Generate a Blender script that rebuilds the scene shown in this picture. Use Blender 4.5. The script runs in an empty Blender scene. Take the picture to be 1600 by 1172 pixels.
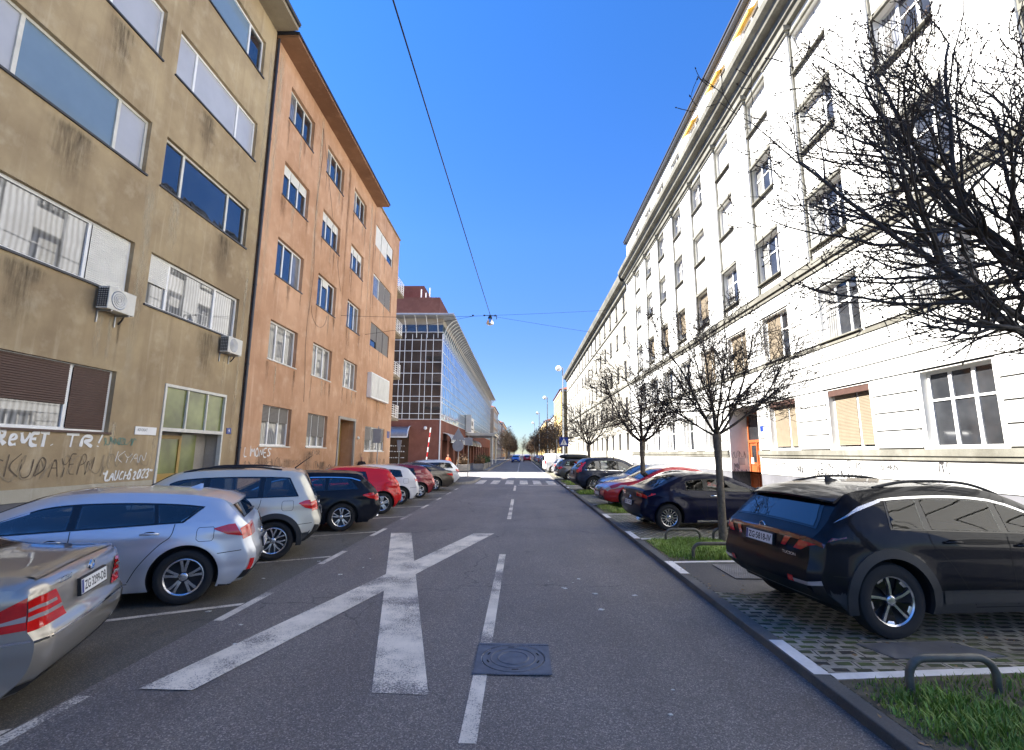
import bpy, bmesh, math, random
from mathutils import Vector, Matrix
R_ = math.radians
random.seed(7)
S = bpy.context.scene
COL = S.collection
# ------------------------------------------------------------------ camera, world, sun, exposure
def make_camera():
    pt, ro, ya = R_(9.31), R_(.404), R_(-1.173)
    fw = Vector((math.sin(ya)*math.cos(pt), math.cos(ya)*math.cos(pt), math.sin(pt)))
    rt = Vector((math.cos(ya), -math.sin(ya), 0)); up = rt.cross(fw)
    r = math.cos(ro)*rt + math.sin(ro)*up
    u = -math.sin(ro)*rt + math.cos(ro)*up
    cd = bpy.data.cameras.new('camera'); co = bpy.data.objects.new('camera', cd); COL.objects.link(co)
    cd.sensor_fit = 'HORIZONTAL'; cd.sensor_width = 36; cd.lens = 745/1600*36
    cd.clip_start = .05; cd.clip_end = 3000
    m = Matrix((r, u, -fw)).transposed().to_4x4(); m.translation = Vector((0, 0, 1.9))
    co.matrix_world = m
    S.camera = co
make_camera()
SUN_EL, SUN_AZ = 43.0, 3.0        # sun stands over the left-hand houses, a touch ahead
w = bpy.data.worlds.new('World'); S.world = w; w.use_nodes = True
nt = w.node_tree; bg = nt.nodes['Background']
sky = nt.nodes.new('ShaderNodeTexSky'); sky.sky_type = 'NISHITA'; sky.sun_disc = False
sky.sun_elevation = R_(SUN_EL)
sdir = Vector((-math.cos(R_(SUN_EL))*math.cos(R_(SUN_AZ)), math.cos(R_(SUN_EL))*math.sin(R_(SUN_AZ)), math.sin(R_(SUN_EL))))
sky.sun_rotation = math.atan2(sdir.x, sdir.y)
sky.air_density = 1.0; sky.dust_density = .0; sky.ozone_density = 3.0; sky.altitude = 100
hs = nt.nodes.new('ShaderNodeHueSaturation'); hs.inputs['Saturation'].default_value = 1.3
nt.links.new(sky.outputs[0], hs.inputs['Color'])
# the air near the horizon, less glaring than the sky model makes it
tcw = nt.nodes.new('ShaderNodeTexCoord'); sxyz = nt.nodes.new('ShaderNodeSeparateXYZ'); nt.links.new(tcw.outputs['Generated'], sxyz.inputs[0])
rpw = nt.nodes.new('ShaderNodeValToRGB'); nt.links.new(sxyz.outputs['Z'], rpw.inputs[0])
e = rpw.color_ramp.elements; e[0].position = 0; e[0].color = (.30, .36, .47, 1); e[1].position = .75; e[1].color = (1, .80, .95, 1)
q_ = e.new(.20); q_.color = (.60, .50, .66, 1); q_ = e.new(.42); q_.color = (.92, .71, .88, 1)
mxw = nt.nodes.new('ShaderNodeMix'); mxw.data_type = 'RGBA'; mxw.blend_type = 'MULTIPLY'; mxw.inputs[0].default_value = 1
nt.links.new(hs.outputs[0], mxw.inputs[6]); nt.links.new(rpw.outputs[0], mxw.inputs[7]); nt.links.new(mxw.outputs[2], bg.inputs['Color'])
bg.inputs['Strength'].default_value = .08
sl = bpy.data.lights.new('sun', 'SUN'); sl.energy = 5.0; sl.angle = R_(.5); sl.color = (1, .95, .87)
so = bpy.data.objects.new('sun', sl); COL.objects.link(so)
so.rotation_euler = sdir.to_track_quat('Z', 'Y').to_euler(); so.location = (-30, 0, 60)
S.view_settings.view_transform = 'Standard'; S.view_settings.look = 'None'
S.view_settings.exposure = 2.2; S.view_settings.gamma = 1
S.render.engine = 'CYCLES'
cy = S.cycles
cy.use_denoising = True; cy.max_bounces = 7; cy.diffuse_bounces = 4; cy.glossy_bounces = 4
cy.caustics_reflective = False; cy.caustics_refractive = False; cy.sample_clamp_indirect = 6
# ------------------------------------------------------------------ helpers
ORI = {}
def tag(o, label=None, cat=None, group=None, kind=None):
    if label: o['label'] = label
    if cat: o['category'] = cat
    if group: o['group'] = group
    if kind: o['kind'] = kind
    return o
def thing(name, label, cat, loc=(0, 0, 0), group=None, world=True):
    o = bpy.data.objects.new(name, None); COL.objects.link(o); o.location = loc
    o.empty_display_size = .3
    ORI[o] = Vector(loc) if world else Vector((0, 0, 0))
    return tag(o, label, cat, group)
class MB:
    def __init__(s): s.v = []; s.f = []; s.m = []; s.mi = 0
    def add(s, vs, fs):
        b = len(s.v); s.v += [tuple(p) for p in vs]
        for f in fs: s.f.append([b+i for i in f]); s.m.append(s.mi)
    def quad(s, a, b, c, d): s.add([a, b, c, d], [(0, 1, 2, 3)])
    def box(s, x0, x1, y0, y1, z0, z1):
        s.add([(x, y, z) for z in (z0, z1) for y in (y0, y1) for x in (x0, x1)],
              [(0, 2, 3, 1), (4, 5, 7, 6), (0, 1, 5, 4), (2, 6, 7, 3), (0, 4, 6, 2), (1, 3, 7, 5)])
    def fbox(s, fr, u0, u1, z0, z1, n0, n1):
        s.add([fr(u, z, n) for n in (n0, n1) for z in (z0, z1) for u in (u0, u1)],
              [(0, 2, 3, 1), (4, 5, 7, 6), (0, 1, 5, 4), (2, 6, 7, 3), (0, 4, 6, 2), (1, 3, 7, 5)])
    def grid(s, rows, close=False):
        n = len(rows[0]); b = len(s.v)
        for r in rows: s.v += [tuple(p) for p in r]
        for i in range(len(rows)-1):
            for j in range(n if close else n-1):
                k = (j+1) % n
                s.f.append([b+i*n+j, b+i*n+k, b+(i+1)*n+k, b+(i+1)*n+j]); s.m.append(s.mi)
    def tube(s, pts, rads, n=8, cap=True):
        pts = [Vector(p) for p in pts]
        if not hasattr(rads, '__len__'): rads = [rads]*len(pts)
        rows = []; ref = None
        for i, p in enumerate(pts):
            d = (pts[min(i+1, len(pts)-1)] - pts[max(i-1, 0)])
            if d.length < 1e-9: d = Vector((0, 0, 1))
            d.normalize()
            if ref is None: ref = d.orthogonal().normalized()
            a = (ref - d*ref.dot(d)); a = a.normalized() if a.length > 1e-6 else d.orthogonal().normalized()
            ref = a; b = d.cross(a)
            rows.append([p + (a*math.cos(2*math.pi*k/n) + b*math.sin(2*math.pi*k/n))*rads[i] for k in range(n)])
        b0 = len(s.v); s.grid(rows, True)
        if cap:
            s.f.append([b0+k for k in range(n)][::-1]); s.m.append(s.mi)
            e = b0+(len(rows)-1)*n; s.f.append([e+k for k in range(n)]); s.m.append(s.mi)
    def lathe(s, prof, n=24, org=(0, 0, 0), axis='z'):
        rows = []
        for r, h in prof:
            row = []
            for k in range(n):
                a = 2*math.pi*k/n; c, q = r*math.cos(a), r*math.sin(a)
                p = (c, q, h) if axis == 'z' else ((c, h, q) if axis == 'y' else (h, c, q))
                row.append((p[0]+org[0], p[1]+org[1], p[2]+org[2]))
            rows.append(row)
        s.grid(rows, True)
    def build(s, name, mats, parent=None, smooth=None, bevel=0):
        me = bpy.data.meshes.new(name)
        o0 = ORI.get(parent, Vector((0, 0, 0)))
        me.from_pydata([(p[0]-o0.x, p[1]-o0.y, p[2]-o0.z) for p in s.v], [], s.f)
        for m in (mats if isinstance(mats, (list, tuple)) else [mats]): me.materials.append(m)
        if any(s.m): me.polygons.foreach_set('material_index', s.m)
        me.update()
        if smooth is not None:
            me.polygons.foreach_set('use_smooth', [True]*len(me.polygons))
            if smooth < 180: me.set_sharp_from_angle(angle=R_(smooth))
        o = bpy.data.objects.new(name, me); COL.objects.link(o)
        if parent is not None: o.parent = parent; ORI[o] = o0
        if bevel:
            md = o.modifiers.new('bevel', 'BEVEL'); md.width = bevel; md.segments = 2; md.limit_method = 'ANGLE'
        return o
def frame(o, U, N):
    o, U, N = Vector(o), Vector(U), Vector(N)
    return lambda u, z, n=0: (o.x+u*U.x+n*N.x, o.y+u*U.y+n*N.y, o.z+z)
def copy_tree(o, parent=None):
    c = o.copy(); COL.objects.link(c)
    if parent is not None: c.parent = parent; c.matrix_parent_inverse = Matrix()
    for ch in list(o.children): copy_tree(ch, c)
    return c
_tc = {}
def text_geo(txt, bold=0):
    k = (txt, bold)
    if k not in _tc:
        c = bpy.data.curves.new('t', 'FONT'); c.body = txt; c.size = 1; c.offset = bold; c.resolution_u = 3
        o = bpy.data.objects.new('t', c); COL.objects.link(o)
        bpy.context.view_layer.update()
        me = o.to_mesh(); vs = [v.co.copy() for v in me.vertices]; fs = [list(p.vertices) for p in me.polygons]
        o.to_mesh_clear(); bpy.data.objects.remove(o); bpy.data.curves.remove(c)
        x0 = min(v.x for v in vs); x1 = max(v.x for v in vs); y0 = min(v.y for v in vs); y1 = max(v.y for v in vs)
        _tc[k] = ([((v.x-x0)/(x1-x0), (v.y-y0)/(y1-y0)) for v in vs], fs, (x1-x0)/(y1-y0))
    return _tc[k]
def put_text(mb, txt, f, w, h=None, bold=0):
    """f(a,b): maps a in 0..w, b in 0..h to a point"""
    vs, fs, asp = text_geo(txt, bold)
    if h is None: h = w/asp
    mb.add([f(a*w, b*h) for a, b in vs], fs)
# ------------------------------------------------------------------ materials
def nodes(name):
    m = bpy.data.materials.new(name); m.use_nodes = True
    return m, m.node_tree, m.node_tree.nodes['Principled BSDF']
def setp(b, **k):
    for n, v in k.items(): b.inputs[n.replace('_', ' ')].default_value = v
def c4(c): return (c[0], c[1], c[2], 1)
def hexc(h):
    def l(v): v /= 255; return v/12.92 if v <= .04045 else ((v+.055)/1.055)**2.4
    return tuple(l(int(h[i:i+2], 16)) for i in (0, 2, 4))
def noise(t, vec, scale, detail=4, rough=.6, sc=None):
    n = t.nodes.new('ShaderNodeTexNoise'); n.inputs['Scale'].default_value = scale
    n.inputs['Detail'].default_value = detail; n.inputs['Roughness'].default_value = rough
    if sc:
        mp = t.nodes.new('ShaderNodeMapping'); mp.inputs['Scale'].default_value = sc
        t.links.new(vec, mp.inputs['Vector']); vec = mp.outputs[0]
    t.links.new(vec, n.inputs['Vector']); return n.outputs['Fac']
def ramp(t, fac, stops):
    r = t.nodes.new('ShaderNodeValToRGB'); e = r.color_ramp.elements
    while len(e) > 1: e.remove(e[-1])
    for i, (p, c) in enumerate(stops):
        q = e[0] if i == 0 else e.new(p)
        q.position = p; q.color = c if len(c) == 4 else c4(c)
    t.links.new(fac, r.inputs[0]); return r.outputs[0]
def mix(t, fac, a, b, mode='MIX'):
    n = t.nodes.new('ShaderNodeMix'); n.data_type = 'RGBA'; n.blend_type = mode
    for s, v in ((0, fac), (6, a), (7, b)):
        if isinstance(v, (int, float)): n.inputs[s].default_value = v
        elif isinstance(v, tuple): n.inputs[s].default_value = c4(v)
        else: t.links.new(v, n.inputs[s])
    return n.outputs[2]
def math_(t, op, a, b=0.):
    n = t.nodes.new('ShaderNodeMath'); n.operation = op
    for i, v in enumerate((a, b)):
        if isinstance(v, (int, float)): n.inputs[i].default_value = v
        else: t.links.new(v, n.inputs[i])
    return n.outputs[0]
def bump(t, b, h, strength=.3, dist=.02):
    n = t.nodes.new('ShaderNodeBump'); n.inputs['Strength'].default_value = strength; n.inputs['Distance'].default_value = dist
    t.links.new(h, n.inputs['Height']); t.links.new(n.outputs[0], b.inputs['Normal'])
def pos(t):
    return t.nodes.new('ShaderNodeNewGeometry').outputs['Position']
def obj_co(t):
    return t.nodes.new('ShaderNodeTexCoord').outputs['Object']
def flat(name, col, rough=.6, metal=0, var=.12, scale=3., bmp=0, **k):
    m, t, b = nodes(name)
    c = mix(t, ramp(t, noise(t, obj_co(t), scale, 5), [(.3, (0, 0, 0)), (.7, (1, 1, 1))]), tuple(x*(1-var) for x in col), tuple(min(1, x*(1+var)) for x in col))
    t.links.new(c, b.inputs['Base Color']); setp(b, Roughness=rough, Metallic=metal, **k)
    if bmp: bump(t, b, noise(t, obj_co(t), scale*12, 3), bmp, .01)
    return m
def stucco(name, base, dark, light, streak=.5, grain=120, bmp=.25, patchy=.55):
    m, t, b = nodes(name); p = pos(t)
    big = noise(t, p, .45, 5, .62)
    c = mix(t, ramp(t, big, [(.36, (0, 0, 0)), (.66, (1, 1, 1))]), dark, base)
    c = mix(t, math_(t, 'MULTIPLY', ramp(t, noise(t, p, 1.7, 5, .65), [(.52, (0, 0, 0)), (.75, (1, 1, 1))]), patchy), c, light)
    st = noise(t, p, 1.0, 4, .6, (2.2, 2.2, .12))
    c = mix(t, math_(t, 'MULTIPLY', ramp(t, st, [(.52, (0, 0, 0)), (.72, (1, 1, 1))]), streak), c, dark)
    st2 = noise(t, p, 1.3, 3, .6, (3.1, 3.1, .15))
    c = mix(t, math_(t, 'MULTIPLY', ramp(t, st2, [(.6, (0, 0, 0)), (.74, (1, 1, 1))]), streak*.8), c, light)
    g = noise(t, p, grain, 3, .7)
    c = mix(t, .16, c, ramp(t, g, [(.3, (0, 0, 0)), (.7, (1, 1, 1))]), 'OVERLAY')
    t.links.new(c, b.inputs['Base Color']); setp(b, Roughness=.92); b.inputs['Specular IOR Level'].default_value = .2
    bump(t, b, g, bmp, .006)
    return m
def stain(name, col, amt):
    m, t, b = nodes(name); p = pos(t)
    u = t.nodes.new('ShaderNodeTexCoord').outputs['UV']; s_ = t.nodes.new('ShaderNodeSeparateXYZ'); t.links.new(u, s_.inputs[0])
    ed = ramp(t, s_.outputs['X'], [(0, (0, 0, 0)), (.35, (1, 1, 1)), (.65, (1, 1, 1)), (1, (0, 0, 0))])
    fd = ramp(t, s_.outputs['Y'], [(0, (0, 0, 0)), (.4, (.6,)*3), (.93, (1, 1, 1)), (1, (.2,)*3)])
    n = ramp(t, noise(t, p, 2.2, 5, .7, (6, 6, .7)), [(.35, (.1,)*3), (.68, (1, 1, 1))])
    a = math_(t, 'MULTIPLY', math_(t, 'MULTIPLY', ed, fd), math_(t, 'MULTIPLY', n, amt)); t.links.new(a, b.inputs['Alpha'])
    b.inputs['Base Color'].default_value = c4(col); setp(b, Roughness=.95); return m
def glass(name, tint=(.015, .02, .025), ior=1.9, rough=.015, wav=.0, v=.4):
    m, t, b = nodes(name)
    c = mix(t, ramp(t, noise(t, pos(t), .9, 3), [(.35, (0, 0, 0)), (.65, (1, 1, 1))]), tuple(x*(1-v) for x in tint), tuple(x*(1+v) for x in tint))
    t.links.new(c, b.inputs['Base Color']); setp(b, Roughness=rough, IOR=ior)
    if wav: bump(t, b, noise(t, pos(t), 1.3, 2), wav, .05)
    return m
def paint(name, col, metal=.55, rough=.28, coat=1., dirt=.03):
    m, t, b = nodes(name)
    n = noise(t, obj_co(t), 2.5, 5, .65)
    c = mix(t, math_(t, 'MULTIPLY', ramp(t, n, [(.3, (0, 0, 0)), (.9, (1, 1, 1))]), dirt), col, (.22, .20, .17))
    t.links.new(c, b.inputs['Base Color']); setp(b, Roughness=rough, Metallic=metal)
    if metal < .3: b.inputs['Specular IOR Level'].default_value = .08
    b.inputs['Coat IOR'].default_value = 1.5
    b.inputs['Coat Weight'].default_value = coat if max(col) > .05 else coat*.33; b.inputs['Coat Roughness'].default_value = .03
    rr = ramp(t, noise(t, obj_co(t), 2, 1), [(.2, (rough*.95,)*3), (.9, (rough*1.08,)*3)])
    t.links.new(rr, b.inputs['Roughness'])
    return m
M = {}
M['glass'] = glass('window_glass', ior=2.2, wav=.06)
M['glass_sun'] = glass('sunny_window_glass', (.03, .032, .036), 1.45, .03)
M['car_glass'] = glass('car_glass', (.006, .008, .010), 1.9, .01)
M['tinted_glass'] = glass('tinted_car_glass', (.006, .007, .008), 1.48, .01)
def clear_glass(name, tint, ior):
    m = bpy.data.materials.new(name); m.use_nodes = True; t = m.node_tree; t.nodes.clear()
    out = t.nodes.new('ShaderNodeOutputMaterial'); tr = t.nodes.new('ShaderNodeBsdfTransparent'); tr.inputs[0].default_value = c4(tint)
    gl = t.nodes.new('ShaderNodeBsdfGlossy'); gl.inputs['Roughness'].default_value = .01; fr = t.nodes.new('ShaderNodeFresnel'); fr.inputs[0].default_value = ior
    mx = t.nodes.new('ShaderNodeMixShader'); t.links.new(fr.outputs[0], mx.inputs[0]); t.links.new(tr.outputs[0], mx.inputs[1]); t.links.new(gl.outputs[0], mx.inputs[2]); t.links.new(mx.outputs[0], out.inputs[0]); return m
M['car_glass_clear'] = clear_glass('clear_car_glass', (.60, .66, .67), 1.8); M['tinted_glass_clear'] = clear_glass('clear_tinted_glass', (.55, .64, .62), 1.5)
M['interior'] = flat('seat_cloth', (.07, .07, .075), .9, var=.2)
M['hotel_glass'] = glass('hotel_glass', (.02, .025, .03), 2.0, .02, .05)
def mirror_glass():
    m, t, b = nodes('blue_mirror_glass'); p = pos(t)
    c = mix(t, ramp(t, noise(t, p, .5, 4), [(.35, (0, 0, 0)), (.65, (1, 1, 1))]), (.13, .36, .55), (.30, .58, .78))  # blue of the reflected sky put into the tint of the glass
    t.links.new(c, b.inputs['Base Color']); setp(b, Metallic=1, Roughness=.04)
    bump(t, b, noise(t, p, .9, 2, .5, (1, 1, .4)), .22, .12); return m
M['mirror_glass'] = mirror_glass()
M['white'] = flat('white_paint', (.78, .78, .76), .45, var=.06)
M['offwhite'] = flat('aged_white_paint', (.62, .60, .53), .55, var=.12)
M['black'] = flat('black_plastic', (.012, .012, .013), .55)
M['dark'] = flat('dark_void', (.004, .004, .004), .9)
M['trim'] = flat('piano_black_trim', (.006, .006, .007), .15)
M['clad'] = flat('grey_cladding', (.022, .023, .024), .6)
M['rubber'] = flat('tyre_rubber', (.016, .016, .016), .85, bmp=.3)
M['alloy'] = flat('alloy_silver', (.62, .62, .63), .25, .9, var=.05)
M['alloy_dark'] = flat('alloy_dark', (.03, .03, .032), .35, .6)
M['chrome'] = flat('chrome', (.8, .8, .8), .08, 1, var=.02)
M['steel'] = flat('galvanised_steel', (.36, .37, .38), .45, .7, var=.15)
M['iron'] = flat('dark_painted_iron', (.12, .108, .078), .5, .1, var=.35, scale=8)
M['cast_iron'] = flat('cast_iron', (.105, .105, .112), .5, .2, var=.3, scale=9, bmp=.25)
M['red_lens'] = flat('red_lens', (.55, .012, .010), .08, var=.25, scale=9, Coat_Weight=1.)
M['dark_lens'] = flat('smoked_red_lens', (.10, .006, .006), .08, Coat_Weight=1.)
M['clear_lens'] = flat('clear_lens', (.40, .36, .34), .12, .2, Coat_Weight=1.)
M['plate'] = flat('plate_white', (.76, .76, .74), .4, var=.05)
M['ink'] = flat('black_ink', (.015, .015, .018), .5)
M['blue'] = flat('sign_blue', (.012, .035, .22), .35, var=.06)
M['wgraf'] = flat('white_spray', (.74, .74, .72), .7, var=.1)
M['bgraf'] = flat('black_spray', (.028, .026, .026), .7, var=.3)
M['brgraf'] = flat('brown_spray', (.115, .082, .052), .7, var=.3)
M['tgraf'] = flat('teal_spray', (.10, .22, .18), .7, var=.3)
M['stone'] = stucco('kerb_stone', (.34, .32, .29), (.2, .19, .175), (.44, .42, .38), .1, 60)
M['kerb_dark'] = stucco('dark_kerb_stone', (.17, .16, .14), (.10, .095, .085), (.24, .23, .205), .1, 60)
M['bark'] = flat('bark', (.14, .115, .085), .9, var=.4, scale=14, bmp=.7)
M['twig'] = flat('twig_bark', (.062, .048, .036), .85, var=.35, scale=10)
M['bud'] = flat('buds', (.055, .030, .018), .8, var=.4, scale=20)
M['pole'] = flat('painted_pole', (.30, .31, .31), .45, .3, var=.15)
M['signback'] = flat('sign_back_grey', (.33, .34, .36), .5, .3, var=.1)
M['tan_shutter'] = flat('tan_shutter', (.225, .185, .13), .6, var=.08)
M['brown_shutter'] = flat('brown_shutter', (.075, .038, .028), .55, var=.12)
M['grey_shutter'] = flat('grey_shutter', (.18, .165, .15), .6, var=.12)
M['white_shutter'] = flat('white_shutter', (.66, .65, .60), .55, var=.06)
M['blind'] = glass('blind_behind_glass', (.17, .24, .31), 1.6, .05, 0, .06)  # bluish tint stands in for sky reflected in these panes
M['pale_blind'] = glass('pale_blind_behind_glass', (.42, .43, .46), 1.5, .08, 0, .06)
M['curtain'] = glass('net_curtain_behind_glass', (.20, .20, .195), 1.8, .02, 0, .3)
def fold_shading(m):
    t = m.node_tree; b = t.nodes['Principled BSDF']; src = b.inputs['Base Color'].links[0].from_socket
    wv = t.nodes.new('ShaderNodeTexWave'); wv.bands_direction = 'Y'; wv.inputs['Scale'].default_value = 2.6; wv.inputs['Distortion'].default_value = 5; wv.inputs['Detail'].default_value = 2; wv.inputs['Detail Scale'].default_value = .35
    t.links.new(pos(t), wv.inputs['Vector'])
    t.links.new(mix(t, 1., src, ramp(t, wv.outputs['Fac'], [(0, (.45,)*3), (.6, (1.05,)*3), (1, (1.35,)*3)]), 'MULTIPLY'), b.inputs['Base Color'])  # dark and light of the cloth folds painted into the flat pane
fold_shading(M['curtain'])
M['door_tan'] = flat('ochre_door', (.36, .23, .055), .4, var=.12)
M['door_wood'] = flat('orange_wood_door', (.33, .085, .025), .45, var=.2, scale=5)
M['green_glass'] = glass('reeded_green_glass', (.16, .18, .06), 1.55, .22)
M['brass'] = flat('brass', (.5, .36, .12), .3, .9)
M['awning'] = flat('yellow_awning', (.72, .40, .05), .7, var=.06)
M['wire'] = flat('cable', (.012, .012, .015), .6)
# ------------------------------------------------------------------ ground materials
def asphalt(name, lo, hi, warm, crack=.5, grain=1.):
    m, t, b = nodes(name); p = pos(t)
    big = noise(t, p, .35, 5, .6)
    c = mix(t, ramp(t, big, [(.35, (0, 0, 0)), (.68, (1, 1, 1))]), lo, hi)
    c = mix(t, math_(t, 'MULTIPLY', ramp(t, noise(t, p, .9, 5, .7, (1, .35, 1)), [(.5, (0, 0, 0)), (.75, (1, 1, 1))]), .6), c, warm)
    c = mix(t, math_(t, 'MULTIPLY', ramp(t, noise(t, p, 1.0, 3, .55, (1.1, .05, 1)), [(.48, (0, 0, 0)), (.66, (1, 1, 1))]), .38), c, warm)
    c = mix(t, math_(t, 'MULTIPLY', ramp(t, noise(t, p, 1.6, 4, .6, (1, .5, 1)), [(.62, (0, 0, 0)), (.72, (1, 1, 1))]), .5), c, tuple(x*.55 for x in lo))
    v = t.nodes.new('ShaderNodeTexVoronoi'); v.inputs['Scale'].default_value = 120/grain; t.links.new(p, v.inputs['Vector'])
    sep = t.nodes.new('ShaderNodeSeparateColor'); t.links.new(v.outputs['Color'], sep.inputs[0])
    sp = ramp(t, sep.outputs[0], [(.0, (.4,)*3), (.55, (.9,)*3), (.8, (1.2,)*3), (.92, (1.7,)*3), (1, (2.3,)*3)])
    c = mix(t, 1., c, sp, 'MULTIPLY')
    fine = noise(t, p, 300, 2, .7)
    c = mix(t, .5, c, ramp(t, fine, [(.3, (.25,)*3), (.7, (.75,)*3)]), 'OVERLAY')
    # cracks: cell borders, kept only where a broad noise allows
    dis = t.nodes.new('ShaderNodeTexNoise'); dis.inputs['Scale'].default_value = 1.7; dis.inputs['Detail'].default_value = 6
    t.links.new(p, dis.inputs['Vector'])
    vm = t.nodes.new('ShaderNodeVectorMath'); vm.operation = 'MULTIPLY_ADD'; vm.inputs[1].default_value = (.9, .9, 0)
    t.links.new(dis.outputs['Color'], vm.inputs[0]); t.links.new(p, vm.inputs[2])
    ve = t.nodes.new('ShaderNodeTexVoronoi'); ve.feature = 'DISTANCE_TO_EDGE'; ve.inputs['Scale'].default_value = .22
    t.links.new(vm.outputs[0], ve.inputs['Vector'])
    cr = ramp(t, ve.outputs['Distance'], [(.0, (1, 1, 1)), (.0022, (1, 1, 1)), (.0035, (0, 0, 0))])
    msk = ramp(t, noise(t, p, .21, 2), [(.44, (0, 0, 0)), (.5, (1, 1, 1))])
    c = mix(t, math_(t, 'MULTIPLY', math_(t, 'MULTIPLY', cr, msk), crack), c, (.012, .012, .012))
    t.links.new(c, b.inputs['Base Color'])
    t.links.new(ramp(t, sep.outputs[0], [(0, (.55,)*3), (1, (.85,)*3)]), b.inputs['Roughness'])
    bump(t, b, math_(t, 'ADD', sep.outputs[1], math_(t, 'MULTIPLY', fine, .6)), .7, .004)
    return m
M['road'] = asphalt('road_asphalt', (.145, .124, .106), (.198, .172, .148), (.235, .205, .172), .65)
M['lot'] = asphalt('parking_asphalt', (.092, .080, .060), (.132, .116, .09), (.18, .16, .125), .8, .8)
M['newtar'] = asphalt('patched_asphalt', (.05, .047, .047), (.075, .07, .07), (.09, .085, .08), .0)
M['walk'] = asphalt('pavement_asphalt', (.13, .13, .125), (.18, .178, .17), (.22, .215, .2), .6)
def roadpaint(name, wear=.5, col=(.84, .75, .60)):
    m, t, b = nodes(name); p = pos(t)
    n = noise(t, p, 70, 4, .75); big = noise(t, p, 1.1, 3, .6)
    k = math_(t, 'ADD', math_(t, 'MULTIPLY', n, .65), math_(t, 'MULTIPLY', big, .5))
    msk = ramp(t, k, [(wear-.025, (0, 0, 0)), (wear+.025, (1, 1, 1))])
    c = mix(t, ramp(t, noise(t, p, 2.2, 5, .7), [(.3, (0, 0, 0)), (.7, (1, 1, 1))]), tuple(x*.66 for x in col), col)
    cr = ramp(t, noise(t, p, 3, 5, .7, (1, .25, 1)), [(.56, (0, 0, 0)), (.72, (1, 1, 1))])
    c = mix(t, math_(t, 'MULTIPLY', cr, .3), c, tuple(x*.42 for x in col))
    c = mix(t, msk, (.175, .155, .142), c)
    t.links.new(c, b.inputs['Base Color']); setp(b, Roughness=.7); bump(t, b, n, .4, .003)
    return m
M['rpaint'] = roadpaint('worn_road_paint', .53)
M['rpaint2'] = roadpaint('thin_road_paint', .54, (.76, .68, .55))
M['kpaint'] = roadpaint('kerb_paint', .36, (.90, .85, .76))
def paver_mat():
    m, t, b = nodes('turf_pavers'); p = pos(t)
    br = t.nodes.new('ShaderNodeTexBrick')
    br.inputs['Scale'].default_value = 1; br.inputs['Brick Width'].default_value = .20; br.inputs['Row Height'].default_value = .125
    br.inputs['Mortar Size'].default_value = .034; br.inputs['Mortar Smooth'].default_value = .25; br.inputs['Bias'].default_value = 0
    nz = t.nodes.new('ShaderNodeTexNoise'); nz.inputs['Scale'].default_value = 5; t.links.new(p, nz.inputs['Vector'])
    vm = t.nodes.new('ShaderNodeVectorMath'); vm.operation = 'MULTIPLY_ADD'; vm.inputs[1].default_value = (.055, .055, 0)
    t.links.new(nz.outputs['Color'], vm.inputs[0]); t.links.new(p, vm.inputs[2]); t.links.new(vm.outputs[0], br.inputs['Vector'])
    mp = t.nodes.new('ShaderNodeMapping'); mp.inputs['Scale'].default_value = (1/.33, 1/.095, 1); t.links.new(vm.outputs[0], mp.inputs[0])
    conc = mix(t, ramp(t, noise(t, p, 3, 5, .7), [(.3, (0, 0, 0)), (.7, (1, 1, 1))]), (.24, .215, .16), (.44, .405, .32))
    hole = mix(t, ramp(t, noise(t, p, 2.4, 4), [(.42, (0, 0, 0)), (.62, (1, 1, 1))]), (.035, .03, .022), (.08, .11, .028))
    dirt = ramp(t, noise(t, p, 1.1, 5, .7), [(.48, (0, 0, 0)), (.7, (1, 1, 1))])
    conc = mix(t, math_(t, 'MULTIPLY', dirt, .8), conc, (.12, .105, .08))
    joint = t.nodes.new('ShaderNodeTexBrick'); joint.inputs['Scale'].default_value = 1
    joint.inputs['Brick Width'].default_value = .40; joint.inputs['Row Height'].default_value = .25
    joint.inputs['Mortar Size'].default_value = .006; t.links.new(vm.outputs[0], joint.inputs['Vector'])
    conc = mix(t, joint.outputs['Fac'], conc, (.03, .028, .022))
    c = mix(t, br.outputs['Fac'], hole, conc)
    g = noise(t, p, 160, 2, .7); c = mix(t, .35, c, ramp(t, g, [(.3, (.1,)*3), (.7, (.9,)*3)]), 'OVERLAY')
    moss = ramp(t, noise(t, p, .8, 5, .7), [(.54, (0, 0, 0)), (.66, (1, 1, 1))]); c = mix(t, math_(t, 'MULTIPLY', moss, .55), c, (.085, .095, .03))
    t.links.new(c, b.inputs['Base Color']); setp(b, Roughness=.9)
    bump(t, b, math_(t, 'ADD', br.outputs['Fac'], math_(t, 'MULTIPLY', g, .2)), 1., .025)
    return m
M['paver'] = paver_mat()
M['soil'] = flat('soil', (.10, .085, .052), .95, var=.5, scale=7, bmp=.8)
M['dist'] = flat('far_ground', (.13, .125, .12), .9, var=.2, scale=.1)
def struct(mb, name, m, **k):
    o = mb.build(name, m, None, **k); o['kind'] = 'structure'; return o
def sheet(name, m, x0, x1, y0, y1, z, cuts=1):
    b = MB(); b.quad((x0, y0, z), (x1, y0, z), (x1, y1, z), (x0, y1, z)); return struct(b, name, m)
sheet('ground', M['dist'], -700, 700, -300, 1500, -.03)
sheet('road', M['road'], -3.5, 2.45, -14, 420, 0)
sheet('parking_lane', M['lot'], -8.3, -3.5, -14, 46.0, 0)
b = MB(); b.box(-60, -8.8, 37.4, 50.2, -.02, .0); struct(b, 'cross_street', M['walk'])
M['junction'] = asphalt('junction_surface', (.24, .23, .22), (.31, .30, .285), (.36, .345, .33), .5)  # paler asphalt for the junction sheet, sunlight of the bright strip put into its colour
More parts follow.
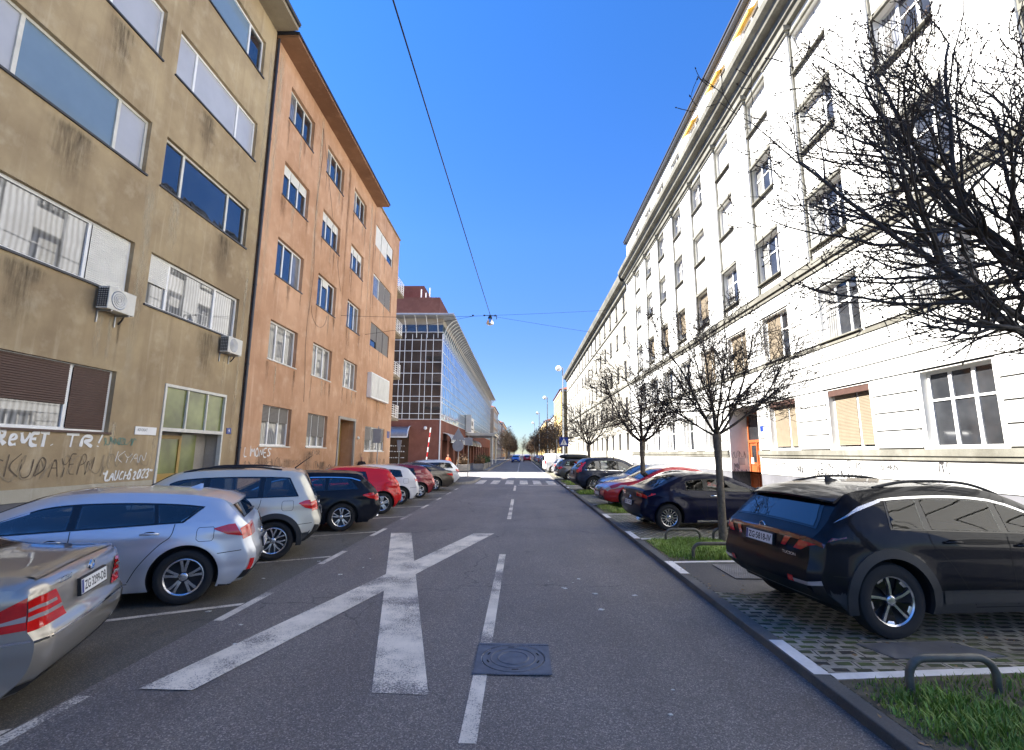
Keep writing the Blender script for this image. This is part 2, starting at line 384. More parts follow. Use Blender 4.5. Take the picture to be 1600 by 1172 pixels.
sheet('junction_surface', M['junction'], -8.29, 2.44, 36.95, 50.9, .0035)
b = MB(); b.box(-8.3, -3.5, 46.0, 51, -.02, 0); struct(b, 'cross_street_mouth', M['lot'])
SW = .13
b = MB(); b.box(-10, -8.45, -14, 29.7, -.02, SW)
b.box(-10, -8.45, 29.7, 36.9, -.02, SW)
struct(b, 'left_pavement', M['walk'])
b = MB(); b.box(-8.45, -8.3, -14, 29.7, -.02, SW+.01)
struct(b, 'left_kerb', M['stone'])
# pavement nose at the corner by the zebra crossing
b = MB(); poly = [(-8.44, 29.72)] + [(-3.15-1.4+1.4*math.cos(a), 31.1+1.4*math.sin(a)) for a in [R_(-90+9*i) for i in range(11)]] + \
    [(-3.1-1.2+1.2*math.cos(a), 35.7+1.2*math.sin(a)) for a in [R_(9*i) for i in range(11)]] + [(-8.44, 36.9)]
n = len(poly); b.add([(x, y, SW) for x, y in poly]+[(x, y, -.02) for x, y in poly], [tuple(range(n))]+[(i, i+n, (i+1) % n+n, (i+1) % n) for i in range(n)])
struct(b, 'corner_pavement', M['lot'])
b = MB()
ring = [(x, y) for x, y in poly[1:-1]]
for (x0, y0), (x1, y1) in zip(ring, ring[1:]):
    d = Vector((x1-x0, y1-y0)); 
    if d.length < .01: continue
    nn = Vector((d.y, -d.x)).normalized()*.13
    b.add([(x0, y0, SW+.006), (x1, y1, SW+.006), (x1+nn.x, y1+nn.y, SW+.006), (x0+nn.x, y0+nn.y, SW+.006), (x0+nn.x, y0+nn.y, -.02), (x1+nn.x, y1+nn.y, -.02)], [(0, 3, 2, 1), (3, 4, 5, 2)])
struct(b, 'corner_kerb', M['stone'])
b = MB(); b.box(-8.8, -3.7, 51, 400, -.02, SW); b.box(-30, -8.8, 50.2, 51.4, -.02, SW); struct(b, 'hotel_pavement', M['walk'])
b = MB(); b.box(-3.7, -3.52, 51, 400, -.02, SW+.01); struct(b, 'hotel_kerb', M['stone'])
# right: kerb with painted lengths, turf-paver bays, tree strips, pavement
b = MB(); b.box(2.45, 2.60, -14, 140, -.02, .085); struct(b, 'right_kerb', M['kerb_dark'], bevel=.012)
b = MB(); b.box(2.61, 7.6, -14, 140, -.02, .07); struct(b, 'parking_bays', M['paver'])
b = MB(); b.box(7.6, 7.75, -14, 140, -.02, .17); b.box(7.75, 11.7, -14, 140, -.02, .16); struct(b, 'right_pavement', M['walk'])
b = MB(); b.box(2.62, 13, 140, 400, -.02, .16); struct(b, 'far_right_pavement', M['walk'])
b = MB()
for y0, y1 in [(4.4, 5.15), (7.8, 8.66), (10.87, 11.85), (14.24, 15.15), (23.9, 24.5), (26.2, 26.9), (28.3, 28.9)]:
    b.add([(2.462, y0, .089), (2.60, y0+.0, .089), (2.60, y1, .089), (2.462, y1, .089)], [(0, 1, 2, 3)])
struct(b, 'kerb_paint', M['kpaint'])
b = MB()
for y, x1 in [(4.40, 7.4), (8.66, 7.3), (10.9, 7.3), (15.2, 7.3), (17.95, 7.3), (23.9, 7.3), (26.4, 7.3), (28.4, 7.3)]:
    k = .11; b.quad((2.62, y-.055, .074), (x1, y-.055+k*(x1-2.6), .074), (x1, y+.055+k*(x1-2.6), .074), (2.62, y+.055, .074))
struct(b, 'bay_lines', M['kpaint'])
GR = [(-1.5, 4.33, 5.0), (8.74, 10.83, 5.4), (15.28, 17.88, 5.4), (22.2, 23.83, 4.9), (28.6, 33.2, 4.9)]
b = MB()
for y0, y1, x1 in GR:
    k = .11; b.quad((2.615, y0, .074), (x1+1.6, y0+k*(x1-1), .074), (x1+1.6, y1+k*(x1-1), .074), (2.615, y1, .074))
struct(b, 'tree_strip_soil', M['soil'])
b = MB(); b.add([(2.62, 6.9, .074), (3.0, 6.75, .074), (3.55, 7.0, .074), (3.9, 7.5, .074), (4.2, 8.3, .074), (4.1, 8.72, .074), (2.62, 8.58, .074)], [tuple(range(7))])
struct(b, 'asphalt_patch', M['newtar'])
# road markings
b = MB(); b.quad((-1.19, 4.15, .004), (-.73, 4.13, .004), (-2.62, 11.8, .004), (-3.1, 11.77, .004)); struct(b, 'road_marking', M['rpaint'])
b = MB(); b.quad((-3.07, 4.14, .008), (-2.63, 4.13, .008), (-.64, 11.83, .008), (-1.13, 11.8, .008)); struct(b, 'road_marking', M['rpaint'])
b = MB()
for y0, y1 in [(3.5, 9.5), (14.4, 20.5), (25, 28.9)] + [(38+5*i, 41.5+5*i) for i in range(30)]:
    b.quad((-.41, y0, .004), (-.29, y0, .004), (-.29, y1, .004), (-.41, y1, .004))
struct(b, 'centre_line', M['rpaint'])
b = MB()
for x0 in (-2.9, -1.95, -1.02, -.1, .77, 1.68): b.quad((x0, 30.2, .004), (x0+.52, 30.2, .004), (x0+.52, 34.2, .004), (x0, 34.2, .004))
b.quad((-.2, 29.2, .004), (2.3, 29.2, .004), (2.3, 29.5, .004), (-.2, 29.5, .004))
struct(b, 'zebra_crossing', M['rpaint'])
b = MB(); b.quad((2.2, 40, .004), (2.32, 40, .004), (2.32, 130, .004), (2.2, 130, .004)); struct(b, 'edge_line', M['rpaint'])
b = MB()
for i in range(-1, 8):
    y = 5.72+2.8*i
    b.quad((-3.49, y, .004), (-3.38, y, .004), (-3.36, y+1.1, .004), (-3.47, y+1.1, .004))
    c, s = math.cos(R_(29)), math.sin(R_(29)); px, py = -3.5, y+.6
    b.quad((px, py-.05, .004), (px, py+.05, .004), (px-5.2*c, py-5.2*s+.05, .004), (px-5.2*c, py-5.2*s-.05, .004))
struct(b, 'parking_lines', M['rpaint2'])
# grass in the tree strips
def grass_mat():
    m, t, b = nodes('grass_blades')
    at = t.nodes.new('ShaderNodeAttribute'); at.attribute_name = 'tone'
    c = ramp(t, at.outputs['Fac'], [(0, (.12, .13, .022)), (.4, (.19, .29, .032)), (.75, (.30, .43, .06)), (.9, (.5, .46, .18)), (1, (.55, .44, .22))])
    t.links.new(c, b.inputs['Base Color']); setp(b, Roughness=.6)
    b.inputs['Subsurface Weight'].default_value = 0
    return m
M['grass'] = grass_mat()
def grass(y0, y1, x0, x1, n, h, k=.11):
    rr = random.Random(int(y0*10)); vs, fs, tn = [], [], []
    cl = [(rr.uniform(x0, x1), rr.uniform(y0, y1), rr.uniform(.08, .4), rr.random()) for _ in range(90)]
    for _ in range(n):
        x = rr.uniform(x0, x1); y = rr.uniform(y0, y1)+k*(x-2.6)
        lush = 0; tone = rr.random()*.5
        for cx, cy, r, tt in cl:
            d = (x-cx)**2+(y-cy)**2
            if d < r*r: lush += 1; tone = max(tone*.8, tt*.9)
        if lush == 0 and rr.random() < .72: continue
        e = min(x-x0, 1)*3
        hh = h*rr.uniform(.4, 1.15)*(1+.25*min(lush, 3))*min(1, .45+e)
        a = rr.uniform(0, 6.28); bw = rr.uniform(.003, .007)*(1+.4*(n < 9000)); dx, dy = math.cos(a), math.sin(a)
        ln = rr.uniform(.1, .9)*hh; a2 = a+rr.uniform(-.5, .5)+1.57; lx, ly = math.cos(a2)*ln, math.sin(a2)*ln
        i = len(vs)
        vs += [(x-dx*bw, y-dy*bw, .07), (x+dx*bw, y+dy*bw, .07), (x+lx*.35-dx*bw*.8, y+ly*.35-dy*bw*.8, .07+hh*.6), (x+lx*.35+dx*bw*.8, y+ly*.35+dy*bw*.8, .07+hh*.6), (x+lx, y+ly, .07+hh*.95)]
        fs += [(i, i+1, i+3, i+2), (i+2, i+3, i+4)]; tn += [min(1, tone*.7+.3*rr.random())]*5
    me = bpy.data.meshes.new('grass'); me.from_pydata(vs, [], fs); me.materials.append(M['grass'])
    at = me.attributes.new('tone', 'FLOAT', 'POINT'); at.data.foreach_set('value', tn)
    o = bpy.data.objects.new('grass', me); COL.objects.link(o); o['kind'] = 'stuff'
for (y0, y1, x1), n, h in zip(GR, (42000, 26000, 16000, 7000, 9000), (.062, .06, .07, .085, .085)):
    grass(max(y0, 1.0), y1-.05, 2.66, x1+1.2, n, h)
# manhole, drain grate, inspection slab
t_ = thing('manhole_cover', 'round cast iron cover in a square ribbed frame set in the road', 'manhole', (-.07, 4.83, 0))
b = MB(); F4 = frame((-.07, 4.83, 0), (1, 0, 0), (0, 1, 0))
f0, f1 = .325, .345
for i in range(48):      # ribbed square frame with a round hole
    a0, a1 = 2*math.pi*i/48, 2*math.pi*(i+1)/48
    def sq(a):
        c, s = math.cos(a), math.sin(a); k = f1/max(abs(c), abs(s)); return (-.07+c*k, 4.83+s*k)
    q0, q1 = sq(a0), sq(a1)
    b.quad((-.07+.30*math.cos(a0), 4.83+.30*math.sin(a0), .011), q0+(.011,), q1+(.011,), (-.07+.30*math.cos(a1), 4.83+.30*math.sin(a1), .011))
for i in range(26):
    x = -.07-.33+i*.0264
    for y0, y1 in ((4.83-.335, 4.83-.29), (4.83+.29, 4.83+.335)):
        if abs(x+.07) > .12: b.box(x, x+.012, y0, y1, .0112, .016)
b.build('frame', M['cast_iron'], t_)
b = MB(); b.lathe([(.0001, .013), (.13, .013), (.135, .017), (.145, .017), (.15, .013), (.20, .012), (.205, .016), (.213, .016), (.218, .012), (.288, .012), (.293, .004)], 48, (-.07, 4.83, 0))
ld = b.build('lid', M['cast_iron'], t_, smooth=30)
b = MB()
for a in (20, 95, 160, 200, 275, 340):
    c, s = math.cos(R_(a)), math.sin(R_(a)); x, y = -.07+.245*c, 4.83+.245*s
    b = MB(); b.add([(x-s*.03-c*.008, y+c*.03-s*.008, .0135), (x+s*.03-c*.008, y-c*.03-s*.008, .0135), (x+s*.03+c*.008, y-c*.03+s*.008, .0135), (x-s*.03+c*.008, y+c*.03+s*.008, .0135)], [(0, 1, 2, 3)]); b.build('slot', M['dark'], ld)
t_ = thing('drain_grate', 'pale metal drain grate beside the rear of the black off-roader', 'drain', (3.45, 8.0, .07))
b = MB(); b.box(3.2, 3.75, 7.55, 8.45, .07, .078); b.build('pit', M['dark'], t_)
b = MB()
for i in range(16): b.box(3.2+i*.0347, 3.2+i*.0347+.017, 7.55, 8.45, .079, .09)
for i in range(12): b.box(3.2, 3.745, 7.55+i*.08, 7.55+i*.08+.016, .079, .0885)
b.build('bars', M['stone'], t_)
t_ = thing('inspection_cover', 'wet grey inspection slab among the turf pavers in front of the hoop rail', 'cover', (3.85, 4.95, .07))
b = MB(); b.add([(3.3, 5.12, .078), (3.42, 4.78, .078), (4.5, 4.86, .078), (4.25, 5.22, .078), (3.3, 5.12, .07), (3.42, 4.78, .07), (4.5, 4.86, .07), (4.25, 5.22, .07)], [(0, 1, 2, 3), (0, 4, 5, 1), (1, 5, 6, 2), (2, 6, 7, 3), (3, 7, 4, 0)])
b.build('slab', flat('wet_slab', (.14, .14, .14), .3, var=.3), t_)
rl = random.Random(17); b = MB()
for x0, x1, y0, y1, n in ((2.7, 6, 1.5, 4.3, 130), (2.7, 6, 4.5, 8.6, 200), (2.7, 5.5, 8.8, 11, 110), (2.7, 6, 11, 15, 130), (2.5, 2.66, 2, 14, 60)):
    for _ in range(n):
        p = Vector((rl.uniform(x0, x1), rl.uniform(y0, y1), .078+rl.uniform(0, .03 if n != 200 else .006))); a = Vector((rl.gauss(0, 1), rl.gauss(0, 1), rl.gauss(0, .25))).normalized()*rl.uniform(.01, .028); c_ = Vector((-a.y, a.x, rl.gauss(0, .006)))*rl.uniform(.4, .8)
        b.add([p-a, p-c_+a*.1, p+a, p+c_+a*.1], [(0, 1, 2, 3)])
o = b.build('fallen_leaves', flat('dry_leaf', (.24, .15, .07), .85, var=.5, scale=9), None); o['kind'] = 'stuff'
rr = random.Random(5); 
def litter(nm, n, x0, x1, y0, y1, z):
    for i in range(n):
        x, y = rr.uniform(x0, x1), rr.uniform(y0, y1); s = rr.uniform(.012, .035); a = rr.uniform(0, 6)
        b = MB(); q = [(x+s*math.cos(a+k*1.57+rr.uniform(-.3, .3))*(1.6 if k % 2 else 1), y+s*math.sin(a+k*1.57), z+.002+rr.uniform(0, .008)) for k in range(4)]
        b.add(q+[(p[0], p[1], z+.0005) for p in q], [(0, 1, 2, 3), (0, 4, 5, 1), (1, 5, 6, 2), (2, 6, 7, 3), (3, 7, 4, 0)])
        tag(b.build('litter', M['offwhite'], None), 'tiny pale scrap of litter on the asphalt', 'litter', 'scraps of litter on the ground')
litter('litter', 9, -3.9, -2.2, 4.5, 9, 0); litter('litter', 10, .3, 2.3, 3.2, 8, 0)
# ------------------------------------------------------------------ buildings
M['b1'] = stucco('brown_render', (.43, .335, .20), (.27, .20, .12), (.52, .44, .31), .65)
M['b2'] = stucco('orange_render', (.58, .355, .22), (.41, .23, .13), (.66, .47, .335), .6)
M['white_wall'] = stucco('white_render', (.74, .735, .70), (.66, .65, .60), (.78, .77, .75), .2, 90, .12)
M['white_trim'] = flat('white_stone_trim', (.70, .70, .675), .85, var=.06, bmp=.1)
M['stone_trim'] = stucco('weathered_trim_stone', (.21, .205, .175), (.12, .115, .095), (.28, .275, .245), .6, 60, .15)
M['grey_plinth'] = stucco('grey_plinth', (.16, .16, .175), (.11, .11, .12), (.21, .21, .22), .3)
M['joint'] = flat('sooty_joint', (.06, .058, .055), .95, var=.4, scale=2)  # dark tone standing in for shade inside the wall grooves
M['recess'] = stucco('grey_reveal', (.42, .39, .34), (.3, .27, .23), (.5, .47, .42), .4)
M['cream'] = stucco('cream_plinth', (.50, .46, .36), (.36, .32, .24), (.6, .57, .48), .5)
M['brick'] = stucco('red_brown_tile', (.245, .105, .075), (.18, .075, .055), (.29, .135, .10), .2, 50)
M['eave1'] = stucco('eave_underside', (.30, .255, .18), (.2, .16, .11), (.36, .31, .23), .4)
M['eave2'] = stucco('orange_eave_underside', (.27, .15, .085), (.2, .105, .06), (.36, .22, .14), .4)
M['roof'] = flat('roof_tiles', (.22, .07, .04), .85, var=.35, scale=5)
M['metal_roof'] = flat('roof_flashing', (.05, .052, .06), .5, .4)
def facade(mb, fr, u0, u1, z0, z1, holes, depth=.2, back=True):
    """wall sheet with rectangular openings (u0,u1,z0,z1) and their reveals"""
    us = sorted({u0, u1} | {h[0] for h in holes} | {h[1] for h in holes}); zs = sorted({z0, z1} | {h[2] for h in holes} | {h[3] for h in holes})
    for a, b in zip(us, us[1:]):
        for c, d in zip(zs, zs[1:]):
            mu, mz = (a+b)/2, (c+d)/2
            if any(h[0] < mu < h[1] and h[2] < mz < h[3] for h in holes): continue
            mb.quad(fr(a, c), fr(b, c), fr(b, d), fr(a, d))
    for h in holes:
        a, b, c, d = h[:4]; dp = h[4] if len(h) > 4 else depth
        mb.quad(fr(a, c), fr(a, d), fr(a, d, -dp), fr(a, c, -dp)); mb.quad(fr(b, d), fr(b, c), fr(b, c, -dp), fr(b, d, -dp))
        mb.quad(fr(a, d), fr(b, d), fr(b, d, -dp), fr(a, d, -dp)); mb.quad(fr(b, c), fr(a, c), fr(a, c, -dp), fr(b, c, -dp))
        if back: mb.quad(fr(a-.02, c-.02, -dp-.01), fr(b+.02, c-.02, -dp-.01), fr(b+.02, d+.02, -dp-.01), fr(a-.02, d+.02, -dp-.01))
def slats(mb, fr, u0, u1, z0, z1, n, pitch=.05):
    k = max(2, int((z1-z0)/pitch)); rows = []
    for i in range(k):
        a = z0+(z1-z0)*i/k; b_ = z0+(z1-z0)*(i+1)/k
        rows += [[fr(u0, a, n-.012), fr(u1, a, n-.012)], [fr(u0, a+(b_-a)*.25, n), fr(u1, a+(b_-a)*.25, n)], [fr(u0, a+(b_-a)*.85, n), fr(u1, a+(b_-a)*.85, n)]]
    rows.append([fr(u0, z1, n-.012), fr(u1, z1, n-.012)])
    mb.grid(rows)
def window(fr, parent, u0, u1, z0, z1, splits=(), panes=('glass',), dep=.12, fw=.06, mat='white', sill=None, rails=(), silld=.08, name='window'):
    """frame mesh with mullions at splits (fractions), one kind of pane per bay; each pane a sub-part"""
    f = MB(); n0, n1 = -dep, -dep+.06
    f.fbox(fr, u0, u1, z0, z0+fw, n0, n1); f.fbox(fr, u0, u1, z1-fw, z1, n0, n1)
    f.fbox(fr, u0, u0+fw, z0+fw, z1-fw, n0, n1); f.fbox(fr, u1-fw, u1, z0+fw, z1-fw, n0, n1)
    xs = [u0+fw*.5]+[u0+(u1-u0)*s for s in splits]+[u1-fw*.5]
    for x in xs[1:-1]: f.fbox(fr, x-fw*.6, x+fw*.6, z0+fw, z1-fw, n0, n1-.002)
    for i, (a, b_) in enumerate(zip(xs, xs[1:])):
        for r in rails:
            z = z0+(z1-z0)*r; f.fbox(fr, a+fw*.55, b_-fw*.55, z-fw*.35, z+fw*.35, n0+.004, n1-.006)
    wo = f.build(name, M[mat], parent)
    for i, (a, b_) in enumerate(zip(xs, xs[1:])):
        k = panes[i % len(panes)]; sh = None
        if isinstance(k, tuple): sh, k = k, 'glass' if len(k) < 3 else k[2]
        g = MB(); nn = n0+.022; g.fbox(fr, a+fw*.3, b_-fw*.3, z0+fw*.5, z1-fw*.5, nn-.012, nn)
        if k: g.build('pane', M[k], wo)
        if sh:
            s = MB(); slats(s, fr, a+fw*.5+.01, b_-fw*.5-.01, z1-(z1-z0)*sh[1], z1-.02, n1+.02)
            s.build('shutter', M[sh[0]], wo)
    if sill:
        s = MB(); s.fbox(fr, u0-.05, u1+.05, z0-.05, z0-.003, -dep+.03, silld); s.build('sill', M[sill], wo)
    return wo
def shut(fr, parent, u0, u1, z0, z1, split, mat, dep=.14, frac=1., lower='glass'):
    return window(fr, parent, u0, u1, z0, z1, split, tuple((mat, frac, lower) for _ in range(len(split)+1)), dep)
FL = frame((-10, 0, 0), (0, 1, 0), (1, 0, 0))            # left street front, u = distance along the street
# ---- house 1, brown render
h1 = thing('apartment_house', 'brown rendered apartment house with wide strip windows and graffiti above a cream plinth', 'house', (-10, 9, 0))
ops = {(r, c): (a, b_, z, z2) for r, (z, z2) in enumerate(((2.33, 3.82), (5.75, 7.2), (9.15, 10.65), (12.6, 14.1), (16.1, 17.6))) for c, (a, b_) in enumerate(((1.9, 6.0), (7.35, 11.42), (11.98, 16.05))) if not (r == 0 and c == 2)}
door_op = (13.06, 15.86, .13, 3.77, .25)
wl = MB(); U0, U1 = -6, 16.72
facade(wl, FL, U0, U1, 1.02, 18.75, list(ops.values())+[(13.06, 15.86, 1.02, 3.77, .60)], .21)
wl.quad(FL(U1, 0, 0), FL(U1, 0, -12), FL(U1, 18.75, -12), FL(U1, 18.75, 0))
wl.quad(FL(U0, 0, -12), FL(U0, 0, 0), FL(U0, 18.75, 0), FL(U0, 18.75, -12)); wl.quad(FL(U0, 0, -12), FL(U1, 0, -12), FL(U1, 18.75, -12), FL(U0, 18.75, -12))
wl.build('wall', M['b1'], h1)
pl = MB(); facade(pl, FL, U0, U1, 0, 1.0, [(13.06, 15.86, 0, 1.0, .55)], .25, False)
pl.build('base_wall', M['grey_plinth'], h1)
pl = MB(); pl.fbox(FL, U0, 13.0, .86, 1.12, 0, .025); pl.build('plinth_band', M['cream'], h1)
ev = MB(); ev.add([FL(U0, 18.75, .9), FL(U1-.06, 18.75, .9), FL(U1-.06, 18.75, 0), FL(U0, 18.75, 0)], [(0, 1, 2, 3)])
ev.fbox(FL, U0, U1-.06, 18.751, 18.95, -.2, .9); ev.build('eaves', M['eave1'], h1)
ev = MB(); ev.tube([FL(U0, 18.97, .95), FL(U1-.1, 18.97, .95)], .075, 10); ev.build('gutter', M['metal_roof'], h1, smooth=40)
ev = MB(); ev.add([FL(U0, 18.96, .95), FL(U1, 18.96, .95), FL(U1, 21.2, -6), FL(U0, 21.2, -6), FL(U1, 18.96, -12.5), FL(U0, 18.96, -12.5)], [(0, 1, 2, 3), (3, 2, 4, 5), (1, 4, 2), (0, 3, 5)]); ev.build('roof', M['roof'], h1)
def b1w(r, c, splits, panes, **k):
    a, b_, z, z2 = ops[(r, c)]; return window(FL, h1, a, b_, z, z2, splits, panes, .17, .07, sill='metal_roof' if r else 'brown_shutter', silld=.05, **k)
b1w(0, 1, (.735,), (('brown_shutter', .62, 'curtain'), ('brown_shutter', .97)))
b1w(1, 1, (.715,), ('curtain', ('white_shutter', .98)))
b1w(2, 1, (.2, .78), ('pale_blind', 'blind', 'pale_blind'), mat='offwhite')
b1w(3, 1, (.2, .62), ('pale_blind', 'pale_blind', 'pale_blind'))
b1w(4, 1, (.22, .78), ('glass', 'glass', 'blind'))
b1w(1, 2, (.2, .71), (('white_shutter', .55, 'curtain'), 'curtain', 'curtain'))
b1w(2, 2, (.21, .74), ('glass', 'glass', 'glass'), mat='offwhite')
b1w(3, 2, (.21, .74), ('pale_blind', 'pale_blind', 'pale_blind'))
b1w(4, 2, (.22, .79), ('blind', 'blind', 'glass'))
for r in range(5): b1w(r, 0, (.22, .78), ('pale_blind', 'glass', 'blind'))
# entrance: glazed transom over a recess with an ochre door
en = MB(); a, b_ = 13.06, 15.86
for q in ((a, a+.07, .13, 3.77), (b_-.07, b_, .13, 3.77), (a+.07, b_-.07, 2.44, 2.54), (a+.07, b_-.07, 3.69, 3.77)): en.fbox(FL, *q, -.1, .03)
for x in (a+.98, a+1.88): en.fbox(FL, x-.025, x+.025, 2.54, 3.69, -.08, .01)
et = en.build('entrance_frame', M['offwhite'], h1)
g = MB(); g.fbox(FL, a+.05, b_-.05, 2.5, 3.72, -.06, -.045); g.build('transom_glass', M['green_glass'], et)
g = MB(); facade(g, FL, a, b_, .1, 2.5, [(a+.02, b_-.02, .13, 2.44, .52)], .52)
g.quad(FL(a, .14, 0), FL(b_, .14, 0), FL(b_, .14, -.52), FL(a, .14, -.52)); g.build('porch', M['recess'], h1)
dr = MB(); da, db = a+.06, a+1.5; n = -.42
for q in ((da, da+.1, .15, 2.35), (db-.1, db, .15, 2.35), (da+.1, db-.1, 2.25, 2.35), (da+.1, db-.1, 1.12, 1.24), (da+.1, db-.1, .15, .27)): dr.fbox(FL, *q, n-.06, n)
dr.fbox(FL, da+.1, db-.1, .27, 1.12, n-.05, n-.02); do = dr.build('door', M['door_tan'], h1)
g = MB(); g.fbox(FL, da+.1, db-.1, 1.24, 2.25, n-.04, n-.03); g.fbox(FL, db+.02, db+.7, .3, 2.4, n-.05, n-.035); g.build('door_glass', M['green_glass'], do)
g = MB(); g.tube([FL(db-.06, 1.05, n+.05), FL(db-.06, 1.25, n+.05)], .012, 8); g.build('handle', M['brass'], do)
def plaque(fr, u0, u1, z0, z1, n, m, name, label, cat, texts=(), ink='ink'):
    t = thing(name, label, cat, fr((u0+u1)/2, z0, n)); q = MB(); q.fbox(fr, u0, u1, z0, z1, n, n+.02)
    o = q.build('plate', M[m], t, bevel=.003)
    if texts:
        q = MB()
        for txt, a, z, w_, h_ in texts: put_text(q, txt, lambda x, y: fr(a+x, z+y, n+.0215), w_, h_)
        q.build('lettering', M[ink], o)
    return t
plaque(FL, 12.2, 12.92, 2.31, 2.52, .005, 'plate', 'name_plate', 'long white lawyer name plate reading ADVOKAT left of the green entrance', 'sign', (('ADVOKAT', 12.27, 2.40, .33, .075),))
plaque(FL, 16.05, 16.3, 2.48, 2.68, .005, 'blue', 'house_number', 'blue enamel house number 9 by the drainpipe on the brown house', 'house number', (('9', 16.14, 2.53, .07, .1),), 'white')
plaque(FL, 35.5, 36.15, 2.95, 3.45, .005, 'blue', 'street_sign', 'dark blue street name plate on the far corner of the orange house', 'sign')
dp = MB(); dp.tube([FL(16.79, 0.1, .07), FL(16.79, 18.5, .07)], .055, 10)
for z in (2, 5, 8, 11, 14, 17): dp.tube([FL(16.79, z, .07), FL(16.79, z+.05, .07)], .068, 10)
tag(dp.build('drainpipe', M['metal_roof'], None, smooth=40), 'dark drainpipe in the joint between the brown and the orange house', 'drainpipe')
def aircon(u, z, label):
    t = thing('air_conditioner', label, 'air conditioner', FL(u, z, 0), 'outdoor units of air conditioners')
    q = MB(); q.fbox(FL, u, u+.78, z, z+.54, .08, .36); bo = q.build('casing', M['offwhite'], t, bevel=.012)
    q = MB()
    for i in range(9): q.fbox(FL, u-.006, u-.001, z+.05+.05*i, z+.075+.05*i, .1, .34)
    for i in range(5): q.fbox(FL, u-.01, u-.006, z+.04, z+.50, .1+.055*i, .112+.055*i)
    q.build('side_grille', M['black'], t)
    q = MB(); c = FL(u+.3, z+.27, .362)
    rows = [[(c[0]+d, c[1]+r*math.cos(k*math.pi/16), c[2]+r*math.sin(k*math.pi/16)) for k in range(32)] for r, d in ((.001, .002), (.2, .004), (.215, .012), (.225, .0))]
    q.grid(rows, True)
    for r in (.05, .1, .15):
        q.grid([[(c[0]+d, c[1]+rr_*math.cos(k*math.pi/16), c[2]+rr_*math.sin(k*math.pi/16)) for k in range(32)] for rr_, d in ((r, .004), (r+.005, .012), (r+.01, .004))], True)
    q.build('fan_guard', M['steel'], t)
    q = MB()
    for x in (u+.12, u+.62): q = MB(); q.fbox(FL, x, x+.03, z-.04, z, 0, .36); q.fbox(FL, x, x+.03, z-.3, z-.04, 0, .03); q.build('bracket', M['steel'], t)
    q = MB(); q.tube([FL(u+.7, z+.05, .2), FL(u+.74, z-.1, .1), FL(u+.74, z-.2, .02)], .018, 6); q.build('hose', M['black'], t)
aircon(10.5, 5.17, 'white air conditioner under the white roller shutter of the brown house')
aircon(15.12, 5.12, 'white air conditioner nearest the drainpipe on the brown house')
# drip stains and washed streaks on the two left fronts
M['stain_light'] = stain('pale_lime_streak', (.55, .48, .34), .75); M['stain_dark'] = stain('dark_soot_streak', (.10, .075, .05), .7); M['stain_rust'] = stain('brown_drip', (.20, .10, .045), .75)
def drip(par, u, z0, z1, w_, m, n=.004):
    q = MB(); a, b_ = [], []; rq = random.Random(int(u*100+z0*10)); k = 10
    for i in range(k+1): f = i/k; z = z1+(z0-z1)*f; ww = w_*(.75+.5*rq.random())*(1-.25*f); x = u+rq.uniform(-.02, .02); q.v += [tuple(Vector(FL(x-ww/2, z, n))), tuple(Vector(FL(x+ww/2, z, n)))]
    for i in range(k): q.f.append([2*i, 2*i+1, 2*i+3, 2*i+2]); q.m.append(0)
    o = q.build('drip_stain', M[m], par); uv = o.data.uv_layers.new()
    for l in o.data.loops: uv.data[l.index].uv = (l.vertex_index % 2, 1-(l.vertex_index//2)/k)
for u, z0, z1, w_, m in ((11.72, 2.7, 9.0, .42, 'stain_light'), (10.75, 3.9, 5.1, .22, 'stain_light'), (11.05, 3.7, 5.15, .18, 'stain_light'), (11.3, 3.95, 5.6, .14, 'stain_dark'), (15.55, 3.9, 5.1, .16, 'stain_light'), (16.35, 1.2, 8.6, .28, 'stain_light'), (16.5, 9.5, 17.5, .3, 'stain_light'),
        (12.6, 7.4, 9.05, .5, 'stain_light'), (13.5, 10.9, 12.5, .9, 'stain_dark'), (12.2, 14.6, 16, .4, 'stain_dark'), (9.4, 7.5, 9.05, 1.2, 'stain_dark'), (8.9, 4.2, 5.65, 1.0, 'stain_dark'), (10.2, 10.9, 12.5, .8, 'stain_dark'), (14.6, 4.0, 5.65, 1.1, 'stain_dark'), (14.9, 7.5, 9.05, 1.0, 'stain_dark'), (11.55, 1.2, 2.6, .16, 'stain_light'), (12.9, 1.3, 2.3, .12, 'stain_light'), (8.3, 1.2, 2.2, 1.0, 'stain_dark')): drip(h1, u, z0, z1, w_, m)
# ---- house 2, orange render
h2 = thing('apartment_house', 'orange rendered apartment house with deep eaves beside the brown one', 'house', (-10, 26, 0))
rowz = ((2.12, 3.7), (5.53, 7.12), (9.0, 10.62), (12.5, 14.02), (16.02, 17.55)); cols = ((18.2, 20.55), (22.15, 24.45), (26.15, 28.35), (30.45, 34.8))
hol = [(a, b_, z, z2) for r, (z, z2) in enumerate(rowz) for c, (a, b_) in enumerate(cols) if not (r == 0 and c == 2) and not (r == 1 and c == 3)]
hol2 = [(a, b_, max(z-.15, 0), z2-.15) for a, b_, z, z2 in hol if a > 30]
wl = MB(); facade(wl, FL, 16.86, 30.35, .0, 18.6, [h for h in hol if h[0] < 30]+[(26.0, 28.5, .13, 3.75, .9)], .25)
facade(wl, FL, 30.35, 36.5, 0, 18.95, hol2, .18)
wl.quad(FL(36.5, 0, 0), FL(36.5, 0, -14), FL(36.5, 18.95, -14), FL(36.5, 18.95, 0)); wl.quad(FL(16.86, 0, -14), FL(16.86, 0, 0), FL(16.86, 18.6, 0), FL(16.86, 18.6, -14))
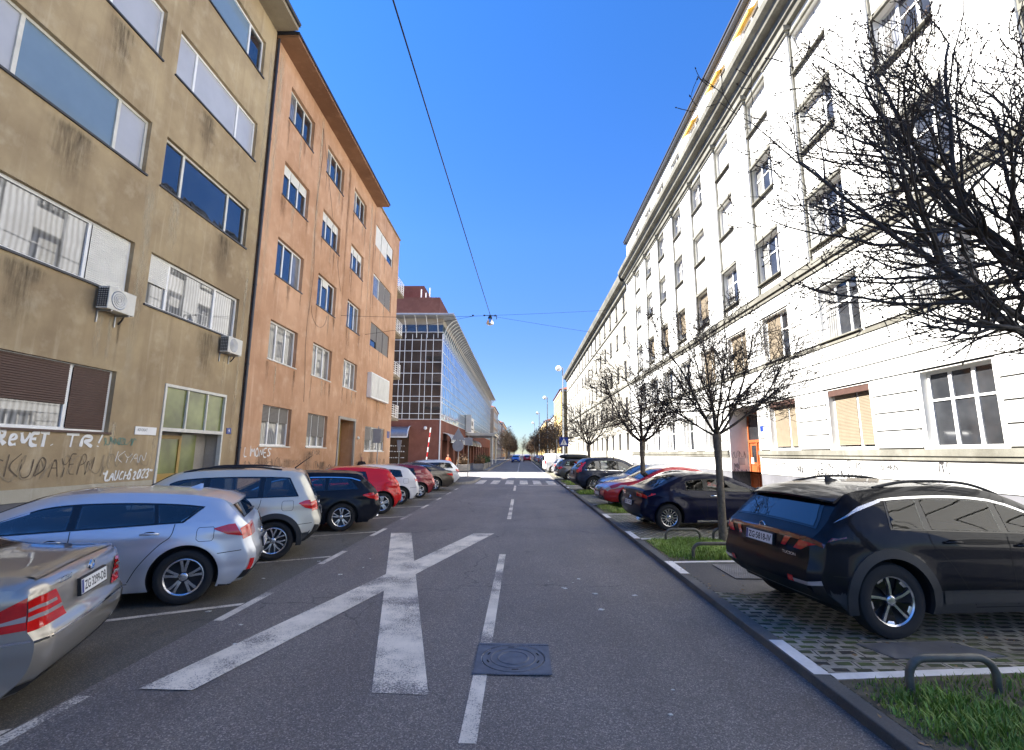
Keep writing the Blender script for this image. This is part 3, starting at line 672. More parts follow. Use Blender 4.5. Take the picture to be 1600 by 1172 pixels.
wl.quad(FL(16.86, 0, -14), FL(36.5, 0, -14), FL(36.5, 18.95, -14), FL(16.86, 18.6, -14)); wl.quad(FL(30.35, 18.6, 0), FL(30.35, 18.95, 0), FL(30.35, 18.95, -14), FL(30.35, 18.6, -14))
wl.build('wall', M['b2'], h2)
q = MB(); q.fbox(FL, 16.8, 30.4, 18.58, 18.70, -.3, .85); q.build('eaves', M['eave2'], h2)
q = MB(); q.fbox(FL, 16.75, 30.45, 18.705, 18.80, -.3, .90); q.add([FL(16.75, 18.80, .86), FL(30.45, 18.80, .86), FL(30.45, 20.5, -7), FL(16.75, 20.5, -7)], [(0, 1, 2, 3)]); q.build('roof_edge', M['metal_roof'], h2)
rq = random.Random(8)
for a, b_ in cols:
    for z in (5.5, 9.0, 12.5, 16.0):
        for u, m in ((a+.05, 'stain_rust'), (b_-.05, 'stain_rust'), (rq.uniform(a+.3, b_-.3), 'stain_light'), (rq.uniform(a, b_), 'stain_rust')): drip(h2, u, z-rq.uniform(.8, 1.8), z-.06, rq.uniform(.12, .4), m)
for u, w_, m in ((17.3, .5, 'stain_light'), (21.4, .35, 'stain_light'), (25.3, .4, 'stain_rust'), (29.4, .4, 'stain_light'), (30.1, .3, 'stain_rust')): drip(h2, u, rq.uniform(5, 9), 18.5, w_, m)
for u in (18.5, 20.5, 22.5, 24.2, 29.3, 32, 35): drip(h2, u, .1, rq.uniform(1.2, 2.0), rq.uniform(.6, 1.3), 'stain_dark')
q = MB(); q.fbox(FL, 30.46, 36.55, 18.95, 19.06, -14, .08); q.build('parapet', M['eave1'], h2)
rr = random.Random(3)
for r, (z, z2) in enumerate(rowz):
    for c, (a, b_) in enumerate(cols):
        if r == 0 and c == 2: continue
        if c == 3:
            z_, z2_ = z-.15, z2-.15
            if r == 1: continue
            pn = {4: (('white_shutter', .98), ('white_shutter', .98), ('white_shutter', .6)), 3: ('curtain', ('grey_shutter', .98), ('grey_shutter', .98)), 2: (('grey_shutter', .7), ('grey_shutter', .98), ('grey_shutter', .98)), 0: (('grey_shutter', .55, 'curtain'), 'curtain', ('grey_shutter', .6, 'curtain'))}[r]
            window(FL, h2, a, b_, z_, z2_, (.33, .66), pn, .13, .07, 'white' if r != 2 else 'black', sill='white' if r == 0 else None, silld=.03)
            continue
        if r == 0: pn = (('grey_shutter', .4, 'curtain'),)*3 if c == 0 else (('grey_shutter', .68, 'curtain'),)*3
        elif r == 1: pn = (('curtain',)*3)
        elif r == 2: pn = ('glass', 'glass', 'curtain')
        elif r == 3: pn = (('white_shutter', .3, 'glass'),)*3
        else: pn = ('curtain', 'glass', 'glass')
        if r == 2 and c == 1: pn = ('glass', ('white_shutter', .25, 'glass'), 'glass')
        window(FL, h2, a, b_, z, z2, (.33, .66), pn, .21, .07, 'white' if r < 4 else 'offwhite', sill='offwhite' if r in (0, 1) else 'metal_roof', silld=.04)
# white boxed-in loggia on the first floor
q = MB(); q.fbox(FL, 30.35, 34.55, 5.4, 7.05, 0, .28); bx = q.build('bay_window', M['white'], h2, bevel=.01)
q = MB()
for i in range(3): slats(q, FL, 30.42+1.38*i, 31.74+1.38*i, 5.5, 6.98, .30)
q.build('shutter', M['white_shutter'], bx)
q = MB()
for a, b_, z, z2 in ((25.9, 26.05, .13, 3.85), (28.45, 28.6, .13, 3.85), (26.05, 28.45, 3.7, 3.85)): q.fbox(FL, a, b_, z, z2, -.05, .06)
et = q.build('entrance_frame', M['recess'], h2)
q = MB(); n = -.85; a, b_ = 26.1, 27.3
for s in ((a, a+.09, .15, 2.5), (b_-.09, b_, .15, 2.5), (a+.09, b_-.09, 2.4, 2.5), (a+.09, b_-.09, .15, .4), (a+.09, b_-.09, 1.0, 1.1), (a, b_, 2.55, 3.6)): q.fbox(FL, *s, n, n+.05)
do = q.build('door', M['offwhite'], h2)
q = MB(); q.fbox(FL, a+.09, b_-.09, .4, 2.4, n+.012, n+.022); q.build('door_glass', M['glass'], do)
q = MB(); q.fbox(FL, b_+.05, 28.48, .15, 3.68, n+.01, n+.06); q.build('side_panel', M['door_tan'], h2)
q = MB(); q.lathe([(.001, 0), (.09, .02), (.1, .08), (.07, .13), (.001, .15)], 12, FL(29.1, 2.75, 0), 'x'); q.build('porch_lamp', M['offwhite'], h2, smooth=50)
# balconies on the gable side
FE = frame((-10, 36.5, 0), (-1, 0, 0), (0, 1, 0))
for z in (4.6, 8.0, 11.5, 15.0):
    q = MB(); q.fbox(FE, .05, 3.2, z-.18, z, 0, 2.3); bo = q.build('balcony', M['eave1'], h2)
    q = MB()
    for k in range(6): q.fbox(FE, .075, .1, z+.18*k+.1, z+.18*k+.128, 0, 2.3); q.fbox(FE, .1, 3.2, z+.18*k+.1, z+.18*k+.128, 2.275, 2.3)
    for k in range(4): q.fbox(FE, .065, .11, z, z+1.05, .74*k+.02, .74*k+.05)
    q.build('railing', M['white'], bo)
# telephone cables drooping over the orange front
q = MB(); q.tube([FL(24.9, 9+1.6, .04)]+[FL(21.4+.15*math.sin(i*1.3), 17.9-1.25*i, .03) for i in range(12)][::1], .007, 4)
q.tube([FL(22.5+.9*math.cos(R_(180+18*i)), 8.75+.8*math.sin(R_(180+18*i)), .02) for i in range(11)], .007, 4)
tag(q.build('wall_cable', M['wire'], None), 'thin loose telephone cable running down the orange house wall', 'cable')
# ---- right: long white house
XR = 11.6
FR = frame((XR, 0, 0), (0, 1, 0), (-1, 0, 0))
h3 = thing('apartment_house', 'long sunlit white apartment house with flat pilasters and rusticated lower floors', 'house', (XR, 25, 0))
bays = [4.5, 8.7, 12.87, 17.1, 21.45, 25.35, 29.45, 33.45, 37.4, 41.4, 45.4]
rz = ((2.12, 4.3), (6.18, 8.3), (10.0, 12.1), (14.22, 16.1), (17.95, 19.8)); BW = 1.08
hol = []
for i, c in enumerate(bays):
    for r, (z, z2) in enumerate(rz):
        if r == 0 and c == 25.35: hol.append((23.7, 27.0, .16, 5.0, 1.05)); continue
        hol.append((c-BW, c+BW, z, z2))
wl = MB(); U0, U1 = 0, 50.3
facade(wl, FR, U0, U1, 1.0, 9.25, [h if h[2] > 1 else (h[0], h[1], 1.0, h[3], h[4]) for h in hol if h[3] < 9], .28)
facade(wl, FR, U0, U1, 9.25, 20.6, [h for h in hol if h[2] > 9], .3)
wl.quad(FR(U1, 0, 0), FR(U1, 0, -14), FR(U1, 25, -14), FR(U1, 25, 0)); wl.quad(FR(U0, 0, -14), FR(U0, 0, 0), FR(U0, 25, 0), FR(U0, 25, -14)); wl.quad(FR(U0, 0, -14), FR(U1, 0, -14), FR(U1, 25, -14), FR(U0, 25, -14))
wl.build('wall', M['white_wall'], h3)
pl = MB(); facade(pl, FR, U0, U1, 0, 1.0, [(23.7, 27.0, 0, 1.0, 1.05)], 1.05, False); pl.build('base_wall', M['grey_plinth'], h3)
q = MB()     # rusticated blocks between the lower windows; the gaps are the grooves
def blocks(z0, z1, nz, skip_portal):
    hgt = (z1-z0)/nz
    edges = [U0]+[e for c in bays for e in ((23.55, 27.15) if (skip_portal and c == 25.35) else (c-BW-.14, c+BW+.14))]+[U1]
    for k in range(0, len(edges), 2):
        for j in range(nz): q.fbox(FR, edges[k]+.01, edges[k+1]-.01, z0+j*hgt+.025, z0+(j+1)*hgt-.025, 0, .06)
def bands(z0, z1, nz, sk=False):
    hgt = (z1-z0)/nz
    for j in range(nz):
        for a, b_ in ([(U0, 23.6), (27.1, U1)] if sk else [(U0, U1)]): q.fbox(FR, a, b_, z0+j*hgt+.025, z0+(j+1)*hgt-.025, 0, .06)
blocks(2.12, 4.35, 4, True); bands(4.35, 5.95, 3, False); blocks(6.15, 8.35, 4, False); bands(8.35, 9.0, 1)
for a, b_ in ((U0, 23.6), (27.1, U1)):
    q.fbox(FR, a, b_, 1.02, 1.38, 0, .03); q.fbox(FR, a, b_, 1.40, 1.74, 0, .03)
q.build('rustication', M['white_trim'], h3)
q = MB()     # dark strips that paint the shade at the bottom of the grooves
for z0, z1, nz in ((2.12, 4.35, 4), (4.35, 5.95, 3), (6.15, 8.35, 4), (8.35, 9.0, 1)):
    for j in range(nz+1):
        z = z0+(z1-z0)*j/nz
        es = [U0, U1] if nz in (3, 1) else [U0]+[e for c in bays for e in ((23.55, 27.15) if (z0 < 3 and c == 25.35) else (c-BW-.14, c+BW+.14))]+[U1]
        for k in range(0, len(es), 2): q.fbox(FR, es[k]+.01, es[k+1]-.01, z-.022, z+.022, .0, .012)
q.build('groove', M['joint'], h3)  # 'joint' is the dark tone painting the groove shade
q = MB()
for a, b_ in ((U0, 23.6), (27.1, U1)): q.fbox(FR, a, b_, 1.78, 1.9, 0, .09); q.fbox(FR, a, b_, 1.9, 2.1, 0, .13)
q.fbox(FR, U0, U1, 9.02, 9.2, 0, .12); q.fbox(FR, U0, U1, 9.2, 9.42, 0, .2); q.fbox(FR, U0, U1, 9.42, 9.52, 0, .1)
q.fbox(FR, U0, U1, 5.97, 6.1, 0, .08)
q.build('string_course', M['stone_trim'], h3)
mids = [(a+b_)/2 for a, b_ in zip(bays, bays[1:])]
mids = [2.4]+mids+[47.6]
for i, c in enumerate(mids):
    hw = .98
    q = MB(); q.fbox(FR, c-hw, c+hw, 9.52, 19.9, 0, .16); 
    q.build('pilaster', M['white_trim'], h3)
    for e_ in (c-hw-.05, c+hw+.001): q = MB(); q.fbox(FR, e_, e_+.049, 9.52, 19.85, 0, .09); q.build('pilaster_edge', M['stone_trim'], h3)
    q = MB()
    q.fbox(FR, c-hw-.08, c+hw+.08, 19.9, 20.06, 0, .24); q.fbox(FR, c-hw-.15, c+hw+.15, 20.06, 20.3, 0, .34)
    q.build('capital', M['stone_trim'], h3)
prof = [(0, 20.3), (.2, 20.32), (.24, 20.55), (.34, 20.6), (.38, 20.9), (.7, 21.0), (.78, 21.25), (1.0, 21.35), (1.05, 21.6), (1.02, 21.7), (0, 21.8)]
q = MB(); q.grid([[FR(U0, z, n), FR(U1, z, n)] for n, z in prof]); q.grid([[FR(U1, z, 0), FR(U1, z, n)] for n, z in prof]); q.build('cornice', M['stone_trim'], h3)
q = MB(); facade(q, FR, U0, U1, 21.7, 24.9, [(c-1.0, c+1.0, 22.3, 24.2) for c in bays], .25)
q.build('attic_wall', M['white_wall'], h3)
q = MB(); q.fbox(FR, U0, U1, 24.9, 25.1, -.5, .3); q.fbox(FR, U0, U1, 25.1, 25.2, -14, .36); q.build('roof_edge', M['metal_roof'], h3)
rr = random.Random(11)
for i, c in enumerate(bays):
    for r, (z, z2) in enumerate(rz):
        if r == 0 and c == 25.35: continue
        a, b_ = c-BW, c+BW; rails = (.62,)
        pn = ('glass_sun', 'glass_sun', 'curtain')
        if (r, i) == (0, 2): pn = ('glass_sun',)*3
        if (r, i) in ((0, 3), (0, 4), (1, 5), (1, 6)): pn = (('tan_shutter', .93),)*2
        if (r, i) == (1, 4): pn = ('glass_sun', ('tan_shutter', .95))
        if r == 2 and i in (6, 7, 8, 9): pn = (('tan_shutter', .55 if i % 2 else .9, 'glass_sun'), ('tan_shutter', .75, 'glass_sun'))
        if r in (3, 4) and rr.random() < .45: pn = ('glass_sun', ('white_shutter', rr.uniform(.5, .97), 'glass_sun'))
        if r == 4 and i in (3, 4, 5): pn = (('white_shutter', .97, 'glass_sun'),)*2
        two = len(pn) == 2
        window(FR, h3, a, b_, z, z2, (.4,) if two else (.34, .66), pn, .26, .085, 'white', sill=None if r == 0 else 'stone_trim', silld=.16, rails=rails)
        q = MB()
        if r >= 2:
            q.fbox(FR, a-.12, b_+.12, z2+.02, z2+.16, 0, .1); q.build('window_moulding', M['stone_trim'], h3)
            q = MB(); rows = []
            for k in range(29):      # toothed strip under the sill
                u = a+.02+k*.0755; d = .055 if k % 2 else .012; rows += [[FR(u, z-.16, d), FR(u, z-.055, d)], [FR(u+.0755, z-.16, d), FR(u+.0755, z-.055, d)]]
            q.grid(rows); q.build('dentil_strip', M['stone_trim'], h3)
    window(FR, h3, c-1.0, c+1.0, 22.3, 24.2, (.5,), ('glass_sun', 'curtain'), .2, .08)
    if 3 <= i <= 6:
        q = MB(); n = 7
        q.grid([[FR(c-.9, 23.95-.05*k, .05+.07*k), FR(c+.9, 23.95-.05*k, .05+.07*k)] for k in range(n)])
        q.grid([[FR(c-.9, 23.92-.05*k, .05+.07*k), FR(c+.9, 23.92-.05*k, .05+.07*k)] for k in range(n)])
        q.fbox(FR, c-.9, c+.9, 23.45, 23.65, .46, .49); q.build('awning', M['awning'], h3)
# brown roller boxes over the shuttered ground-floor windows
for i in (3, 4):
    c = bays[i]; q = MB(); q.fbox(FR, c-BW, c+BW, 4.08, 4.29, -.2, -.02); q.build('shutter_box', M['brown_shutter'], h3)
# portal
q = MB(); n = -1.02; a, b_ = 25.0, 26.9
for s in ((a, a+.12, .17, 4.2), (b_-.12, b_, .17, 4.2), (a+.12, b_-.12, 4.08, 4.2), (a+.12, b_-.12, 2.55, 2.7), ((a+b_)/2-.06, (a+b_)/2+.06, .17, 2.55)): q.fbox(FR, *s, n, n+.08)
for k in (0, 1):
    d0 = a+.12 if k == 0 else (a+b_)/2+.06; d1 = (a+b_)/2-.06 if k == 0 else b_-.12
    q.fbox(FR, d0, d1, .17, 2.55, n, n+.03)
    for z, z2 in ((.3, .75), (.85, 1.3)): q.fbox(FR, d0+.1, d1-.1, z, z2, n+.03, n+.055)
    q.fbox(FR, d0, d1, 1.38, 1.42, n+.03, n+.06)
do = q.build('door', M['door_wood'], h3, bevel=.008)
q = MB(); q.fbox(FR, a+.12, b_-.12, 2.7, 4.08, n+.01, n+.02)
for d0 in (a+.24, (a+b_)/2+.16): q.fbox(FR, d0, d0+.5, 1.5, 2.4, n+.031, n+.036)
q.build('door_glass', M['glass_sun'], do)
q = MB(); q.fbox(FR, 26.45, 26.72, 1.4, 1.75, n+.037, n+.042); q.build('notice', M['plate'], do)
q = MB(); q.tube([FR((a+b_)/2-.1, 1.1, n+.12), FR((a+b_)/2-.1, 1.32, n+.12)], .014, 8); q.build('handle', M['brass'], do)
q = MB(); q.fbox(FR, 27.0-.02, 27.0-.003, 1.35, 1.75, -.75, -.4); q.build('intercom', M['signback'], h3, bevel=.004)
plaque(FR, 23.1, 23.4, 3.0, 3.28, .05, 'blue', 'house_number', 'small blue house number plate beside the orange portal of the white house', 'house number')
dp = MB(); dp.tube([FR(50.2, .16, .1), FR(50.2, 20.6, .1)], .06, 8)
tag(dp.build('drainpipe', M['signback'], None, smooth=50), 'pale grey drainpipe at the far end of the white pilastered house', 'drainpipe')
# ---- right: second white house
h4 = thing('apartment_house', 'plain pale cream house continuing the white front with a heavy eaves cornice', 'house', (XR, 85, 0))
M['wall4'] = stucco('pale_cream_render', (.40, .385, .34), (.33, .315, .27), (.46, .45, .41), .25, 60, .1)
V0, V1 = 50.3, 121; b4 = [V0+2.3+4.15*i for i in range(16)]
hol = [(c-.62, c+.62, z, z+1.9) for c in b4 for z in (2.3, 6.2, 10.3, 14.3, 17.9)]
wl = MB(); facade(wl, FR, V0+.02, V1, 0, 20.4, hol, .34); wl.quad(FR(V1, 0, 0), FR(V1, 0, -14), FR(V1, 22, -14), FR(V1, 22, 0)); wl.build('wall', M['wall4'], h4)
q = MB(); q.grid([[FR(V0+.05, z, n), FR(V1+.3, z, n)] for n, z in [(0, 20.0), (.3, 20.05), (.35, 20.5), (.8, 20.7), (.95, 21.1), (1.0, 21.35), (0, 21.5)]]); q.grid([[FR(V1+.3, z, 0), FR(V1+.3, z, n)] for n, z in [(0, 20.0), (.3, 20.05), (.35, 20.5), (.8, 20.7), (.95, 21.1), (1.0, 21.35), (0, 21.5)]]); q.build('cornice', M['stone_trim'], h4)
q = MB(); q.add([FR(V0, 21.4, .95), FR(V1+.3, 21.4, .95), FR(V1+.3, 24.2, -4.5), FR(V0, 24.2, -4.5), FR(V1+.3, 24.2, -14), FR(V0, 24.2, -14)], [(0, 1, 2, 3), (3, 2, 4, 5)]); q.build('roof', M['metal_roof'], h4)
q = MB()
for z in (5.5, 9.3, 17.3): q.fbox(FR, V0+.1, V1, z, z+.22, 0, .12)
q.build('string_course', M['stone_trim'], h4)
q = MB()
for j in range(10): q.fbox(FR, V0+.1, V1, .6+.48*j, 1.03+.48*j, 0, .012) if False else None
for c in b4:
    for r, z in enumerate((2.3, 6.2, 10.3, 14.3, 17.9)):
        wo = window(FR, h4, c-.62, c+.62, z, z+1.9, (.5,), ('glass_sun', 'curtain') if rr.random() < .7 else (('white_shutter', .6, 'glass_sun'),)*2, .32, .06, mat='recess', rails=(.65,), sill='stone_trim' if r else None, silld=.14)
q = MB(); q.lathe([(.001, 0), (.5, .05), (.62, .3), (.62, .34), (.001, .2)], 16, FR(52.5, 22.2, .5), 'x'); q.tube([FR(52.5, 21.4, .3), FR(52.5, 22.2, .45)], .03, 6); tag(q.build('satellite_dish', M['white'], None, smooth=40), 'white satellite dish on the roof edge where the two white houses meet', 'satellite dish')
# ---- hotel with curtain walls
XH = -8.8; YH = 51.5
hh = thing('hotel', 'glass fronted hotel with red brown tiled base and a swept cornice', 'hotel', (XH, 60, 0))
FHs = frame((XH, 0, 0), (0, 1, 0), (1, 0, 0)); FHf = frame((XH, YH, 0), (-1, 0, 0), (0, -1, 0))
Z0, Z1, ZC = 5.45, 13.9, 16.7; YE = 135
q = MB(); facade(q, FHf, 0, 24, 0, Z0, [(3.3, 12, .13, 3.9, .5)], .5); facade(q, FHs, YH, YE, 0, Z0, [(YH+2+5.2*i, YH+5.4+5.2*i, .13, 3.3, .8) for i in range(15)], .8)
q.build('wall', M['brick'], hh)
q = MB(); q.fbox(FHf, 3.35, 11.95, .13, 3.9, -.3, -.28)
q.build('shopfront', M['car_glass'], hh)
for i in range(15):
    q = MB(); q.fbox(FHs, YH+2.05+5.2*i, YH+5.35+5.2*i, .13, 3.3, -.5, -.48); q.build('shopfront', M['car_glass'], hh)
q = MB(); rs = random.Random(4)
for k, z in enumerate((2.55, 1.95, 1.3)):
    x = 3.8
    while x < 8.2:
        w_ = rs.uniform(.08, .22); q.fbox(FHf, x, x+w_, z, z+rs.uniform(.06, .12), -.275, -.27); x += w_+rs.uniform(.06, .25)
q.build('window_lettering', M['wgraf'], hh)
q = MB(); q.quad(FHf(0, Z0), FHf(24, Z0), FHf(24, ZC), FHf(0, ZC)); q.build('curtain_wall', M['hotel_glass'], hh)
q = MB(); q.quad(FHs(YE, Z0), FHs(YH, Z0), FHs(YH, ZC), FHs(YE, ZC)); q.build('curtain_wall', M['mirror_glass'], hh)
q = MB(); zz = [Z0, Z0+.62, Z0+1.9, Z0+2.5, Z0+3.8, Z0+5.05, Z0+6.3, Z0+7.55, Z0+8.8, Z0+9.7]
for z in zz: q.fbox(FHf, 0, 24, z-.03, z+.03, .0, .07); q.fbox(FHs, YH, YE, z-.03, z+.03, 0, .04)
u = 0; k = 0
while u < 24: q.fbox(FHf, u-.026, u+.026, Z0, Z1+1, .0, .065); u += (1.0, .8, .55)[k % 3]; k += 1
u = YH
while u < YE: q.fbox(FHs, u-.022, u+.022, Z0, Z1+1, 0, .035); u += 1.25
q.fbox(FHs, YH-.09, YH+.1, 0, Z1+1, -.02, .09)
q.build('mullions', M['white'], hh)
q = MB(); cp = [(0, 14.5), (.12, 15.3), (.45, 16.0), (.95, 16.5), (1.35, 16.7)]     # swept ribs under the cornice
for i in range(68):
    u = YH+.6+i*1.24; q.grid([[FHs(u-.03, z, n), FHs(u+.03, z, n), FHs(u+.03, z, n+.1), FHs(u-.03, z, n+.1)] for n, z in cp], True)
for i in range(17):
    u = .5+i*1.2; q.grid([[FHf(u-.03, z, n), FHf(u+.03, z, n), FHf(u+.03, z, n+.1), FHf(u-.03, z, n+.1)] for n, z in cp], True)
q.build('cornice_rib', M['white'], hh)
q = MB(); a = 1.4
q.box(XH-24, XH+a, YH-a, YE+.5, 16.72, 16.95); q.build('cornice', M['signback'], hh, bevel=.05)
q = MB(); q.box(XH-24, XH+.02, YH-.02, YE, 16.0, 16.7)
q.build('upper_band', M['recess'], hh)
q = MB(); q.box(XH-24, XH-1.5, YH+6, YH+45, 17.0, 21.2); q.box(XH-24, XH-4.2, YH+9, YH+30, 21.2, 23.8); q.build('penthouse', M['brick'], hh)
q = MB(); q.fbox(frame((XH-1.5, YH+6, 0), (-1, 0, 0), (0, -1, 0)), 3.5, 6.8, 17.7, 18.9, 0, .03); q.build('penthouse_window', M['glass'], hh)
q = MB()
for x, y, h_ in ((XH-3.0, YH+7, 1.6), (XH-3.6, YH+7.5, 1.1), (XH-4.1, YH+7, 1.4)): q.tube([(x, y, 21.2), (x, y, 21.2+h_)], .09, 6)
q.build('antenna', M['white'], hh)
def vault(fr, u0, u1, z, r, name, m):
    q = MB(); k = 10
    q.grid([[fr(u0, z+.95*r*math.cos(R_(90*i/k)), .02+r*math.sin(R_(90*i/k))), fr(u1, z+.95*r*math.cos(R_(90*i/k)), .02+r*math.sin(R_(90*i/k)))] for i in range(k+1)])
    q.grid([[fr(u, z+.93*r*math.cos(R_(90*i/k)), .02+.98*r*math.sin(R_(90*i/k))) for u in (u0, u1)] for i in range(k+1)])
    o = q.build(name, M[m], hh, smooth=40)
    q = MB()
    for u in (u0, (u0+u1)/2, u1): q.grid([[fr(u+d, z+rr_*.97*math.cos(R_(90*i/k)), .02+rr_*math.sin(R_(90*i/k))) for d, rr_ in ((-.06, r+.01), (.06, r+.01), (.06, r+.07), (-.06, r+.07))] for i in range(k+1)], True)
    q.fbox(fr, u0, u1, z-.1, z, r-.04, r+.06)
    q.build('canopy_rib', M['white'], o)
vault(FHf, 3.2, 8.6, 3.55, 1.15, 'canopy', 'steel')
vault(FHf, 8.9, 14, 3.55, 1.15, 'canopy', 'steel')
for i in range(0, 8): vault(FHs, YH+2+5.2*i, YH+5.4+5.2*i, 3.1, 1.0, 'canopy', 'steel')
q = MB(); q.box(XH, XH+4.6, YH+24, YH+36, 4.6, 4.9); q.box(XH, XH+4.8, YH+23.8, YH+36.2, 4.9, 5.0); q.build('entrance_canopy', M['white'], hh)
for y in (YH+25, YH+35):
    q = MB(); q.tube([(XH+4.2, y, .13), (XH+4.2, y, 4.6)], .12, 10); q.build('canopy_post', M['white'], hh)
q = MB(); q.box(XH+.1, XH+1.0, YH+22.9, YH+23.1, 5.1, 7.8); q.box(XH+.1, XH+.3, YH+23.1, YH+34, 5.1, 7.8); sg = q.build('sign_board', M['plate'], hh)
q = MB(); 
for k in range(6): q.box(XH+.31, XH+.34, YH+25+k*1.3, YH+25.7+k*1.3, 6.5, 7.3-.1*(k % 2))
q.box(XH+.31, XH+.34, YH+24.5, YH+33, 5.8, 6.0); q.build('sign_mark', M['ink'], sg)
q = MB(); q.lathe([(.001, -.2), (.14, -.14), (.2, 0), (.14, .14), (.001, .2)], 12, FHf(1.5, 4.5, .3)); q.build('globe_lamp', M['white'], hh, smooth=60)
# ---- far houses
def far_house(x0, x1, y0, y1, h, wall, roofm, label, hip=True, rows=5, face='street', pitch=3.8):
    t = thing('far_house', label, 'house', ((x0+x1)/2, y0, 0)); q = MB(); q.box(x0, x1, y0, y1, 0, h); q.build('wall', wall, t)
    q = MB(); e = .5; xm = (x0+x1)/2; rh = 3.2
    q.add([(x0-e, y0-e, h), (x1+e, y0-e, h), (x1+e, y1+e, h), (x0-e, y1+e, h), (xm, y0+(5 if hip else 0), h+rh), (xm, y1-(5 if hip else 0), h+rh)], [(0, 1, 4), (1, 2, 5, 4), (2, 3, 5), (3, 0, 4, 5), (3, 2, 1, 0)])
    ro = q.build('roof', M[roofm], t)
    q = MB(); q.box(xm-.5, xm+.1, y0+7, y0+8, h+1.5, h+4.4); q.build('chimney', M['roof'], ro)
    q = MB(); q.box(x0-.15, x1+.15, y0-.15, y1+.15, h-.5, h-.01); q.build('cornice', M['white_trim'], t)
    sx = 1 if x0 < 0 else -1; fx = frame((x1 if x0 < 0 else x0, 0, 0), (0, 1, 0), (sx, 0, 0)); fy = frame((0, y0, 0), (1, 0, 0), (0, -1, 0))
    n = int(min(y1-y0, 46)/pitch)
    for r in range(rows):
        z = 1.6+r*(h-2)/rows
        for k in range(n):
            q = MB(); u = y0+1.2+k*pitch; q.fbox(fx, u, u+1.2, z, z+1.8, .0, .06); wo = q.build('window', M['offwhite'], t)
            q = MB(); q.fbox(fx, u+.1, u+1.1, z+.1, z+1.7, .06, .07); q.build('pane', M['glass'], wo)
        for k in range(2):
            q = MB(); u = (x1-3-3.6*k if x0 < 0 else x0+1.6+3.6*k); q.fbox(fy, u, u+1.2, z, z+1.8, 0, .06); wo = q.build('window', M['offwhite'], t)
            q = MB(); q.fbox(fy, u+.1, u+1.1, z+.1, z+1.7, .06, .07); q.build('pane', M['glass'], wo)
    return t
W1 = stucco('far_beige', (.42, .37, .30), (.34, .3, .24), (.5, .45, .38), .2); W2 = stucco('far_yellow', (.58, .40, .16), (.5, .34, .13), (.64, .47, .22), .2)
W3 = stucco('far_grey', (.38, .37, .37), (.3, .3, .3), (.46, .45, .45), .2); W4 = stucco('far_pink', (.5, .38, .3), (.44, .33, .26), (.56, .45, .36), .2)
far_house(-24, -8.3, 142, 168, 15.5, W1, 'roof', 'beige corner house with red tiled roof just past the hotel')
far_house(-24, -8.6, 170, 205, 13.5, W3, 'metal_roof', 'grey house with dark roof on the left beyond the beige corner house')
far_house(-24, -8.2, 207, 260, 15, W4, 'roof', 'pinkish house far down the left side of the street')
far_house(-24, -8.5, 264, 380, 14, W1, 'roof', 'long beige house at the far left end of the street', pitch=5)
far_house(10.4, 26, 124, 152, 18.5, W2, 'roof', 'yellow house with red roof beyond the plain cream house')
far_house(11.2, 26, 155, 205, 14.5, W1, 'metal_roof', 'tan house with dark roof on the right past the yellow house')
far_house(10.6, 26, 208, 300, 16, W2, 'roof', 'ochre house with red roof at the far right of the street', pitch=5)
# ------------------------------------------------------------------ cars
def chaikin(pts, it=3):
    for _ in range(it):
        out = [pts[0]]
        for a, b in zip(pts, pts[1:]):
            out += [(a[0]*.75+b[0]*.25, a[1]*.75+b[1]*.25), (a[0]*.25+b[0]*.75, a[1]*.25+b[1]*.75)]
        out.append(pts[-1]); pts = out
    return pts
def resample(pts, n):
    d = [0]
    for a, b in zip(pts, pts[1:]): d.append(d[-1]+math.hypot(b[0]-a[0], b[1]-a[1]))
    out = []; j = 0
    for i in range(n):
        t = d[-1]*i/(n-1)
        while j < len(d)-2 and d[j+1] < t: j += 1
        f = (t-d[j])/max(1e-9, d[j+1]-d[j]); out.append((pts[j][0]+(pts[j+1][0]-pts[j][0])*f, pts[j][1]+(pts[j+1][1]-pts[j][1])*f))
    return out
def lerp_tab(tab, x):
    if x <= tab[0][0]: return tab[0][1]
    for a, b in zip(tab, tab[1:]):
        if x <= b[0]: f = (x-a[0])/(b[0]-a[0]); return a[1]+(b[1]-a[1])*f
    return tab[-1][1]
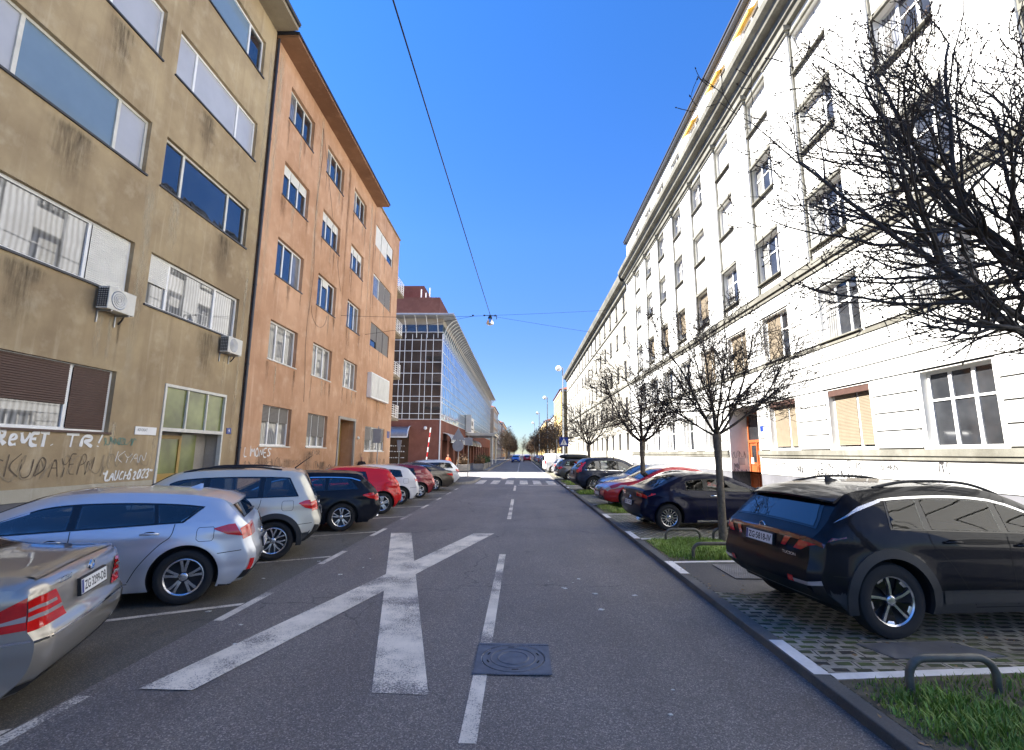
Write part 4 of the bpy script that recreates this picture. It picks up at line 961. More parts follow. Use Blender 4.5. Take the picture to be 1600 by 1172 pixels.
class Car:
    """A body skinned over a side outline: a strip runs over the outline, flanks curve down from it."""
    NU = 140
    def __init__(s, top, W, belt, xr, xf, R, zb=.2, tum=22, crown=.05, rnd=.08, dr=.085, df=.16, zclad=0, cladmat='black'):
        s.W = W; s.belt = belt; s.xr, s.xf, s.R, s.zb, s.tum = xr, xf, R, zb, math.tan(R_(tum)); s.dr, s.df = dr, df
        s.crown, s.rnd, s.zclad = crown, rnd, zclad
        s.U = resample(chaikin(top), s.NU); s.L = max(p[0] for p in s.U)
        N = []
        for i in range(s.NU):
            a = s.U[max(0, i-1)]; b = s.U[min(s.NU-1, i+1)]; dx, dz = b[0]-a[0], b[1]-a[1]; l = math.hypot(dx, dz); N.append((-dz/l, dx/l))
        s.N0 = N; k = 4
        s.N = []
        for i in range(s.NU):
            q = [N[min(max(j, 0), s.NU-1)] for j in range(i-k, i+k+1)]; x = sum(v[0] for v in q); z = sum(v[1] for v in q); l = math.hypot(x, z); s.N.append((x/l, z/l))
        for i in range(s.NU):
            if s.U[i][1] < .5: s.N[i] = (-1. if s.U[i][0] < 1.5 else 1., 0.)
        s.imax = max(range(s.NU), key=lambda i: s.U[i][1])
        ins = crown+rnd
        s.C = [(p[0]-n[0]*ins, p[1]-n[1]*ins) for p, n in zip(s.U, s.N)]
    def bz(s, x): return lerp_tab(s.belt, x)
    def w(s, x, z):
        h = s.W/2; lr, lf = .75, 1.15
        if x < lr: h -= s.dr*(max(0, (lr-x)/lr))**2.4
        if x > s.L-lf: h -= s.df*(max(0, (x-s.L+lf)/lf))**2.4
        zb = s.bz(x)
        if z < .5: h -= .05*((.5-z)/.3)**2
        zz = min(z, zb)
        if zz > .5: h -= .035*((zz-.5)/max(.2, zb-.5))**2
        h += .010*math.exp(-((z-zb+.14)/.05)**2)-.008*math.exp(-((z-.42)/.06)**2)
        for xc in (s.xr, s.xf):
            d = math.hypot(x-xc, z-s.R); h += .018*math.exp(-((d-s.R-.07)/.09)**2)
        if z > zb: h -= .012*min(1, (z-zb)/.04)+s.tum*(z-zb)+.08*(z-zb)**2
        return max(.2, h)
    def P(s, u, q):
        """u: fractional index along the outline, q in -1..1 across"""
        u = min(max(u, 0), s.NU-1.001); i = int(u); f = u-i
        l = lambda a: (a[i][0]*(1-f)+a[i+1][0]*f, a[i][1]*(1-f)+a[i+1][1]*f)
        p, n, c = l(s.U), l(s.N), l(s.C); w = s.w(c[0], max(c[1], s.zb)); r = min(s.rnd*1.3, w*.3)
        a = abs(q); y = w*a
        e = max(0, (y-(w-r))/r); ins = s.crown*a*a+(s.rnd)*(1-math.sqrt(max(0, 1-e*e)))
        return (p[0]-n[0]*ins, math.copysign(y, q) if q else 0, p[1]-n[1]*ins)
    def ua(s, z=None, x=None, front=False):
        """outline index at a height on the tail or nose, or at x on the top"""
        if x is not None:
            lo = next(i for i in range(s.NU) if s.U[i][1] > .62*s.U[s.imax][1]) if not front else 0
            rng = range(s.imax, s.NU-1) if front else range(0, s.NU-1)
            for i in rng:
                a, b = s.U[i][0], s.U[i+1][0]
                if a <= x <= b and s.U[i][1] > .6: return i+(x-a)/max(1e-9, b-a)
            return s.imax
        if not front:
            for i in range(s.imax+1):
                if s.U[i][1] <= z <= s.U[i+1][1]: return i+(z-s.U[i][1])/max(1e-9, s.U[i+1][1]-s.U[i][1])
        else:
            for i in range(s.NU-2, s.imax-1, -1):
                if s.U[i+1][1] <= z <= s.U[i][1]: return i+(s.U[i][1]-z)/max(1e-9, s.U[i][1]-s.U[i+1][1])
        return s.imax
    def roofz(s, x):
        best = 0
        for a, b in zip(s.C, s.C[1:]):
            if min(a[0], b[0]) <= x <= max(a[0], b[0]):
                f = (x-a[0])/(b[0]-a[0]) if abs(b[0]-a[0]) > 1e-9 else 0; best = max(best, a[1]+(b[1]-a[1])*f)
        return best
    def side(s, x, z, sg=1):
        h = s.bvh.ray_cast(Vector((x, sg*3, z)), Vector((0, -sg, 0)), 3) if hasattr(s, 'bvh') else (None,)
        return abs(h[0].y) if h[0] is not None else s.w(x, z)
    def cx(s, z, front=False):
        rng = range(s.NU-2, s.imax-1, -1) if front else range(0, s.imax)
        for i in rng:
            a, b = s.C[i], s.C[i+1]
            if min(a[1], b[1]) <= z <= max(a[1], b[1]): return a[0]+(b[0]-a[0])*((z-a[1])/((b[1]-a[1]) or 1))
        return s.C[-1][0] if front else s.C[0][0]
    def body(s, parent, mats):
        nq, ns = 10, 22; rows = []; NU = s.NU
        d = [0]
        for a, b in zip(s.U, s.U[1:]): d.append(d[-1]+math.hypot(b[0]-a[0], b[1]-a[1]))
        x0, x1 = s.C[0][0], s.C[-1][0]; zcl = []
        for i in range(NU):
            f = .3*d[i]/d[-1]+.7*(min(max(s.C[i][0], x0), x1)-x0)/(x1-x0); xb = x0+.02+(x1-x0-.04)*f
            half = [s.P(i, k/nq) for k in range(nq+1)]
            c = s.C[i]; zt = max(c[1], s.zb+.02)
            for k in range(1, ns+1):
                t = k/ns; t = t**.85
                z = zt+(s.zb-zt)*t; x = c[0]+(xb-c[0])*t
                half.append((x, s.w(x, z), z))
            e = half[-1]; half.append((e[0], e[1]*.5, s.zb)); half.append((e[0], 0, s.zb))
            rows.append([(p[0], -p[1], p[2]) for p in half[::-1]][:-1]+half[1:] if False else [(p[0], -p[1], p[2]) for p in half[-2:0:-1]]+half)
        mb = MB(); b0 = 0; n = len(rows[0])
        for r in rows: mb.v += r
        for i in range(NU-1):
            for j in range(n):
                k = (j+1) % n; fc = [i*n+j, i*n+k, (i+1)*n+k, (i+1)*n+j]; mb.f.append(fc)
                zc = sum(mb.v[v][2] for v in fc)/4; mb.m.append(1 if zc < s.zb+.012 else (2 if zc < s.zclad else 0))
        mb.f.append(list(range(n))[::-1]); mb.m.append(1); mb.f.append([(NU-1)*n+j for j in range(n)]); mb.m.append(1)
        o = mb.build('body', mats, parent, smooth=180)
        # wheel wells are cut out with short drums
        cb = MB(); cb.mi = 1; ra = s.R+.055
        for xc in (s.xr, s.xf):
            for sg in (-1, 1):
                y0, y1 = sorted((sg*(s.W/2-.30), sg*(s.W/2+.2)))
                ring = [[(xc+ra*math.cos(2*math.pi*k/48), y, s.R+.01+ra*math.sin(2*math.pi*k/48)) for k in range(48)] for y in (y0, y1)]
                b = len(cb.v); cb.grid(ring, True); cb.f.append([b+k for k in range(48)]); cb.m.append(1); cb.f.append([b+48+k for k in range(48)][::-1]); cb.m.append(1)
        bm = bmesh.new(); bm.from_mesh(o.data); bmesh.ops.remove_doubles(bm, verts=bm.verts, dist=1e-5); bmesh.ops.recalc_face_normals(bm, faces=bm.faces); bm.to_mesh(o.data); bm.free()
        from mathutils.bvhtree import BVHTree
        s.bvh = BVHTree.FromPolygons([v.co.copy() for v in o.data.vertices], [list(p.vertices) for p in o.data.polygons])
        s.bo = o; s.cut(cb)
        return o
    def cut(s, cb):
        """take the closed pieces in cb out of the body mesh"""
        o = s.bo; co = cb.build('cutter', list(o.data.materials), None)
        bm = bmesh.new(); bm.from_mesh(co.data); bmesh.ops.recalc_face_normals(bm, faces=bm.faces); bm.to_mesh(co.data); bm.free()
        md = o.modifiers.new('cut', 'BOOLEAN'); md.operation = 'DIFFERENCE'; md.object = co; md.solver = 'EXACT'; md.material_mode = 'INDEX'
        dg = bpy.context.evaluated_depsgraph_get(); dg.update()
        me = bpy.data.meshes.new_from_object(o.evaluated_get(dg))
        o.modifiers.clear(); old = o.data; o.data = me; bpy.data.meshes.remove(old); bpy.data.objects.remove(co)
        me.polygons.foreach_set('use_smooth', [True]*len(me.polygons)); me.set_sharp_from_angle(angle=R_(38)); me.name = 'body'
    # --- conforming pieces
    def flank(s, mb, bot, top, eps=.004, nx=16, nz=6, sides=(1, -1)):
        def along(pl, t):
            pl = resample(pl, 33); k = t*32; i = min(31, int(k)); f = k-i; return (pl[i][0]+(pl[i+1][0]-pl[i][0])*f, pl[i][1]+(pl[i+1][1]-pl[i][1])*f)
        B = [along(bot, i/nx) for i in range(nx+1)]; T = [along(top, i/nx) for i in range(nx+1)]
        for sg in sides:
            rows = []
            for j in range(nz+1):
                t = j/nz; rows.append([(a[0]+(c[0]-a[0])*t, sg*(s.side(a[0]+(c[0]-a[0])*t, a[1]+(c[1]-a[1])*t)+eps), a[1]+(c[1]-a[1])*t) for a, c in zip(B, T)])
            mb.grid(rows)
    def line(s, mb, pts, wd=.008, eps=.002, n=24, sides=(1, -1)):
        q = resample(pts, n)
        for sg in sides:
            rows = []
            for i, p in enumerate(q):
                a, b = q[max(0, i-1)], q[min(n-1, i+1)]; dx, dz = b[0]-a[0], b[1]-a[1]; l = math.hypot(dx, dz) or 1; nx, nz = -dz/l*wd/2, dx/l*wd/2
                rows.append([(p[0]+nx, sg*(s.side(p[0]+nx, p[1]+nz)+eps), p[1]+nz), (p[0]-nx, sg*(s.side(p[0]-nx, p[1]-nz)+eps), p[1]-nz)])
            mb.grid(rows)
    def skin(s, mb, u0, u1, qa, qb, eps=.004, nu=10, nq=16):
        """strip patch; qa, qb = (q0,q1) at u0 and u1"""
        rows = []
        for i in range(nu+1):
            t = i/nu; u = u0+(u1-u0)*t; a, b = qa[0]+(qb[0]-qa[0])*t, qa[1]+(qb[1]-qa[1])*t; row = []
            for j in range(nq+1):
                q = a+(b-a)*j/nq; p = Vector(s.P(u, q)); du = Vector(s.P(u+.3, q))-Vector(s.P(u-.3, q)); dq = Vector(s.P(u, q+.02))-Vector(s.P(u, q-.02))
                n = du.cross(dq)
                n = n.normalized() if n.length > 1e-9 else Vector((0, 0, 1))
                h = s.bvh.ray_cast(p+n*.25, -n, .4)
                if h[0] is not None: p = h[0]
                row.append(p+n*eps)
            rows.append(row)
        mb.grid(rows)

def wheel(parent, x, y, R, wd, sg, style, rimr=None, paintm='alloy'):
    """tyre on the axis y; sg is the outer side"""
    rim = rimr or R*.68
    mb = MB(); h = wd/2
    mb.lathe([(rim-.012, -h*.9), (rim+.02, -h), (R-.05, -h*1.02), (R-.012, -h*.86), (R, -h*.6), (R, h*.6), (R-.012, h*.86), (R-.05, h*1.02), (R-.075, h*1.0), (rim+.02, h*.96), (rim-.008, h*.80)], 44, (x, y, R), 'y')
    e = bpy.data.objects.new('wheel', None); COL.objects.link(e); e.parent = parent; ORI[e] = Vector((0, 0, 0))
    mb.build('tyre', M['rubber'], e, smooth=40)
    f = lambda r, a, d: (x+r*math.cos(a), y+sg*(h*.80+d), R+r*math.sin(a))
    mb = MB(); mb.grid([[f(r, 2*math.pi*k/40, d) for k in range(40)] for r, d in ((.001, -.06), (rim*.5, -.065), (rim-.02, -.05))], True)
    mb.build('brake_disc', M['alloy_dark'], e, smooth=40)
    mb = MB(); mb.grid([[f(r, 2*math.pi*k/44, d) for k in range(44)] for r, d in ((rim-.03, -.055), (rim-.026, -.006), (rim-.012, .004), (rim+.004, .0), (rim+.006, -.012))], True)
    n, kind = style
    def spoke(a, w0, w1, r0, r1, d0=-.012, d1=-.006, sk=0., th=.022):
        pr = []
        for r, w_, d in ((r0, w0, d0), ((r0+r1)/2, (w0+w1)/2*.92, (d0+d1)/2+.004), (r1, w1, d1)):
            aa = a+sk*(r-r0)/(r1-r0); c, q = math.cos(aa), math.sin(aa)
            pt = lambda off, dd: (x+r*c-off*q, y+sg*(h*.80+dd), R+r*q+off*c)
            pr.append([pt(-w_/2, d-th), pt(-w_/2, d), pt(w_/2, d), pt(w_/2, d-th)])
        mb.grid(pr, True)
    for k in range(n):
        a = math.pi/2+2*math.pi*k/n
        if kind == 'single': spoke(a, .05, .07, .05, rim-.02)
        elif kind == 'fat': spoke(a, .085, .12, .05, rim-.02)
        elif kind == 'thin': spoke(a, .022, .024, .06, rim-.02)
        elif kind == 'double': spoke(a+.14, .03, .034, .06, rim-.02, sk=.05); spoke(a-.14, .03, .034, .06, rim-.02, sk=-.05)
        elif kind == 'vee': spoke(a, .024, .026, .05, rim-.02, sk=.24); spoke(a, .024, .026, .05, rim-.02, sk=-.24)
        elif kind == 'turbine': spoke(a, .024, .030, .045, rim-.02, sk=.12); spoke(a+.55, .05, .10, rim*.72, rim-.02, d0=-.028, d1=-.01, sk=-.1)
    mb.grid([[f(r, 2*math.pi*k/20, d) for k in range(20)] for r, d in ((.052, -.05), (.05, -.012), (.043, -.006), (.03, -.004), (.001, -.004))], True)
    rm = mb.build('rim', M[paintm], e, smooth=35)
    if kind == 'turbine':
        mb = MB()
        for k in range(n): a = math.pi/2+2*math.pi*k/n; spoke(a+.42, .03, .13, .05, rim-.03, d0=-.03, d1=-.02, sk=.12)
        mb.build('spoke_inlay', M['trim'], rm)
    mb = MB()
    for k in range(5): a = .3+2*math.pi*k/5; mb.grid([[f(.048+.008*math.cos(b), a+.16*math.sin(b), d) for b in [j*math.pi/3 for j in range(6)]] for d in (.0, .004)], True)
    mb.build('wheel_nut', M['black'], e)
    return e
def plate_on(parent, cx, z, back=True, txt=None, tilt=8, w_=.52, h_=.112):
    sg = -1 if back else 1; t = math.tan(R_(tilt)); f = lambda y, zz, n=0: (cx+sg*n-sg*t*(zz) if back else cx+n-t*zz, (-y if back else y), z+zz)
    mb = MB(); mb.fbox(lambda u, zz, n: f(u, zz, n), -w_/2-.01, w_/2+.01, -h_/2-.012, h_/2+.012, -.02, .004); fr_ = mb.build('plate_holder', M['black'], parent)
    mb = MB(); mb.fbox(lambda u, zz, n: f(u, zz, n), -w_/2, w_/2, -h_/2, h_/2, .004, .008); o = mb.build('licence_plate', M['plate'], parent)
    if txt:
        sgn = 1
        mb = MB()
        put_text(mb, txt, lambda a, b: f(-w_/2+.055+a, -h_*.33+b, .0086), w_-.075, h_*.66, .02); mb.build('lettering', M['ink'], o)
        mb = MB(); mb.fbox(lambda u, zz, n: f(u, zz, n), -w_/2+.004, -w_/2+.04, -h_/2+.004, h_/2-.004, .0075, .0088); mb.build('country_band', M['blue'], o)
def mirror(parent, car, x, z, m):
    for sg in (1, -1):
        y = car.w(x, z); mb = MB(); rows = []
        for k in range(7):
            a = -math.pi/2+math.pi*k/6; r = math.cos(a); rows.append([(x+.06*r*math.cos(b)*(1.1 if math.cos(b) > 0 else .8), sg*(y+.12+.105*math.sin(a)), z+.045+.075*r*math.sin(b)) for b in [j*math.pi/6 for j in range(12)]])
        mb.grid(rows, True); mb.tube([(x, sg*(y-.02), z-.02), (x, sg*(y+.06), z+.02)], .022, 6); mb.build('mirror', m, parent, smooth=60)
def handle(parent, car, x, z, m, tilt=.0):
    for sg in (1, -1):
        y = car.side(x, z); mb = MB()
        pts = [(x-.10, sg*(y+.002), z), (x-.085, sg*(y+.03), z+.004), (x, sg*(y+.04), z+.012), (x+.085, sg*(y+.03), z+.004), (x+.10, sg*(y+.002), z)]
        rows = [[(p[0]+d[0]*.0, p[1]+sg*d[0], p[2]+d[1]) for d in ((.006, -.012), (.012, 0), (.006, .012), (-.006, .012), (-.008, 0), (-.006, -.012))] for p in pts]
        mb.grid(rows, True); h = mb.build('door_handle', m, parent, smooth=60)
        mb = MB(); mb.grid([[(x+.07*r*math.cos(a), sg*(y+.0025), z+.032*r*math.sin(a)) for a in [j*math.pi/8 for j in range(16)]] for r in (.01, 1)], True); mb.build('handle_recess', M['trim'], h)
def glasshouse(parent, c, panes, base='trim', gm='car_glass', chrome=None, inside=True):
    """panes: list of (xb0,xb1,xt0,xt1): lower and upper ends of each side pane; top edge follows the roof rail"""
    def pl(x0, x1, top, off): return [(x0+(x1-x0)*i/12, (c.roofz(x0+(x1-x0)*i/12)-.045-off) if top else c.bz(x0+(x1-x0)*i/12)+.018+off) for i in range(13)]
    x0, x1 = panes[0][0]-.03, panes[-1][1]+.03; t0, t1 = panes[0][2]-.02, panes[-1][3]+.03
    if chrome:
        mb = MB(); c.line(mb, pl(x0-.02, x1, chrome == 'top', -.016 if chrome != 'top' else -.024), .022, .006, 40); mb.build('chrome_trim', M['chrome'], parent)
    if not inside:
        mb = MB(); c.flank(mb, pl(x0, x1, 0, -.012), pl(t0, t1, 1, -.016), .003, 26, 7); mb.build('window_surround', M[base], parent, smooth=60)
    else:       # dark pillars and rubber edges, then an opening through the cabin behind each pane
        ends = [(x0, panes[0][0]+.012, t0, panes[0][2]+.012)]+[(p[1]-.012, q[0]+.012, p[3]-.012, q[2]+.012) for p, q in zip(panes, panes[1:])]+[(panes[-1][1]-.012, x1, panes[-1][3]-.012, t1)]
        for sg in (1, -1):
          mb = MB()
          for e0, e1, f0, f1 in ends: c.flank(mb, pl(e0, e1, 0, -.012), pl(f0, f1, 1, -.016), .004, 4, 7, (sg,))
          for p in panes:
            c.flank(mb, pl(p[0], p[1], 0, -.012), pl(p[0], p[1], 0, .014), .004, 16, 2, (sg,)); c.flank(mb, pl(p[2], p[3], 1, .014), pl(p[2], p[3], 1, -.016), .004, 16, 2, (sg,))
          mb.build('window_surround', M[base], parent, smooth=60)
        cb = MB(); cb.mi = 1
        for a, b, t0_, t1_ in panes:
            ring = pl(a+.012, b-.012, 0, .010)+pl(t0_+.012, t1_-.012, 1, .010)[::-1]; n = len(ring); k = len(cb.v)
            cb.v += [(x, -1.3, z) for x, z in ring]+[(x, 1.3, z) for x, z in ring]
            cb.f += [[k+i, k+(i+1) % n, k+n+(i+1) % n, k+n+i] for i in range(n)]+[[k+i for i in range(n)][::-1], [k+n+i for i in range(n)]]; cb.m += [1]*(n+2)
        c.cut(cb)
        zs = c.bz(panes[-1][0]); W = c.W
        seats = [(panes[-1][0]+.10, .37), (panes[-1][0]+.10, -.37)]+([(panes[0][0]+.14, .36), (panes[0][0]+.14, -.36)] if len(panes) > 1 else [])
        for x, y in seats:
            mb = MB()
            for z0, z1, hw, th in ((zs-.25, zs+.10, .22, .06), (zs+.13, zs+.27, .13, .045)):
                rows = []
                for z, k in ((z0, .8), (z0+.02, 1), ((z0+z1)/2, 1.02), (z1-.03, .92), (z1, .55)):
                    rows.append([(x-.12*(z-zs)+th*k*cx_, y+hw*k*sy_, z) for cx_, sy_ in [(math.cos(j*math.pi/6), math.copysign(abs(math.sin(j*math.pi/6))**.6, math.sin(j*math.pi/6))) for j in range(12)]])
                mb.grid(rows, True)
                mb.f.append([len(mb.v)-12+j for j in range(12)]); mb.m.append(0)
            mb.tube([(x-.12*.1, y+.05, zs+.08), (x-.12*.14, y+.05, zs+.15)], .008, 5); mb.build('seat', M['interior'], parent, smooth=60)
        mb = MB(); xs = panes[-1][0]+.62; mb.tube([(xs+.05*math.sin(j*math.pi/10), .37+.18*math.cos(j*math.pi/10), zs+.02+.17*math.sin(j*math.pi/10)) for j in range(21)], .014, 6); mb.build('steering_wheel', M['black'], parent, smooth=60)
    for a, b, t0, t1 in panes:
        for sg in (1, -1):
            mb = MB(); c.flank(mb, pl(a, b, 0, .004), pl(t0, t1, 1, .004), .007, 16, 6, (sg,)); mb.build('side_window', M[gm+('_clear' if inside else '')], parent, smooth=60)
def seams(parent, c, lines):
    for l in lines:
        for sg in (1, -1): mb = MB(); c.line(mb, l, .009, .0015, 24, (sg,)); mb.build('door_seam', M['dark'], parent)
def end_glass(parent, c, u0, u1, qb, qt, name, gm='car_glass', border=.06):
    mb = MB(); c.skin(mb, u0, u1, (-qb, qb), (-qt, qt), .004, 10, 20); o = mb.build(name+'_border', M['trim'], parent, smooth=60)
    d = (u1-u0)*.06
    mb = MB(); c.skin(mb, u0+d, u1-d, (-qb+border, qb-border), (-qt+border, qt-border), .008, 10, 20); mb.build(name, M[gm], parent, smooth=60)
def lamp(parent, c, z0, z1, q0, flank_b, flank_t, m, name, front=False, eps=.008, qtop=None, inner=None):
    for sg in (1, -1):
        mb = MB()
        if z1 > z0:
            ua, ub = sorted((c.ua(z=z0, front=front), c.ua(z=z1, front=front)))
            qa, qb = (q0, qtop if qtop is not None else q0) if not front else (qtop if qtop is not None else q0, q0)
            c.skin(mb, ua, ub, (sg*qa, sg*1.), (sg*qb, sg*1.), eps, 8, 10)
        if flank_b: c.flank(mb, flank_b, flank_t, eps, 12, 6, (sg,))
        o = mb.build(name, M[m], parent, smooth=50)
        if inner:
            mb = MB()
            for (bo, to) in inner[0]: c.flank(mb, bo, to, eps+.003, 10, 3, (sg,))
            mb.build('clear_lens', M[inner[1]], o, smooth=50)
def arch_trim(parent, c, m='clad', w_=.075):
    mb = MB()
    for xc in (c.xr, c.xf):
        for sg in (1, -1):
            rows = []
            for k in range(41):
                a = R_(-18+216*k/40); row = []
                for r, e in ((c.R+.045, -.03), (c.R+.047, .014), (c.R+.055+w_, .014), (c.R+.06+w_, -.004)):
                    x, z = xc+r*math.cos(a), max(c.zb+.0, c.R+.01+r*math.sin(a)); row.append((x, sg*(c.w(x, z)+e), z))
                rows.append(row)
            mb.grid(rows); mb.build('wheel_arch_trim', M[m], parent, smooth=40); mb = MB()
def place(root, wheel_pt, c, ang_f, side):
    """put the car so that the visible rear wheel stands at wheel_pt; ang_f heading in degrees; side +1 left, -1 right wheel"""
    a = R_(ang_f); f = Vector((math.cos(a), math.sin(a))); l = Vector((-f.y, f.x))
    p = Vector(wheel_pt[:2])-f*c.xr-l*side*(c.W/2-.12)
    root.location = (p.x, p.y, wheel_pt[2] if len(wheel_pt) > 2 else 0); root.rotation_euler = (0, 0, a)
def wheels(parent, c, style, wd=.22, rimr=None, m='alloy'):
    for x in (c.xr, c.xf):
        for sg in (1, -1): wheel(parent, x, sg*(c.W/2-.02-wd/2), c.R, wd, sg, style, rimr, m)
def low_trim(parent, c, z0, z1, name='bumper_trim', m='black', front=False, q=1.):
    mb = MB(); ua, ub = sorted((c.ua(z=z0, front=front), c.ua(z=z1, front=front))); c.skin(mb, ua, ub, (-q, q), (-q, q), .006, 5, 24); mb.build(name, M[m], parent, smooth=50)
def fin(parent, c, x, m):
    u = c.ua(x=x); p = c.P(u, 0); mb = MB(); rows = []
    for dx, h_, w_ in ((-.09, .055, .012), (-.06, .06, .02), (.0, .035, .025), (.09, .0, .02)): rows.append([(p[0]+dx, -w_, p[2]-.01), (p[0]+dx, -w_*.25, p[2]+h_), (p[0]+dx, w_*.25, p[2]+h_), (p[0]+dx, w_, p[2]-.01)])
    mb.grid(rows, True); mb.f.append([0, 1, 2, 3]); mb.m.append(0); mb.build('antenna_fin', m, parent, smooth=40)
def spoiler(parent, c, x0, x1, drop, m, over=.12):
    """roof spoiler: wedge that continues the roof backwards over the rear glass"""
    mb = MB(); rows = []
    for i in range(15):
        q = -.9+1.8*i/14; a = Vector(c.P(c.ua(x=x1), q)); b = Vector(c.P(c.ua(x=x0), q)); d = (b-a); d.normalize(); e = b+d*over; e.z -= drop-abs(q)**3*.0
        e.x += .06*abs(q)**3
        rows.append([a+Vector((0, 0, .004)), b+Vector((0, 0, .012)), e+Vector((0, 0, .004)), e-Vector((0, 0, .018)), b-Vector((-.02, 0, .06))])
    mb.grid(rows, True); n = len(mb.v)
    mb.f.append([0, 1, 2, 3, 4]); mb.m.append(0); mb.f.append([n-5, n-4, n-3, n-2, n-1]); mb.m.append(0)
    mb.build('roof_spoiler', m, parent, smooth=35)
def rails(parent, c, x0, x1, m='clad', hgt=.045):
    for sg in (1, -1):
        mb = MB(); pts = []
        for i in range(15):
            x = x0+(x1-x0)*i/14; p = c.P(c.ua(x=x), sg*.86); pts.append((p[0], p[1], p[2]+hgt*min(1, 4*min(i, 14-i)/14)))
        mb.tube(pts, .017, 8); mb.build('roof_rail', M[m], parent, smooth=50)
def badge(parent, f, txt, w_, h_=None, m='chrome', name='model_badge'):
    mb = MB(); put_text(mb, txt, f, w_, h_, .01); mb.build(name, M[m], parent)
def exhaust(parent, x, y, z):
    mb = MB(); mb.lathe([(.03, .12), (.034, 0), (.04, -.01), (.044, 0), (.044, .12)], 16, (x, y, z), 'x'); mb.build('exhaust', M['chrome'], parent, smooth=50)
def tail_pt(c, z, y, n=.012):
    """point on the tail at height z, lateral y"""
    u = c.ua(z=z); p0 = c.P(u, 0); w_ = abs(c.P(u, 1)[1]); p = c.P(u, max(-.97, min(.97, y/w_))); return (p[0]-n, y, p[2])
def emblem(parent, c, z, r=.045, m='chrome'):
    p = tail_pt(c, z, 0, .01); mb = MB(); k = 24
    mb.grid([[(p[0]-d, rr_*1.25*math.cos(2*math.pi*j/k), p[2]+rr_*math.sin(2*math.pi*j/k)) for j in range(k)] for rr_, d in ((r, 0), (r*.95, .008), (r*.78, .008), (r*.74, 0))], True)
    mb.build('emblem', M[m], parent, smooth=40)
def wiper(parent, c, z, q0, q1):
    mb = MB(); a = c.ua(z=z); pts = [Vector(c.P(a+.8*i/6, q0+(q1-q0)*i/6))+Vector((-.02, 0, .012)) for i in range(7)]; mb.tube(pts, .009, 5); mb.build('rear_wiper', M['black'], parent)
PROF = dict(
 hatch=([(.16, .22), (.05, .33), (.0, .45), (.0, .62), (.05, .72), (.09, .84), (.13, .98), (.17, 1.02), (.36, 1.22), (.46, 1.325), (.58, 1.365), (.95, 1.42), (1.6, 1.455), (2.2, 1.445), (2.55, 1.36), (3.2, 1.0), (3.4, .95), (3.9, .87), (4.2, .74), (4.35, .6), (4.38, .45), (4.33, .28), (4.25, .22)], 4.38, 1.45),
 suv=([(.24, .30), (.08, .42), (.0, .55), (.0, .70), (.06, .82), (.09, 1.0), (.12, 1.08), (.17, 1.2), (.32, 1.48), (.40, 1.56), (.7, 1.60), (1.5, 1.615), (2.2, 1.59), (2.5, 1.52), (3.05, 1.12), (3.25, 1.06), (3.75, 1.0), (4.03, .92), (4.15, .75), (4.175, .55), (4.12, .38), (4.02, .3)], 4.175, 1.61),
 wagon=([(.2, .25), (.06, .35), (.0, .48), (.0, .62), (.06, .70), (.09, .9), (.14, .98), (.42, 1.26), (.56, 1.37), (.72, 1.41), (1.3, 1.44), (2.2, 1.43), (2.65, 1.35), (3.3, 1.0), (3.5, .96), (4.2, .86), (4.5, .7), (4.63, .5), (4.58, .3), (4.5, .22)], 4.63, 1.43),
 tall=([(.24, .32), (.09, .42), (.02, .52), (.0, .68), (.05, .80), (.07, .98), (.11, 1.07), (.2, 1.13), (.46, 1.42), (.6, 1.54), (.72, 1.58), (1.2, 1.63), (1.9, 1.645), (2.5, 1.57), (3.2, 1.15), (3.4, 1.08), (4.1, 1.0), (4.4, .85), (4.5, .65), (4.48, .42), (4.4, .3)], 4.5, 1.65),
 coupe=([(.2, .24), (.06, .34), (.0, .48), (.0, .62), (.06, .70), (.07, .90), (.11, .98), (.25, 1.0), (.42, 1.03), (.9, 1.24), (1.25, 1.35), (1.7, 1.39), (2.1, 1.38), (2.5, 1.29), (3.2, .96), (3.4, .92), (4.1, .82), (4.4, .66), (4.49, .48), (4.44, .28), (4.36, .22)], 4.49, 1.38),
 sedan=([(.16, .22), (.04, .33), (.0, .46), (.0, .60), (.06, .655), (.065, .80), (.09, .94), (.13, .99), (.24, 1.02), (.55, 1.035), (.85, 1.05), (1.2, 1.22), (1.5, 1.36), (2.0, 1.425), (2.5, 1.41), (2.85, 1.32), (3.4, 1.0), (3.6, .95), (4.1, .86), (4.4, .72), (4.52, .56), (4.53, .42), (4.48, .28), (4.42, .2)], 4.53, 1.42),
 van=([(.14, .25), (.02, .36), (.0, .5), (.0, 1.1), (.05, 1.55), (.14, 1.78), (.35, 1.83), (1.5, 1.85), (2.7, 1.8), (3.05, 1.62), (3.6, 1.13), (4.0, 1.0), (4.3, .85), (4.4, .6), (4.38, .4), (4.3, .25)], 4.4, 1.85))
def prof(kind, L=None, H=None):
    p, l, h = PROF[kind]; L = L or l; H = H or h; return [(x*L/l, z*H/h if z > .5 else z) for x, z in p]
